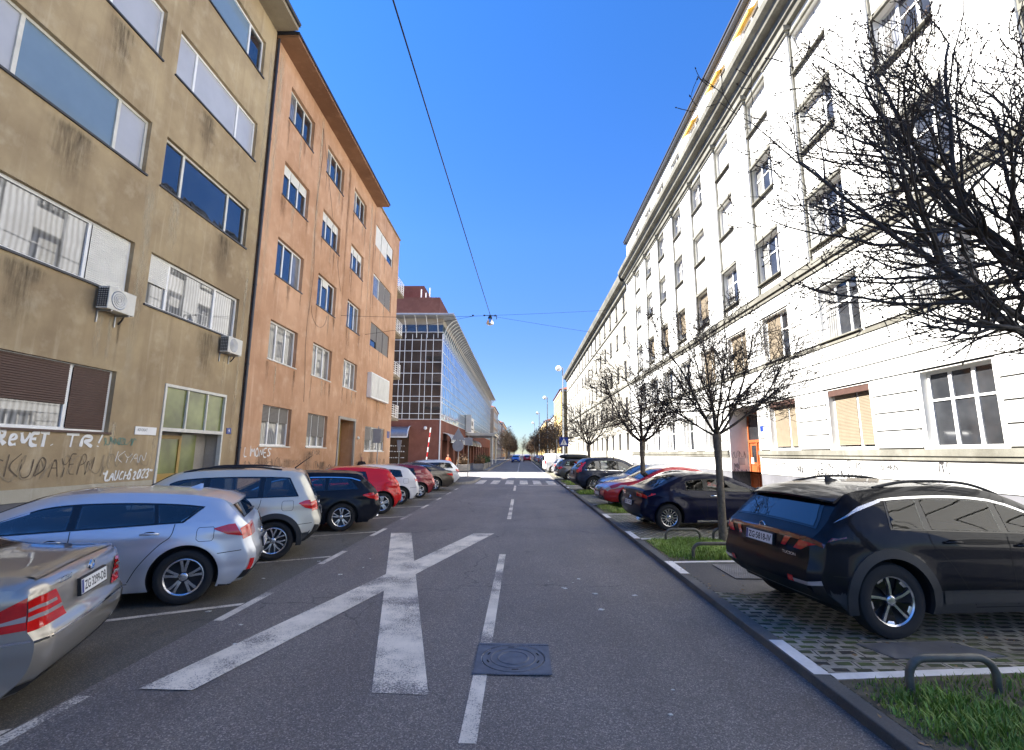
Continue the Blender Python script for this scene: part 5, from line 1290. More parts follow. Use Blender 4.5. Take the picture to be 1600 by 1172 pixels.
def car(name, label, kind, col, W=1.8, L=None, H=None, wb=2.68, roh=.85, R=.32, belt=None, panes=None, style=(10, 'thin'), loc=None, metal=.6, group='cars parked along the street', rear=(1.01, 1.33, .80, .62), ws=(2.5, 3.15), tl=(.80, .97, .62, .42), hl=(.64, .78, .52, .45), txt=None, pz=.86, cladz=0, rimm='alloy', spoil=None, chrome=None, trim=(.26, .40), tum=22, gm='car_glass', rdoor=None, hm=None, tlm='red_lens', details=True, df=.16, crown=.05, rnd=.08):
    m = paint(name+'_paint', col, metal, .3 if metal > .3 else .35)
    t = thing(name, label, 'car', (0, 0, 0), group, world=False)
    c = Car(prof(kind, L, H), W, belt or [(0, 1.0), (.6, .985), (2.6, .93), (4.6, .86)], roh, roh+wb, R, zb=.24 if kind in ('suv', 'tall') else .19, tum=tum, zclad=cladz, df=df, crown=crown, rnd=rnd)
    c.body(t, [m, M['black'], M['clad']])
    if panes: glasshouse(t, c, panes, chrome=chrome, gm=gm, inside=details)
    z0, z1, qb, qt = rear; end_glass(t, c, c.ua(z=z0), c.ua(z=z1), qb, qt, 'rear_window')
    end_glass(t, c, c.ua(x=ws[0], front=True), c.ua(x=ws[1], front=True), .86, .93, 'windscreen')
    z0, z1, q0, xe = tl[:4]; tq = tl[4] if len(tl) > 4 else None; tf = tl[5:] if len(tl) > 5 else None; xr0 = c.cx((z0+z1)/2)-.015
    lamp(t, c, z0, z1, q0, [(c.cx(z0)-.01, z0), ((xr0+xe)/2, z0+.03), (xe, (z0+z1)/2+.02)], [(c.cx(z1)-.01, z1), ((xr0+xe)/2, z1-.005), (xe, (z0+z1)/2+.035)], tlm, 'taillight', qtop=tq) if not tf else lamp(t, c, z0, z1, q0, [(c.cx(z0), z0), (.35, z0-.01), (xe, z0-.015)], [(c.cx(z1-.02), z1-.01), (.35, z0+.11), (xe, z0)], tlm, 'taillight', qtop=tq)
    z0, z1, q0, ln = hl; xf0 = c.cx((z0+z1)/2, True)
    lamp(t, c, z0, z1, q0, [(xf0-ln, z1+.0), (xf0-ln/2, z0+.06), (c.cx(z0, True)+.005, z0)], [(xf0-ln, z1+.02), (xf0-ln/2, z1+.02), (c.cx(z1, True)+.005, z1)], 'clear_lens', 'headlight', front=True)
    mb = MB(); ua, ub = sorted((c.ua(z=.47, front=True), c.ua(z=.66, front=True))); c.skin(mb, ua, ub, (-.42, .42), (-.36, .36), .006); mb.build('grille', M['trim'], t)
    low_trim(t, c, trim[0], trim[1]); low_trim(t, c, .24, .38, 'front_bumper_trim', front=True, q=.8)
    wheels(t, c, style, .225, R*.69, rimm)
    if details:
        mirror(t, c, ws[1]-.22, c.bz(ws[1])+.03, m)
        ps = panes or []
        if len(ps) >= 2:
            bx = (ps[-2][1]+ps[-1][0])/2; rx = rdoor or (ps[0][0] if len(ps) == 2 else ps[0][1]+.02)
            b0 = c.bz(bx)
            sl_ = [[(bx, b0), (bx-.01, .7), (bx, .32)], [(ps[-1][1]-.05, c.bz(ps[-1][1])), (ps[-1][1]+.02, .7), (ps[-1][1]-.08, .45), (ps[-1][1]-.2, .32)],
                   chaikin([(rx, c.bz(rx)), (rx+.02, c.bz(rx)-.16), (rx+.13, c.R*2+.10), (rx+.34, .5), (rx+.42, .32)], 2), [(max(rx+.42, roh+c.R+.09), .30), (ps[-1][1]-.2, .30)], [(roh-.62, .62), (roh-.35, .60)]]
            seams(t, c, sl_)
            handle(t, c, ps[-1][0]+.12, c.bz(bx)-.12, hm or m)
            if len(ps) > 2 or kind != 'coupe': handle(t, c, rx+.25, c.bz(rx)-.11, hm or m)
        plate_on(t, tail_pt(c, pz, 0)[0]-.004, pz, True, txt)
        plate_on(t, c.P(c.ua(z=.5, front=True), 0)[0]+.018, .45, False, None, tilt=-4)
        emblem(t, c, min(pz+.13, 1.0))
        mb = MB(); c.line(mb, [(roh-.28, c.bz(roh)-.06), (roh-.12, c.bz(roh)-.06), (roh-.10, c.bz(roh)-.09), (roh-.10, c.bz(roh)-.2), (roh-.13, c.bz(roh)-.23), (roh-.27, c.bz(roh)-.23), (roh-.29, c.bz(roh)-.2), (roh-.29, c.bz(roh)-.08), (roh-.28, c.bz(roh)-.06)], .006, .0015, 40, (1,)); mb.build('fuel_flap_seam', M['dark'], t)
    if spoil: spoiler(t, c, *spoil[:3], m, *spoil[3:])
    return t, c, m
AL = 180+24          # heading of the slanted bays on the left
AR = 6.0             # heading of the bays on the right
# -- left row, near to far
t, c, m = car('parked_saloon', 'silver saloon with a big triangular tail lamp at the near end of the left row', 'sedan', hexc('9a958c'), 1.74, wb=2.715, roh=1.02, R=.315, belt=[(0, .99), (1.2, .97), (4.5, .86)], panes=[(1.32, 2.0, 1.6, 2.02), (2.08, 3.1, 2.1, 2.55)], style=(7, 'fat'), rear=(1.06, 1.345, .80, .64), ws=(2.72, 3.3), tl=(.66, .885, .56, .74, .74, 1), crown=.035, rnd=.055, txt='ZG 3299-DB', pz=.80, trim=(.24, .30), df=.2)
mb = MB(); c.flank(mb, [(c.cx(.6), .575), (.3, .575), (.55, .575)], [(c.cx(.6), .592), (.3, .592), (.55, .592)], .006); u = c.ua(z=.575); c.skin(mb, u, c.ua(z=.592), (-1, 1), (-1, 1), .006, 2, 30); mb.build('bumper_strip', M['chrome'], t)
for sg in (1, -1):
    mb = MB()
    for za, zb_ in ((.735, .765), (.80, .825)):
        c.skin(mb, c.ua(z=za), c.ua(z=zb_), (sg*(.63+.1*(za > .75)), sg*1), (sg*(.65+.1*(za > .75)), sg*1), .013, 2, 8)
    c.flank(mb, [(c.cx(.715), .715), (.36, .70)], [(c.cx(.755), .755), (.36, .706)], .013, 6, 3, (sg,)); mb.build('clear_lens', M['clear_lens'], t)
mb = MB(); c.skin(mb, c.ua(x=.15), c.ua(x=.23), (-.9, .9), (-.86, .86), .012, 3, 20); mb.build('boot_lip', m, t)
badge(t, lambda a, b: (tail_pt(c, .93, .42)[0], .55-a, .90+b), 'C220', .2, .045)
a_ = R_(AL); t.location = (-3.66+.02, 4.30, 0); t.rotation_euler = (0, 0, a_)
t, c, m = car('parked_hatchback', 'light silver blue hatchback with roof spoiler and five double spoke wheels', 'hatch', hexc('c8cbd0'), 1.82, H=1.41, wb=2.70, roh=.83, R=.33, belt=[(0, 1.0), (.7, .995), (1.2, .975), (3.2, .90), (4.4, .84)], panes=[(.92, 1.16, .70, 1.2), (1.2, 1.98, 1.24, 1.98), (2.06, 3.1, 2.06, 2.45)], style=(5, 'double'), rear=(1.03, 1.27, .80, .72), ws=(2.5, 3.15), tl=(.80, .96, .58, .54), txt='ZG 1724-KL', pz=.62, rdoor=.98, spoil=(.50, .85, .03, .18), trim=(.26, .36), metal=.5)
fin(t, c, .95, m); wiper(t, c, 1.05, -.4, .3)
for sg in (1, -1):
    mb = MB(); c.skin(mb, c.ua(z=.36), c.ua(z=.50), (sg*.93, sg*.99), (sg*.93, sg*.99), .01, 4, 3); mb.build('reflector', M['red_lens'], t)
place(t, (-4.28, 6.32), c, AL, 1)
t, c, m = car('parked_off_roader', 'beige grey compact off-roader with black wheel arches and a raked roof aerial', 'suv', hexc('c9c4b4'), 1.775, wb=2.5, roh=.80, R=.335, belt=[(0, 1.10), (.5, 1.085), (3.0, 1.04), (4.2, .95)], panes=[(.46, 1.02, .62, 1.0), (1.10, 1.86, 1.08, 1.86), (1.94, 2.95, 1.94, 2.45)], style=(7, 'vee'), rear=(1.10, 1.50, .84, .72), ws=(2.45, 3.02), tl=(.86, 1.03, .66, .42), txt='ZG 4410-FP', pz=.78, cladz=.46, trim=(.36, .56), tum=15, metal=.3)
arch_trim(t, c); rails(t, c, .75, 2.3, 'alloy_dark')
mb = MB(); p = c.P(c.ua(x=.55), 0); mb.tube([p, (p[0]-.12, 0, p[2]+.10), (p[0]-.30, 0, p[2]+.24)], [.014, .01, .005], 6); mb.build('aerial', M['black'], t)
place(t, (-4.43, 8.80), c, AL, 1)
t, c, m = car('parked_estate_car', 'black estate car with ten spoke alloy wheels next to the beige off-roader', 'wagon', (.006, .008, .014), 1.82, wb=2.81, roh=.98, R=.33, belt=[(0, .98), (1.0, .97), (3.3, .90), (4.6, .84)], panes=[(.62, 1.32, .82, 1.30), (1.40, 2.14, 1.38, 2.14), (2.22, 3.2, 2.22, 2.6)], style=(5, 'double'), rear=(1.0, 1.34, .82, .66), ws=(2.62, 3.28), tl=(.74, .90, .60, .50), txt='ZG 882-TA', pz=.72, metal=.1, spoil=(.62, .9, .03, .16), chrome='top', trim=(.27, .34))
for y in (.55, -.55): exhaust(t, .08, y, .3)
place(t, (-4.41, 12.0), c, AL, 1)
t, c, m = car('parked_hatchback', 'bright red hatchback with a thick rear pillar in the left row', 'hatch', (.62, .012, .012), 1.78, 4.0, 1.47, wb=2.52, roh=.66, R=.325, belt=[(0, 1.02), (1.0, 1.0), (4.2, .88)], panes=[(1.12, 1.86, 1.2, 1.88), (1.95, 2.95, 1.95, 2.35)], style=(5, 'fat'), rear=(1.07, 1.38, .80, .66), ws=(2.4, 3.0), tl=(.86, 1.0, .74, .28), txt='ZG 651-SN', pz=.7, metal=.1, spoil=(.5, .8, .02, .12), tlm='red_lens')
place(t, (-4.38, 15.32), c, AL, 1)
t, c, m = car('parked_hatchback', 'white hatchback with black tailgate glass between two red cars', 'hatch', (.72, .72, .70), 1.74, 4.06, 1.45, wb=2.47, roh=.76, R=.31, belt=[(0, 1.0), (1.0, .99), (4.1, .87)], panes=[(.72, 1.16, .78, 1.14), (1.22, 1.86, 1.2, 1.86), (1.94, 2.8, 1.94, 2.2)], style=(5, 'fat'), rear=(1.04, 1.34, .84, .66), ws=(2.3, 2.88), tl=(.86, .96, .74, .26), txt='ZG 903-VV', pz=.6, metal=.0)
place(t, (-4.51, 18.10), c, AL, 1)
t, c, m = car('parked_hatchback', 'dark cherry red older hatchback next to the white hatchback', 'hatch', (.21, .008, .016), 1.70, 4.17, 1.42, wb=2.54, roh=.72, R=.30, belt=[(0, .95), (1.0, .95), (4.1, .86)], panes=[(.92, 1.7, 1.02, 1.7), (1.78, 2.75, 1.78, 2.25)], style=(5, 'fat'), rear=(.99, 1.31, .82, .70), ws=(2.35, 2.95), tl=(.66, .84, .70, .2), pz=.56, metal=.3, trim=(.26, .5))
place(t, (-4.36, 20.85), c, AL, 1)
t, c, m = car('parked_coupe', 'dark bronze grey four door coupe with many spoked wheels in the left row', 'coupe', hexc('4a443c'), 1.85, 4.78, 1.41, wb=2.71, roh=1.08, R=.335, belt=[(0, .98), (1.2, .97), (4.7, .84)], panes=[(1.3, 2.05, 1.55, 2.05), (2.12, 3.2, 2.12, 2.6)], style=(9, 'single'), rear=(1.04, 1.30, .78, .62), ws=(2.65, 3.35), tl=(.74, .88, .58, .48), txt='ZG 277-HI', pz=.7, chrome='top', trim=(.28, .46))
place(t, (-4.40, 24.6), c, AL, 1)
t, c, m = car('parked_estate_car', 'white estate car standing in the sun at the far end of the left row', 'wagon', (.66, .68, .70), 1.80, 4.55, 1.49, wb=2.65, roh=.95, R=.32, belt=[(0, 1.0), (1.0, .99), (4.5, .87)], panes=[(.52, 1.25, .66, 1.22), (1.33, 2.08, 1.32, 2.08), (2.16, 3.1, 2.16, 2.55)], style=(5, 'fat'), rear=(1.03, 1.38, .84, .68), ws=(2.6, 3.2), tl=(.80, .98, .7, .36), txt='ZG 519-OC', pz=.72, metal=.3)
place(t, (-4.45, 28.3), c, AL, 1)
# -- right row, near to far
t, c, m = car('parked_off_roader', 'black off-roader with plate ZG 5818-IV parked nose in at the near right', 'tall', (.004, .005, .009), 1.865, H=1.555, wb=2.68, roh=.88, R=.368, belt=[(0, 1.09), (.5, 1.085), (1.1, 1.055), (3.2, .99), (4.5, .92)], panes=[(.98, 1.34, 1.02, 1.36), (1.42, 2.22, 1.42, 2.22), (2.30, 3.15, 2.30, 2.5)], style=(5, 'turbine'), rear=(1.08, 1.39, .84, .70), ws=(2.5, 3.2), tl=(.945, .99, .0, .44), txt='ZG·5818-IV', pz=.875, cladz=.45, metal=.0, trim=(.33, .50), chrome='top', tum=19, spoil=(.60, .95, .035, .20), tlm='dark_lens', gm='tinted_glass')
arch_trim(t, c, 'clad', .085); fin(t, c, 1.05, M['black']); rails(t, c, 1.0, 2.5, 'black')
for sg in (1, -1):
    for q0, q1, q2, q3 in ((.44, .62, .52, .60), (.66, .93, .78, .96)):
        mb = MB(); c.skin(mb, c.ua(z=.85), c.ua(z=.945), (sg*q0, sg*q2), (sg*q1*.8, sg*q3), .010, 5, 6); mb.build('taillight', M['red_lens'], t)
    mb = MB(); c.skin(mb, c.ua(z=.50), c.ua(z=.535), (sg*.62, sg*1), (sg*.68, sg*1), .011, 3, 10); mb.build('fog_lamp', M['clear_lens'], t)
    mb = MB(); c.skin(mb, c.ua(z=.50), c.ua(z=.56), (sg*.58, sg*.68), (sg*.60, sg*.68), .0125, 3, 4); mb.build('reflector', M['red_lens'], t)
    # silver blade on the rear pillar and skid edge
    mb = MB(); c.flank(mb, [(.34, 1.12), (.62, 1.24), (.95, 1.34)], [(.40, 1.15), (.66, 1.29), (.97, 1.375)], .010, 14, 3, (sg,)); mb.build('pillar_blade', M['alloy'], t)
mb = MB(); c.skin(mb, c.ua(z=.365), c.ua(z=.385), (-.86, .86), (-.70, .70), .014, 2, 24); mb.build('skid_trim', M['steel'], t)
wiper(t, c, 1.37, -.05, .4)
badge(t, lambda a, b: (tail_pt(c, .775, -.55)[0]-.006, -.42-a, .765+b), 'TUCSON', .22, .032)
# sill cladding along the lower flank of the doors
mb = MB(); c.flank(mb, [(1.42, .34), (3.1, .34)], [(1.42, .47), (3.1, .45)], .012, 20, 4); mb.build('sill_trim', M['clad'], t)
place(t, (3.78, 5.32, .07), c, AR, -1)
t, c, m = car('parked_coupe', 'dark navy blue two door coupe with fine multi spoke wheels behind a thin tree', 'coupe', (.003, .0045, .022), 1.765, 4.49, 1.385, wb=2.6, roh=.72, R=.318, belt=[(0, .97), (.9, .975), (1.3, .955), (3.2, .90), (4.5, .82)], panes=[(1.2, 1.62, 1.22, 1.66), (1.74, 3.02, 1.76, 2.4)], style=(15, 'thin'), rear=(1.045, 1.30, .80, .64), ws=(2.5, 3.2), tl=(.80, .89, .50, .40), txt='ZG 7712-B', pz=.62, chrome=None, metal=.15, trim=(.25, .33), hm=M['chrome'], gm='tinted_glass')
mb = MB(); c.flank(mb, [(1.42, .21), (3.1, .21)], [(1.42, .255), (3.1, .255)], .01, 20, 2); mb.build('sill_trim', M['alloy'], t)
for y in (-.45, -.55): exhaust(t, .06, y, .27)
place(t, (3.58, 12.1, .07), c, AR, -1)
def nose(root, pt, c, ang):
    a = R_(ang); f = Vector((math.cos(a), math.sin(a))); p = Vector(pt[:2])-f*c.L; root.location = (p.x, p.y, pt[2]); root.rotation_euler = (0, 0, a)
t, c, m = car('parked_coupe', 'red four door coupe facing the road beside the navy coupe', 'coupe', (.40, .008, .018), 1.78, 4.6, 1.42, wb=2.7, roh=1.0, R=.325, belt=[(0, .98), (1.2, .97), (4.6, .84)], panes=[(1.2, 1.95, 1.45, 1.95), (2.03, 3.15, 2.03, 2.5)], style=(5, 'double'), rear=(1.04, 1.31, .78, .62), ws=(2.6, 3.3), hl=(.62, .755, .50, .42), metal=.35, chrome='top', df=.22)
mb = MB(); c.skin(mb, c.ua(z=.40, front=True), c.ua(z=.26, front=True), (-.75, .75), (-.7, .7), .01); mb.build('air_intake', M['trim'], t)
nose(t, (2.75, 17.7, .07), c, 180+AR)
t, c, m = car('parked_hatchback', 'pale blue grey hatchback facing the road behind the red coupe', 'hatch', hexc('9c9fa3'), 1.79, 4.3, 1.46, wb=2.6, roh=.8, R=.32, panes=[(.9, 1.8, 1.0, 1.8), (1.9, 3.0, 1.9, 2.45)], style=(5, 'double'), metal=.7, df=.22)
nose(t, (3.35, 21.1, .07), c, 180+AR)
t, c, m = car('parked_off_roader', 'dark blue off-roader with tall red tail lamps beside a staked young tree', 'tall', (.007, .012, .032), 1.82, 4.55, 1.68, wb=2.62, roh=.95, R=.36, belt=[(0, 1.05), (1.0, 1.05), (4.5, .95)], panes=[(.55, 1.25, .95, 1.25), (1.34, 2.14, 1.34, 2.14), (2.22, 3.2, 2.22, 2.5)], style=(10, 'single'), rear=(1.16, 1.5, .80, .68), ws=(2.55, 3.2), tl=(.95, 1.42, .84, .30), txt='ZG 640-GU', pz=.9, metal=.4, chrome='bottom', hm=M['chrome'], trim=(.36, .58))
place(t, (3.55, 24.0, .07), c, AR, -1)
t, c, m = car('parked_estate_car', 'grey brown estate car carrying a dark roof box', 'wagon', hexc('5d5a58'), 1.80, 4.5, 1.47, wb=2.65, roh=.93, R=.315, panes=[(.55, 1.25, .75, 1.22), (1.33, 2.08, 1.32, 2.08), (2.16, 3.1, 2.16, 2.5)], style=(5, 'fat'), rear=(1.02, 1.36, .84, .68), ws=(2.55, 3.2), tl=(.78, .94, .64, .4), txt='ZG 388-JD', pz=.7)
place(t, (3.40, 34.0, .07), c, AR, -1); lw = t.matrix_world
rb = thing('roof_box', 'dark brown roof box strapped on the grey brown estate car', 'roof box', (0, 0, 0), world=False)
mb = MB(); rows = []
for i, (x, k) in enumerate(((.35, .2), (.5, .75), (.9, 1), (1.7, 1), (2.2, .85), (2.45, .35))): rows.append([(x, .42*k**.5*cx_, 1.60+.17*k*sz+.02) for cx_, sz in [(math.copysign(abs(math.cos(a))**.6, math.cos(a)), math.copysign(abs(math.sin(a))**.7, math.sin(a))) for a in [j*math.pi/8 for j in range(16)]]])
mb.grid(rows, True); mb.f.append(list(range(16))); mb.m.append(0); mb.f.append([5*16+k for k in range(16)]); mb.m.append(0)
mb.build('lid', M['clad'], rb, smooth=60)
mb = MB()
for x in (.85, 1.9): mb.tube([(x, -.62, 1.40), (x, -.60, 1.455), (x, .60, 1.455), (x, .62, 1.40)], .018, 6)
mb.build('roof_bar', M['black'], rb); rb.location = t.location; rb.rotation_euler = t.rotation_euler
t, c, m = car('parked_hatchback', 'small silver hatchback parked between the roof box car and the white van', 'hatch', hexc('b4b6b8'), 1.7, 3.9, 1.45, wb=2.45, roh=.72, R=.30, panes=[(.9, 1.6, 1.0, 1.6), (1.7, 2.65, 1.7, 2.1)], ws=(2.2, 2.8), style=(5, 'fat'), belt=[(0, 1), (4, .88)], details=True, txt='ZG 105-AB', pz=.62)
place(t, (3.4, 40.2, .07), c, AR, -1)
t, c, m = car('parked_van', 'white panel van parked tail to the road on the right', 'van', (.74, .74, .73), 1.83, 4.4, 1.85, wb=2.7, roh=.8, R=.32, panes=[(2.35, 3.3, 2.35, 2.75)], ws=(2.95, 3.55), rear=(1.15, 1.6, .8, .72), tl=(.85, 1.15, .88, .16), belt=[(0, 1.12), (4.4, 1.02)], style=(5, 'fat'), metal=0, tum=9, details=True, txt='ZG 232-EK', pz=.7)
t['category'] = 'van'; place(t, (3.0, 46.5, .07), c, AR, -1)
t, c, m = car('parked_estate_car', 'black estate car parked just past the white van', 'wagon', (.01, .01, .012), 1.8, panes=[(.62, 2.1, .82, 2.1), (2.2, 3.15, 2.2, 2.6)], ws=(2.62, 3.28), rear=(1.02, 1.34, .82, .66), txt='ZG 718-LM', pz=.7)
place(t, (3.2, 56, .07), c, AR, -1); dk = t
# far cars: copies of cars already built
def far(src, label, x, y, ang, group, z=0.0):
    o = copy_tree(src); o['label'] = label; o['group'] = group; o.location = (x, y, z); o.rotation_euler = (0, 0, R_(ang)); return o
t, c, m = car('driving_car', 'bright blue car driving towards the zebra crossing down the street', 'hatch', (.012, .06, .35), 1.8, 4.3, 1.5, panes=[(1.1, 1.9, 1.2, 1.9), (2.0, 3.0, 2.0, 2.4)], ws=(2.45, 3.05), group='cars driving far down the street', metal=.3)
t.location = (-1.15, 104, 0); t.rotation_euler = (0, 0, R_(-90)); bl = t
t, c, m = car('driving_car', 'red car driving away in the right lane far down the street', 'hatch', (.5, .02, .02), 1.8, 4.2, 1.5, panes=[(1.1, 1.9, 1.2, 1.9), (2.0, 2.9, 2.0, 2.3)], ws=(2.35, 2.95), group='cars driving far down the street', metal=.2)
t.location = (1.35, 112, 0); t.rotation_euler = (0, 0, R_(90)); rd = t
t, c, m = car('driving_car', 'pale silver car waiting behind the blue car far down the street', 'hatch', hexc('b9bcc4'), 1.78, 4.2, 1.5, panes=[(1.1, 1.9, 1.2, 1.9), (2.0, 2.9, 2.0, 2.3)], ws=(2.35, 2.95), group='cars driving far down the street', metal=.5)
t.location = (-1.0, 122, 0); t.rotation_euler = (0, 0, R_(-90)); sv = t
FG = 'cars parked far down the street'
for i, (src, y, nm) in enumerate(((dk, 63, 'second dark estate car past the white van'), (sv, 66.5, 'silver hatchback parked after the two dark estate cars'), (dk, 74, 'dark estate car parked in front of the third street lamp'), (rd, 80, 'red hatchback parked far down on the right'), (sv, 92, 'pale silver hatchback parked under the dark tree on the right'), (bl, 100, 'blue hatchback parked far down on the right'), (dk, 108, 'black estate car at the far end of the right row'))):
    far(src, nm, 2.7+.0*i, y, AR, FG, .07)
far(rd, 'red hatchback driving behind the first red car', 1.5, 128, 90, 'cars driving far down the street')
# ------------------------------------------------------------------ trees
def tree(label, x, y, z, fork, rad, top, seed, trunk_r=.085, n1=9, dens=1., twig=1., buds=True, minr=.0022, group='street trees along the right kerb', lean=(0, 0), mtw='twig', leaves=None, limbs=None, thin=1.):
    rr = random.Random(seed); t = thing('street_tree', label, 'tree', (x, y, z), group)
    tb = MB(); base = Vector((x, y, z)); fk = Vector((x+lean[0], y+lean[1], fork))
    pts = [base+Vector((0, 0, -.1)), base+Vector((.0, 0, .08))]+[base.lerp(fk, k)+Vector((rr.uniform(-.018, .018), rr.uniform(-.018, .018), 0)) for k in (.25, .5, .75)]+[fk, fk+Vector((0, 0, .12))]
    tb.tube(pts, [trunk_r*1.5, trunk_r*1.12, trunk_r, trunk_r*.93, trunk_r*.9, trunk_r*1.15, trunk_r*.7], 12); tb.build('trunk', M['bark'], t, smooth=60)
    cb = MB(); bb = MB(); tips = []
    H = top-fork; ctr = fk+Vector((0, 0, H*.42))
    def inside(p): d = p-ctr; return (d.x/rad)**2+(d.y/rad)**2+(d.z/(H*.62))**2
    def bud(p, d, s):
        a = d.orthogonal().normalized(); b = d.cross(a); m_ = p+d*s*.45; i = len(bb.v)
        bb.v += [tuple(p)]+[tuple(m_+a*s*.26*math.cos(k*2.094)+b*s*.26*math.sin(k*2.094)) for k in range(3)]+[tuple(p+d*s)]
        for k in range(3): bb.f += [[i, i+1+k, i+1+(k+1) % 3], [i+4, i+1+(k+1) % 3, i+1+k]]; bb.m += [0, 0]
    def grow(p, d, r, ln, lvl):
        n = max(3, int(ln/(.16 if lvl < 2 else .10))); pts = [p.copy()]; rad_ = [r]; step = ln/n; nodes_ = []
        for i in range(n):
            jit = (.16, .2, .26, .34, .4)[min(lvl, 4)]
            d = d+Vector((rr.gauss(0, 1), rr.gauss(0, 1), rr.gauss(0, 1)))*jit*.55
            d.z += (.05, .05, .035, .05, .05)[min(lvl, 4)]
            if p.z < fork+.1 and d.z < .05 and lvl: d.z = .08
            d.normalize(); p = p+d*step; pts.append(p.copy()); f = (i+1)/n; rad_.append(max(minr, r*(1-.72*f)))
            nodes_.append((p.copy(), d.copy(), rad_[-1], f))
            if inside(p) > 1.08: break
        cb.tube(pts, rad_, (8, 6, 5, 4, 3)[min(lvl, 4)], False)
        if lvl >= 2 and buds: bud(pts[-1], d, .028*twig+.012*rr.random())
        if lvl >= 4: return
        per = (5.5, 7.5, 9.0, 6.0)[lvl]*dens*ln; k = 0
        m_ = int(per)+(rr.random() < per-int(per))
        for j in range(m_):
            f = rr.uniform(.18 if lvl else .12, 1.0); nd = nodes_[min(len(nodes_)-1, int(f*len(nodes_)))]
            a = nd[1].orthogonal().normalized(); b = nd[1].cross(a); th = rr.uniform(0, 6.283); sp = rr.uniform(.5, 1.15)
            dd = nd[1]*math.cos(sp)+(a*math.cos(th)+b*math.sin(th))*math.sin(sp)
            out = (nd[0]-ctr); out.z *= .6
            dd = (dd+out.normalized()*.25).normalized()
            if nd[0].z+dd.z*.6 < fork+.25: dd.z = abs(dd.z)*.6+.1
            l2 = ln*rr.uniform(.30, .62)*(1.05-.45*f)*(.9 if lvl else .85)
            l2 = max(l2, .14)
            if l2 < .12: continue
            grow(nd[0], dd, min(nd[2]*.72, r*.55), l2, lvl+1)
            if lvl >= 2 and buds and rr.random() < .5: bud(nd[0], dd, .03*twig)
    if limbs: dirs = [(Vector(d).normalized(), l, k) for d, l, k in limbs]
    else:
        dirs = []
        for i in range(n1):
            az = 6.283*i/n1+rr.uniform(-.25, .25); el = R_((30, 52, 38, 68)[i % 4]+rr.uniform(-6, 6))
            dirs.append((Vector((math.cos(az)*math.cos(el), math.sin(az)*math.cos(el), math.sin(el))), (rad*1.08 if el < .8 else H*.95)*rr.uniform(.85, 1.05), trunk_r*rr.uniform(.28, .42)*thin))
    for d, l, k in dirs: grow(fk+Vector((0, 0, rr.uniform(-.02, .1))), d.copy(), k, l, 0)
    cr = cb.build('crown', [M[mtw]], t, smooth=180)
    if buds and bb.v: bb.build('buds', M['bud'], cr)
    if leaves:
        lb = MB(); mt, n = leaves
        for _ in range(n):
            while True:
                q = Vector((rr.uniform(-1, 1), rr.uniform(-1, 1), rr.uniform(-1, 1)))
                if q.length < 1: break
            q *= .6+.4*rr.random(); p = ctr+Vector((q.x*rad, q.y*rad, q.z*H*.6)); a = Vector((rr.gauss(0, 1), rr.gauss(0, 1), rr.gauss(0, 1))).normalized()*.11; b = a.orthogonal().normalized()*.10
            lb.quad(p-a, p-b, p+a, p+b)
        lb.build('foliage', M[mt], cr)
    return t
for nm, lo, hi in (('rust_leaf', (.055, .030, .014), (.16, .085, .03)), ('dark_leaf', (.03, .022, .014), (.075, .05, .028)), ('green_leaf', (.012, .03, .010), (.05, .09, .02))):
    m, t_, b_ = nodes(nm); t_.links.new(mix(t_, ramp(t_, noise(t_, pos(t_), 1.6, 4), [(.35, (0, 0, 0)), (.65, (1, 1, 1))]), lo, hi), b_.inputs['Base Color']); setp(b_, Roughness=.8); M[nm] = m
tree('bare tree overhanging the near right corner with long knotty limbs full of buds', 4.95, 3.7, .07, 2.25, 4.2, 6.6, 21, .10, dens=.70, minr=.0036, limbs=[(d, l, k*.82) for d, l, k in (((-2.9, 1.3, 1.45), 3.9, .052), ((-2.9, .5, 1.75), 3.5, .046), ((-2.25, 1.1, 2.7), 3.9, .044), ((-2.0, .9, 3.8), 4.5, .046), ((-1.5, .7, 3.75), 4.2, .05), ((-.95, .3, 3.35), 3.7, .048), ((-.5, 1.8, 2.3), 3.0, .036), ((.5, .6, 3.0), 3.2, .045), ((1.8, .8, 2.0), 2.8, .04), ((1.5, -1, 2.4), 2.8, .04), ((-1.1, -1.5, 2.3), 2.8, .04), ((.2, -1.8, 1.8), 2.6, .036), ((1.2, 1.8, 2.0), 2.6, .036))])
tree('bare slender tree standing between the black off-roader and the navy coupe', 4.34, 10.75, .07, 2.3, 2.7, 5.1, 5, .082, n1=11, dens=1.0, minr=.0045)
tree('bare tree in front of the red coupe facing the road', 4.42, 17.7, .07, 2.3, 2.8, 5.0, 8, .095, n1=11, dens=.9, minr=.006)
tree('young bare tree tied to a wooden stake beside the dark blue off-roader', 4.3, 24.3, .07, 2.5, .95, 3.9, 12, .03, n1=6, dens=.8, buds=False, minr=.004)
tree('bare tree behind the estate car with the roof box', 4.4, 31.6, .07, 2.4, 2.7, 5.2, 15, .10, n1=11, dens=.8, buds=False, minr=.008)
mb = MB(); mb.tube([(4.62, 24.3, 0), (4.62, 24.3, 1.75)], .03, 8); tag(mb.build('tree_stake', flat('stake_wood', (.22, .16, .10), .8), None), 'wooden stake beside the young tree', 'stake')
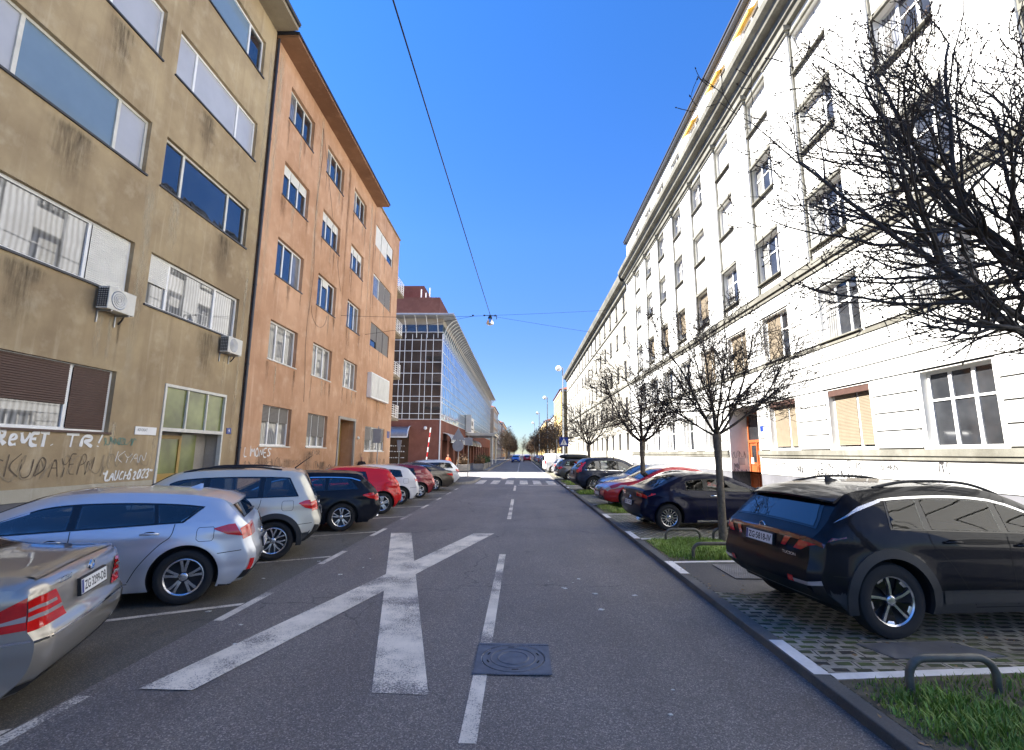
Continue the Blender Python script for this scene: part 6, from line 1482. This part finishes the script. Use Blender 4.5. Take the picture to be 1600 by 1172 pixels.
for i, (x, y, s, lf, lb) in enumerate(((4.4, 52, 2.4, None, 'bare tree past the white van on the right'), (4.4, 62, 2.5, ('rust_leaf', 900), 'rust brown tree in front of the yellow house'), (4.4, 76, 2.8, ('rust_leaf', 1100), 'second rust brown tree on the right in front of the tan house'), (4.6, 92, 3.0, ('dark_leaf', 1800), 'dark brown dense tree at the far right kerb'), (4.6, 110, 3.2, ('dark_leaf', 1600), 'tall dark tree at the far end of the right row'), (4.6, 135, 3.2, ('rust_leaf', 1300), 'last rust brown tree on the right'))):
    tree(lb, x, y, .07, 2.4, s, 6.2+.35*i, 30+i, .12, n1=8, dens=.42, buds=False, minr=.012, leaves=lf)
for i, (x, y, lf, lb) in enumerate(((-4.6, 140, ('dark_leaf', 1500), 'purplish brown tree on the left past the hotel'), (-4.6, 152, ('dark_leaf', 1500), 'second purplish brown tree on the left past the hotel'), (-4.7, 170, ('dark_leaf', 1500), 'brown tree far down the left kerb'), (-4.7, 195, ('rust_leaf', 1300), 'last brown tree at the left end of the street'))):
    tree(lb, x, y, .1, 3.0, 3.2, 9.5, 50+i, .15, n1=8, dens=.36, buds=False, minr=.014, leaves=lf, group='street trees along the left kerb')
# rows of far trees made as copies
old = [o for o in COL.objects if o.name.startswith('street_tree') and o.get('label', '') in ('last rust brown tree on the right', 'tall dark tree at the far end of the right row', 'last brown tree at the left end of the street', 'brown tree far down the left kerb')]
NTH = ('first', 'second', 'third', 'fourth', 'fifth', 'sixth', 'seventh', 'eighth', 'ninth', 'tenth')
for i in range(9):
    for sd, nm in ((1, 'right'), (-1, 'left')):
        src = [o for o in old if (o.location.x > 0) == (sd > 0)][i % 2]; o = copy_tree(src)
        o['label'] = '%s of the far brown trees beyond the nearer ones along the %s kerb' % (NTH[i], nm); o['group'] = 'far rows of street trees'
        o.location = (sd*(4.9+.3*(i % 2)), (150 if sd > 0 else 212)+17*i, 0); o.rotation_euler = (0, 0, i*1.3)
# trees closing the street far away
for i, x in enumerate((-14, -6, 1, 8, 15, 22)):
    tree(('%s rust tree closing the far end of the street' % ('first', 'second', 'third', 'fourth', 'fifth', 'sixth')[i])+' counted from the left', x, 380+6*(i % 3), 0, 3, 5.5, 15+i % 3, 70+i, .25, n1=7, dens=.22, buds=False, minr=.03, leaves=('rust_leaf', 1500), group='trees at the end of the street')
# ------------------------------------------------------------------ street furniture
def hoop(label, x0, x1, y, h_):
    t = MB(); pts = [(x0, y, .0), (x0, y, h_-.14)]+[(x0+.14-.14*math.cos(R_(15*k)), y, h_-.14+.14*math.sin(R_(15*k))) for k in range(1, 7)]+[(x1-.14+.14*math.sin(R_(15*k)), y+.02, h_-.14+.14*math.cos(R_(15*k))) for k in range(7)]+[(x1, y+.03, 0)]
    t.tube(pts, .03, 10); return tag(t.build('hoop_rail', M['iron'], None, smooth=60), label, 'hoop rail', 'steel hoops guarding the tree strips')
hoop('rusty steel hoop on the nearest grass strip in front of the paved bay', 3.04, 3.73, 4.12, .335)
hoop('steel hoop at the far edge of the second grass strip before the navy coupe', 3.1, 3.84, 10.7, .31)
hoop('steel hoop behind the slender tree trunk', 4.15, 4.9, 10.8, .32)
hoop('steel hoop on the grass right behind the black off-roader', 3.05, 3.8, 8.9, .34)
hoop('steel hoop on the grass in front of the red coupe', 3.15, 3.9, 17.7, .36)
hoop('small steel hoop on the grass by the dark blue off-roader', 3.15, 3.85, 23.6, .36)
def lamp_post(label, x, y, h_, arm=-.35, z=.1):
    t = thing('street_lamp', label, 'street lamp', (x, y, z), 'tall street lamps'); q = MB()
    q.tube([(x, y, z), (x, y, z+.9), (x, y, z+.95), (x, y, h_)], [.10, .10, .065, .05], 10); q.tube([(x, y, h_-.02), (x+arm*.6, y, h_+.08), (x+arm, y, h_+.05)], .03, 8); q.build('post', M['pole'], t, smooth=50)
    q = MB(); q.lathe([(.001, .16), (.1, .15), (.2, .08), (.25, -.05), (.22, -.2), (.12, -.3), (.001, -.33)], 16, (x+arm, y, h_+.02)); q.build('lamp_globe', M['white'], t, smooth=60)
lamp_post('street lamp nearest the camera with a white globe in front of the cream house', 3.45, 39.5, 9.0)
lamp_post('second street lamp from the zebra crossing on the right', 3.45, 63.5, 9.3)
lamp_post('third street lamp on the right past the white van', 3.2, 86, 9.1); lamp_post('fourth street lamp on the right down the street', 3.0, 111, 8.9)
lamp_post('lone street lamp among the brown trees on the left', -4.2, 165, 11, .5)
def post(name, label, cat, x, y, z, h_, r=.03, group=None):
    t = thing(name, label, cat, (x, y, z), group); q = MB(); q.tube([(x, y, z), (x, y, z+h_)], r, 8); q.build('post', M['pole'], t, smooth=50); return t
def panel(t, pts, y, th, m, name='panel'):
    q = MB(); n = len(pts); q.add([(a, y, b) for a, b in pts]+[(a, y+th, b) for a, b in pts], [tuple(range(n))[::-1], tuple(range(n, 2*n))]+[(i, (i+1) % n, n+(i+1) % n, n+i) for i in range(n)]); return q.build(name, M[m], t)
t = post('crossing_sign', 'blue pedestrian crossing sign on a post on the right pavement', 'road sign', 3.28, 36.4, .08, 2.95)
sx, sz = 3.2, 2.78
o = panel(t, [(sx-.34, sz-.34), (sx+.34, sz-.34), (sx+.34, sz+.34), (sx-.34, sz+.34)], 36.34, .02, 'blue'); 
o = panel(t, [(sx-.27, sz-.24), (sx+.27, sz-.24), (sx, sz+.26)], 36.328, .01, 'plate', 'triangle')
q = MB(); q.lathe([(.001, -.01), (.035, 0), (.001, .01)], 10, (sx+.01, 36.32, sz+.09), 'y')
for a, b_ in (((.01, .06), (-.02, -.05)), ((-.02, -.05), (-.09, -.17)), ((-.02, -.05), (.05, -.18)), ((0, .03), (.08, -.03)), ((0, .03), (-.09, -.02))): q.tube([(sx+a[0], 36.322, sz+a[1]), (sx+b_[0], 36.322, sz+b_[1])], .014, 5)
q.build('walking_figure', M['ink'], o)
post('bare_post', 'thin bare grey post by the kerb left of the blue crossing sign', 'post', 2.75, 37.5, .08, 2.9, .028)
t = post('give_way_sign', 'grey back of a triangular sign above a round sign at the corner', 'road sign', -4.05, 30.9, .13, 3.35)
panel(t, [(-4.5, 2.72), (-3.62, 2.72), (-4.06, 3.48)], 30.85, .02, 'signback', 'triangle'); panel(t, [(-4.06+.36*math.cos(R_(20*k)), 2.34+.36*math.sin(R_(20*k))) for k in range(18)], 30.85, .02, 'signback', 'disc')
t = post('traffic_sign', 'grey back of a rectangular sign on a thin post at the corner kerb', 'road sign', -3.85, 35.0, .13, 3.0)
panel(t, [(-4.1, 2.45), (-3.55, 2.45), (-3.55, 3.0), (-4.1, 3.0)], 34.95, .02, 'signback')
t = post('parking_sign', 'dark grey back of an upright rectangular sign in front of the orange house', 'road sign', -8.6, 28.7, .13, 3.3)
panel(t, [(-8.9, 2.45), (-8.42, 2.45), (-8.42, 3.3), (-8.9, 3.3)], 28.65, .02, 'signback')
t = post('narrow_sign', 'narrow pointed sign on a post before the dark hotel window', 'road sign', -8.55, 33.6, .13, 2.6)
panel(t, [(-8.63, 2.0), (-8.47, 2.0), (-8.38, 2.75), (-8.72, 2.75)], 33.55, .03, 'signback')
t = thing('parking_barrier', 'raised red and white barrier arm leaning in front of the brown hotel wall', 'barrier', (-9.3, 47.5, 0))
q = MB(); q.box(-9.6, -9.2, 47.3, 47.7, 0, 1.1); q.build('housing', M['signback'], t, bevel=.02)
for k in range(7):
    q = MB(); a = Vector((-9.35, 47.5, 1.0)); d = Vector((.10, 0, 1)).normalized(); q.tube([a+d*.48*k, a+d*.48*(k+1)], .06, 8); q.build('arm', M['white'] if k % 2 == 0 else M['red_lens'], t)
for i, (x, y) in enumerate(((-5.9, 49.2), (-4.6, 53.2), (-4.6, 57), (-4.6, 62))):
    t = thing('planter', ('long concrete planter with russet shrubs %s' % ('nearest the crossing', 'second along the hotel kerb', 'third along the hotel kerb', 'farthest along the hotel kerb')[i]), 'planter', (x, y, .13), 'planters on the hotel pavement')
    q = MB(); q.box(x-.6, x+.6, y-1.1, y+1.1, .13, .75); q.build('trough', M['stone'], t, bevel=.03)
    q = MB(); rs = random.Random(90+i)
    for _ in range(900):
        p = Vector((x+rs.uniform(-.55, .55), y+rs.uniform(-1.05, 1.05), .75+abs(rs.gauss(0, .34)))); a = Vector((rs.gauss(0, 1), rs.gauss(0, 1), rs.gauss(0, 1))).normalized()*.08; b_ = a.orthogonal().normalized()*.06; q.quad(p-a, p-b_, p+a, p+b_)
    q.build('shrub', M['rust_leaf'] if i < 2 else M['green_leaf'], t)
# suspended lamp and its wires
LP = Vector((-1.75, 25.4, 9.15))
def wire(label, pts, r=.012, sag=0, name='overhead_wire'):
    q = MB()
    a, b_ = Vector(pts[0]), Vector(pts[1]); q.tube([a.lerp(b_, k/16)-Vector((0, 0, sag*4*(k/16)*(1-k/16))) for k in range(17)], r, 6)
    tag(q.build(name, M['wire'], None, smooth=60), label, 'wire', 'wires of the hanging street lamp')
wire('long black wire running overhead along the street to the hanging lamp', (LP+Vector((0, 0, .28)), (-2.62, -6, 9.9)), .017, .05)
wire('thin wire from the orange house wall to the hanging lamp', (FL(25.3, 9.35, 0), LP+Vector((0, 0, .24))), .009, .1)
wire('upper thin wire from the hanging lamp to the white house', (LP+Vector((0, 0, .24)), (XR, 25.6, 10.3)), .007, .1)
wire('lower thin wire from the hanging lamp to the white house', (LP+Vector((0, 0, .22)), (XR, 27.6, 8.0)), .007, .1)
wire('short thin wire from the orange house upper wall to the lamp span', (FL(29.4, 9.3, 0), (-2.6, 25.45, 9.38)), .009, .05)
t = thing('hanging_lamp', 'silver bell shaped street lamp hanging on wires over the road', 'street lamp', LP)
q = MB(); q.lathe([(.06, .1), (.10, .06), (.16, -.05), (.205, -.2), (.2, -.26), (.14, -.3), (.001, -.31)], 20, LP); q.build('lamp_shade', M['chrome'], t, smooth=50)
q = MB(); q.lathe([(.03, .28), (.05, .2), (.10, .17), (.12, .06), (.07, .05), (.001, .05)], 16, LP); q.tube([LP+Vector((-.3, 0, .24)), LP+Vector((.3, 0, .24))], .018, 6); q.build('hanger', M['black'], t, smooth=50)
q = MB()
for dx in (-.32, -.95, .28): q.lathe([(.001, -.06), (.045, -.03), (.045, .03), (.001, .06)], 10, LP+Vector((dx, 0, .24)), 'x')
q.tube([LP+Vector((.36, 0, .24)), LP+Vector((.36, 0, .02))], .02, 6); q.build('insulator', M['black'], t, smooth=50)
# ------------------------------------------------------------------ people
def person(label, x, y, z, h_, heading, top, legs, hair, skin=(.45, .25, .17), walk=.25, bulk=1.15):
    t = thing('person', label, 'person', (x, y, z), None, world=False); t.rotation_euler = (0, 0, R_(heading)); k = h_/1.72
    me = bpy.data.meshes.new('body'); bm = bmesh.new(); lay = bm.verts.layers.skin.verify()
    J = {'pel': (0, 0, .94, .135), 'wst': (0, 0, 1.08, .125), 'chs': (.01, 0, 1.28, .145), 'nkb': (0, 0, 1.43, .07), 'nk': (.01, 0, 1.50, .055), 'hd': (.02, 0, 1.57, .075), 'hd2': (.02, 0, 1.66, .085), 'hd3': (.01, 0, 1.71, .05)}
    for s_, sg in (('l', 1), ('r', -1)):
        w_ = walk*sg
        J.update({'sh'+s_: (0, .17*sg, 1.38, .06), 'el'+s_: (-.05-w_*.3, .24*sg, 1.12, .045), 'wr'+s_: (.02-w_*.6, .24*sg, .88, .033), 'pa'+s_: (.04-w_*.65, .235*sg, .81, .035),
                  'hp'+s_: (0, .09*sg, .88, .095), 'kn'+s_: (.05+w_*.55, .10*sg, .50, .062), 'an'+s_: (w_*.9-.03, .10*sg, .09, .042), 'to'+s_: (w_*.9+.14, .11*sg, .03, .032)})
        for f in range(4): J['f%d%s' % (f, s_)] = (.055-w_*.65+.005*f, (.22+.012*f)*sg, .735-.008*(f % 2), .011)
        J['th'+s_] = (.085-w_*.65, .215*sg, .775, .012)
    V = {}
    for n, (a, b_, c, r) in J.items(): v = bm.verts.new((a*k, b_*k, c*k)); v[lay].radius = (r*k*(bulk if r > .04 and c < 1.45 else 1),)*2; V[n] = v
    E = [('pel', 'wst'), ('wst', 'chs'), ('chs', 'nkb'), ('nkb', 'nk'), ('nk', 'hd'), ('hd', 'hd2'), ('hd2', 'hd3')]
    for s_ in 'lr': E += [('chs', 'sh'+s_), ('sh'+s_, 'el'+s_), ('el'+s_, 'wr'+s_), ('wr'+s_, 'pa'+s_), ('pel', 'hp'+s_), ('hp'+s_, 'kn'+s_), ('kn'+s_, 'an'+s_), ('an'+s_, 'to'+s_), ('pa'+s_, 'th'+s_)]+[('pa'+s_, 'f%d%s' % (f, s_)) for f in range(4)]
    for a, b_ in E: bm.edges.new((V[a], V[b_]))
    V['pel'][lay].use_root = True
    bm.to_mesh(me); bm.free(); o = bpy.data.objects.new('body', me); COL.objects.link(o); o.parent = t
    o.modifiers.new('skin', 'SKIN'); sb = o.modifiers.new('sub', 'SUBSURF'); sb.levels = 2; sb.render_levels = 2
    dg = bpy.context.evaluated_depsgraph_get(); dg.update(); m2 = bpy.data.meshes.new_from_object(o.evaluated_get(dg)); o.modifiers.clear(); o.data = m2
    m2.materials.clear()
    for nm, cc in (('skin', skin), ('top', top), ('legs', legs), ('shoes', (.02, .02, .02)), ('hair', hair)): m2.materials.append(flat('person_'+nm, cc, .75))
    for p in m2.polygons:
        c = p.center/k; i = 1
        if c.z > 1.47 or (abs(c.y) > .19 and c.z < .90): i = 0
        elif c.z < .10: i = 3
        elif c.z < .93 and abs(c.y) < .19: i = 2
        if c.z > 1.60 and (c.x < .03 or c.z > 1.70): i = 4
        p.material_index = i; p.use_smooth = True
    q = MB()
    for sg in (1, -1): q.lathe([(.001, .012), (.009, .004), (.001, -.004)], 8, (.098*k, .03*k*sg, 1.635*k), 'x')
    q.build('eyes', M['ink'], o)
    q = MB(); q.lathe([(.001, .02), (.011, .004), (.012, -.012), (.001, -.014)], 8, (.105*k, 0, 1.60*k)); q.build('nose', m2.materials[0], o, smooth=60)
    return t
person('woman in a dark coat with reddish hair walking in front of the orange house', -8.55, 25.8, .13, 1.53, 265, (.012, .012, .014), (.03, .03, .04), (.06, .02, .012))
person('person in a bright orange jacket walking on the hotel corner', -7.2, 47.6, .0, 1.72, 250, (.75, .16, .06), (.65, .35, .28), (.5, .42, .33))
person('dark clad person walking by the hotel planters', -6.2, 50.6, .0, 1.75, 75, (.012, .012, .015), (.015, .015, .02), (.02, .015, .012))
# ------------------------------------------------------------------ graffiti (spray lines lying on the walls)
GL = {'A': [[(0, 0), (.5, 1), (1, 0)], [(.2, .4), (.8, .4)]], 'C': [[(.95, .85), (.5, 1), (.05, .6), (.1, .15), (.6, 0), (.95, .15)]], 'E': [[(.95, 1), (.05, 1), (.05, 0), (.95, 0)], [(.05, .5), (.7, .52)]], 'e': [[(.05, .4), (.95, .5), (.8, .85), (.3, .8), (.05, .4), (.3, .02), (.95, .1)]],
 'H': [[(.05, 0), (.1, 1)], [(.9, 0), (.95, 1)], [(.07, .5), (.92, .52)]], 'I': [[(.5, 0), (.5, 1)]], 'J': [[(.3, 1), (.95, 1)], [(.7, 1), (.65, .15), (.3, 0), (.05, .2)]], 'K': [[(.1, 0), (.1, 1)], [(.9, 1), (.1, .45), (.95, 0)]], 'L': [[(.1, 1), (.05, 0), (.9, .05)]], 'M': [[(0, 0), (.15, 1), (.5, .4), (.85, 1), (1, 0)]],
 'N': [[(.05, 0), (.1, 1), (.9, 0), (.95, 1)]], 'O': [[(.5, 1), (.05, .6), (.2, .05), (.75, .02), (.95, .5), (.5, 1)]], 'P': [[(.1, 0), (.1, 1), (.85, .85), (.8, .5), (.1, .42)]], 'R': [[(.1, 0), (.1, 1), (.85, .9), (.75, .55), (.15, .48), (.95, 0)]], 'S': [[(.95, .88), (.4, 1), (.1, .75), (.85, .35), (.6, .02), (.05, .1)]],
 'T': [[(0, 1), (1, .97)], [(.5, 1), (.45, 0)]], 'U': [[(.05, 1), (.1, .15), (.5, 0), (.9, .2), (.95, 1)]], 'V': [[(0, 1), (.45, 0), (1, 1)]], 'v': [[(0, .85), (.45, 0), (.95, .85)]], 'Y': [[(0, 1), (.5, .5), (1, 1)], [(.5, .5), (.45, 0)]], '2': [[(.05, .8), (.5, 1), (.9, .75), (.05, .02), (.95, .05)]], '0': [[(.5, 1), (.1, .6), (.3, .02), (.8, .1), (.9, .7), (.5, 1)]],
 '3': [[(.1, .9), (.6, 1), (.85, .75), (.4, .52), (.9, .3), (.5, 0), (.05, .12)]], '!': [[(.6, 1), (.45, .3)], [(.42, .06), (.43, .0)]], '.': [[(.4, .05), (.45, .02)]], '"': [[(.3, 1), (.25, .75)], [(.65, 1), (.6, .75)]], 'D': [[(.1, 0), (.1, 1), (.8, .8), (.9, .3), (.1, 0)]], ' ': []}
def stroke(q, fr, pts, wd, n=.006):
    pts = chaikin(pts, 2) if len(pts) > 2 else pts; rows = []
    for i, p in enumerate(pts):
        a, b_ = pts[max(0, i-1)], pts[min(len(pts)-1, i+1)]; dx, dz = b_[0]-a[0], b_[1]-a[1]; l = math.hypot(dx, dz) or 1; nx, nz = -dz/l*wd/2, dx/l*wd/2; wv = .85+.25*math.sin(i*.9+p[0]*7); nx *= wv; nz *= wv
        rows.append([fr(p[0]+nx, p[1]+nz, n+.00006*i), fr(p[0]-nx, p[1]-nz, n+.00006*i)])
    if len(rows) > 1: q.grid(rows)
GN = [0]
M['fadegraf'] = flat('faded_spray', (.30, .235, .15), .9, var=.3)
def graf(fr, txt, u, z, w_, h_, wd, m, slant=.1, seed=1, gap=.25, flip=1, n=.006):
    q = MB(); rr = random.Random(seed); x = 0; li = 0; cw = w_/(len(txt)*(1+gap)); GN[0] += 1
    for ch in txt:
        li = (li+1) if x else 0; dy = rr.uniform(-.07, .07)*h_; sc = rr.uniform(.9, 1.15); sl_ = slant+rr.uniform(-.12, .12); cw2 = cw*rr.uniform(.9, 1.25); GN[0] += 0
        for k, st in enumerate(GL.get(ch, [])):
            stroke(q, fr, [(u+flip*(x+a*cw2+sl_*b_*h_+rr.uniform(-.02, .02)*cw), z+dy+b_*h_*sc+rr.uniform(-.025, .025)*h_) for a, b_ in st], wd*rr.uniform(.8, 1.25), n+.0016*k+.0035*(li % 2)+.0001*(GN[0] % 9))
        x += cw*(1+gap)*(.6 if ch in '.!" I' else 1)
    return q.build('graffiti', M[m], None)
def scrib(fr, u, z, w_, h_, wd, m, seed, loops=7, n=.006):
    q = MB(); rr = random.Random(seed); pts = [(u, z)]
    for i in range(loops*4): pts.append((u+w_*(i/(loops*4))+rr.uniform(-.12, .12)*w_, z+h_*(.5+.5*math.sin(i*1.7+rr.uniform(-.6, .6)))+rr.uniform(-.1, .1)*h_))
    GN[0] += 1
    stroke(q, fr, pts, wd, n+.0003*(GN[0] % 9)); return q.build('graffiti', M[m], None)
def gt(o, l, g='graffiti sprayed on the house walls'): tag(o, l, 'graffiti', g)
gt(graf(FL, 'RevET.', 8.98, 1.98, 1.2, .26, .07, 'wgraf', .08, 2), 'fat white sprayed word REVET under the brown shuttered window')
gt(graf(FL, 'TR!', 10.35, 1.97, 1.05, .28, .07, 'wgraf', .08, 3), 'fat white sprayed letters TR with an exclamation mark')
gt(graf(FL, '"LAUCHS2023"', 11.4, 1.18, 1.66, .22, .045, 'wgraf', .15, 4, .3), 'white sprayed tag LAUCHS2023 just left of the entrance')
gt(graf(FL, 'KYAN', 11.7, 1.6, 1.0, .25, .016, 'wgraf', .2, 5), 'thin white sprayed tag above the LAUCHS tag')
gt(scrib(FL, 11.35, 2.0, .95, .22, .018, 'tgraf', 6, 9), 'teal sprayed scribble below the lawyer name plate')
gt(graf(FL, 'SKUD', 8.9, 1.35, 1.15, .42, .024, 'brgraf', .1, 7), 'dark brown sprayed tag left half under REVET')
gt(graf(FL, 'AYEPN', 10.1, 1.35, 1.05, .42, .024, 'brgraf', .1, 8), 'dark brown sprayed tag right half under TR')
gt(scrib(FL, 7.9, 1.18, .75, .32, .03, 'wgraf', 9, 3, .03), 'white sprayed arrow stroke low on the left of the brown house')
for i, (u, z, w_, h_, sd) in enumerate(((8.6, 1.25, 1.6, .6, 41), (10.4, 1.3, 1.2, .55, 42), (11.6, 1.45, 1.2, .4, 43))): gt(scrib(FL, u, z, w_, h_, .03, 'fadegraf', sd, 4), '%s faded older scribble under the fresh white tags on the brown house' % ('leftmost', 'middle', 'rightmost')[i])
gt(graf(FL, 'LIMONES', 17.2, 1.7, 2.0, .33, .05, 'wgraf', .1, 10), 'pale sprayed word at the near lower corner of the orange house')
for i, (u, z, w_, h_, sd) in enumerate(((17.3, 1.15, 2.2, .45, 11), (19.2, 1.2, 1.0, .5, 12), (21.0, 1.3, .9, .25, 13), (23.2, 1.05, 1.2, .45, 14), (24.6, .9, .9, .4, 15), (29.6, 1.1, .6, .9, 16), (31.5, 1.1, 1.6, .5, 17), (33.4, 1.0, 1.0, .5, 18))):
    gt(scrib(FL, u, z, w_, h_, .026, 'brgraf', sd, 5 if w_ > 1 else 3), ('%s dark scribble on the lower wall of the orange house' % ('first', 'second', 'third', 'fourth', 'fifth', 'sixth', 'seventh', 'eighth')[i])+' counted from the near corner')
gt(graf(FL, 'LEVOR', 22.6, 1.75, 1.2, .22, .028, 'bgraf', .15, 19), 'black sprayed word under the half shut window of the orange house')
gt(graf(FL, 'OK', 24.7, .75, 1.3, .45, .035, 'bgraf', .1, 20), 'black sprayed letters OK low beside the orange house door')
NR = .037
gt(graf(FR, 'VTS', 13.75, 1.42, .48, .28, .036, 'bgraf', -.1, 21, flip=-1, n=NR), 'black sprayed letters VTS on the white house below the white window')
gt(graf(FR, 'JAPAN.RIVA', 19.5, 1.05, 2.4, .30, .045, 'bgraf', .05, 22, .2, flip=-1, n=NR), 'black sprayed JAPAN and more on the white house plinth')
gt(graf(FR, 'CUMI', 17.5, 1.45, 1.0, .26, .036, 'bgraf', .1, 23, flip=-1, n=NR), 'thin black tag under the shuttered window nearest the black off-roader')
for i, (u, z, w_, h_, sd) in enumerate(((19.0, 1.42, -.8, .22, 24), (15.8, 1.45, -.7, .2, 25), (20.6, 1.12, -.45, .4, 26), (17.3, 1.1, -.7, .18, 27), (22.6, 1.45, -1.2, .18, 28))):
    gt(scrib(FR, u, z, w_, h_, .034, 'bgraf', sd, 5, NR), ('%s small black scribble on the plinth of the white house' % ('fourth', 'nearest', 'fifth', 'third', 'farthest')[i]))
M['fgraf'] = flat('faded_lilac_spray', (.52, .50, .56), .9)
gt(scrib(FR, 15.0, 1.05, -1.6, .55, .035, 'fgraf', 29, 8, NR), 'faded lilac scribble right of the VTS letters')
FP = frame((XR, 27.0, 0), (1, 0, 0), (0, -1, 0))
for i, (u, z, w_, h_, sd) in enumerate(((.15, 1.7, .7, .5, 31), (.1, .6, .85, .6, 32), (.15, 1.1, .3, .35, 33))): gt(scrib(FP, u, z, w_, h_, .022, 'bgraf', sd, 4), ('%s black scribble on the side wall of the portal' % ('upper', 'lower', 'middle')[i]))
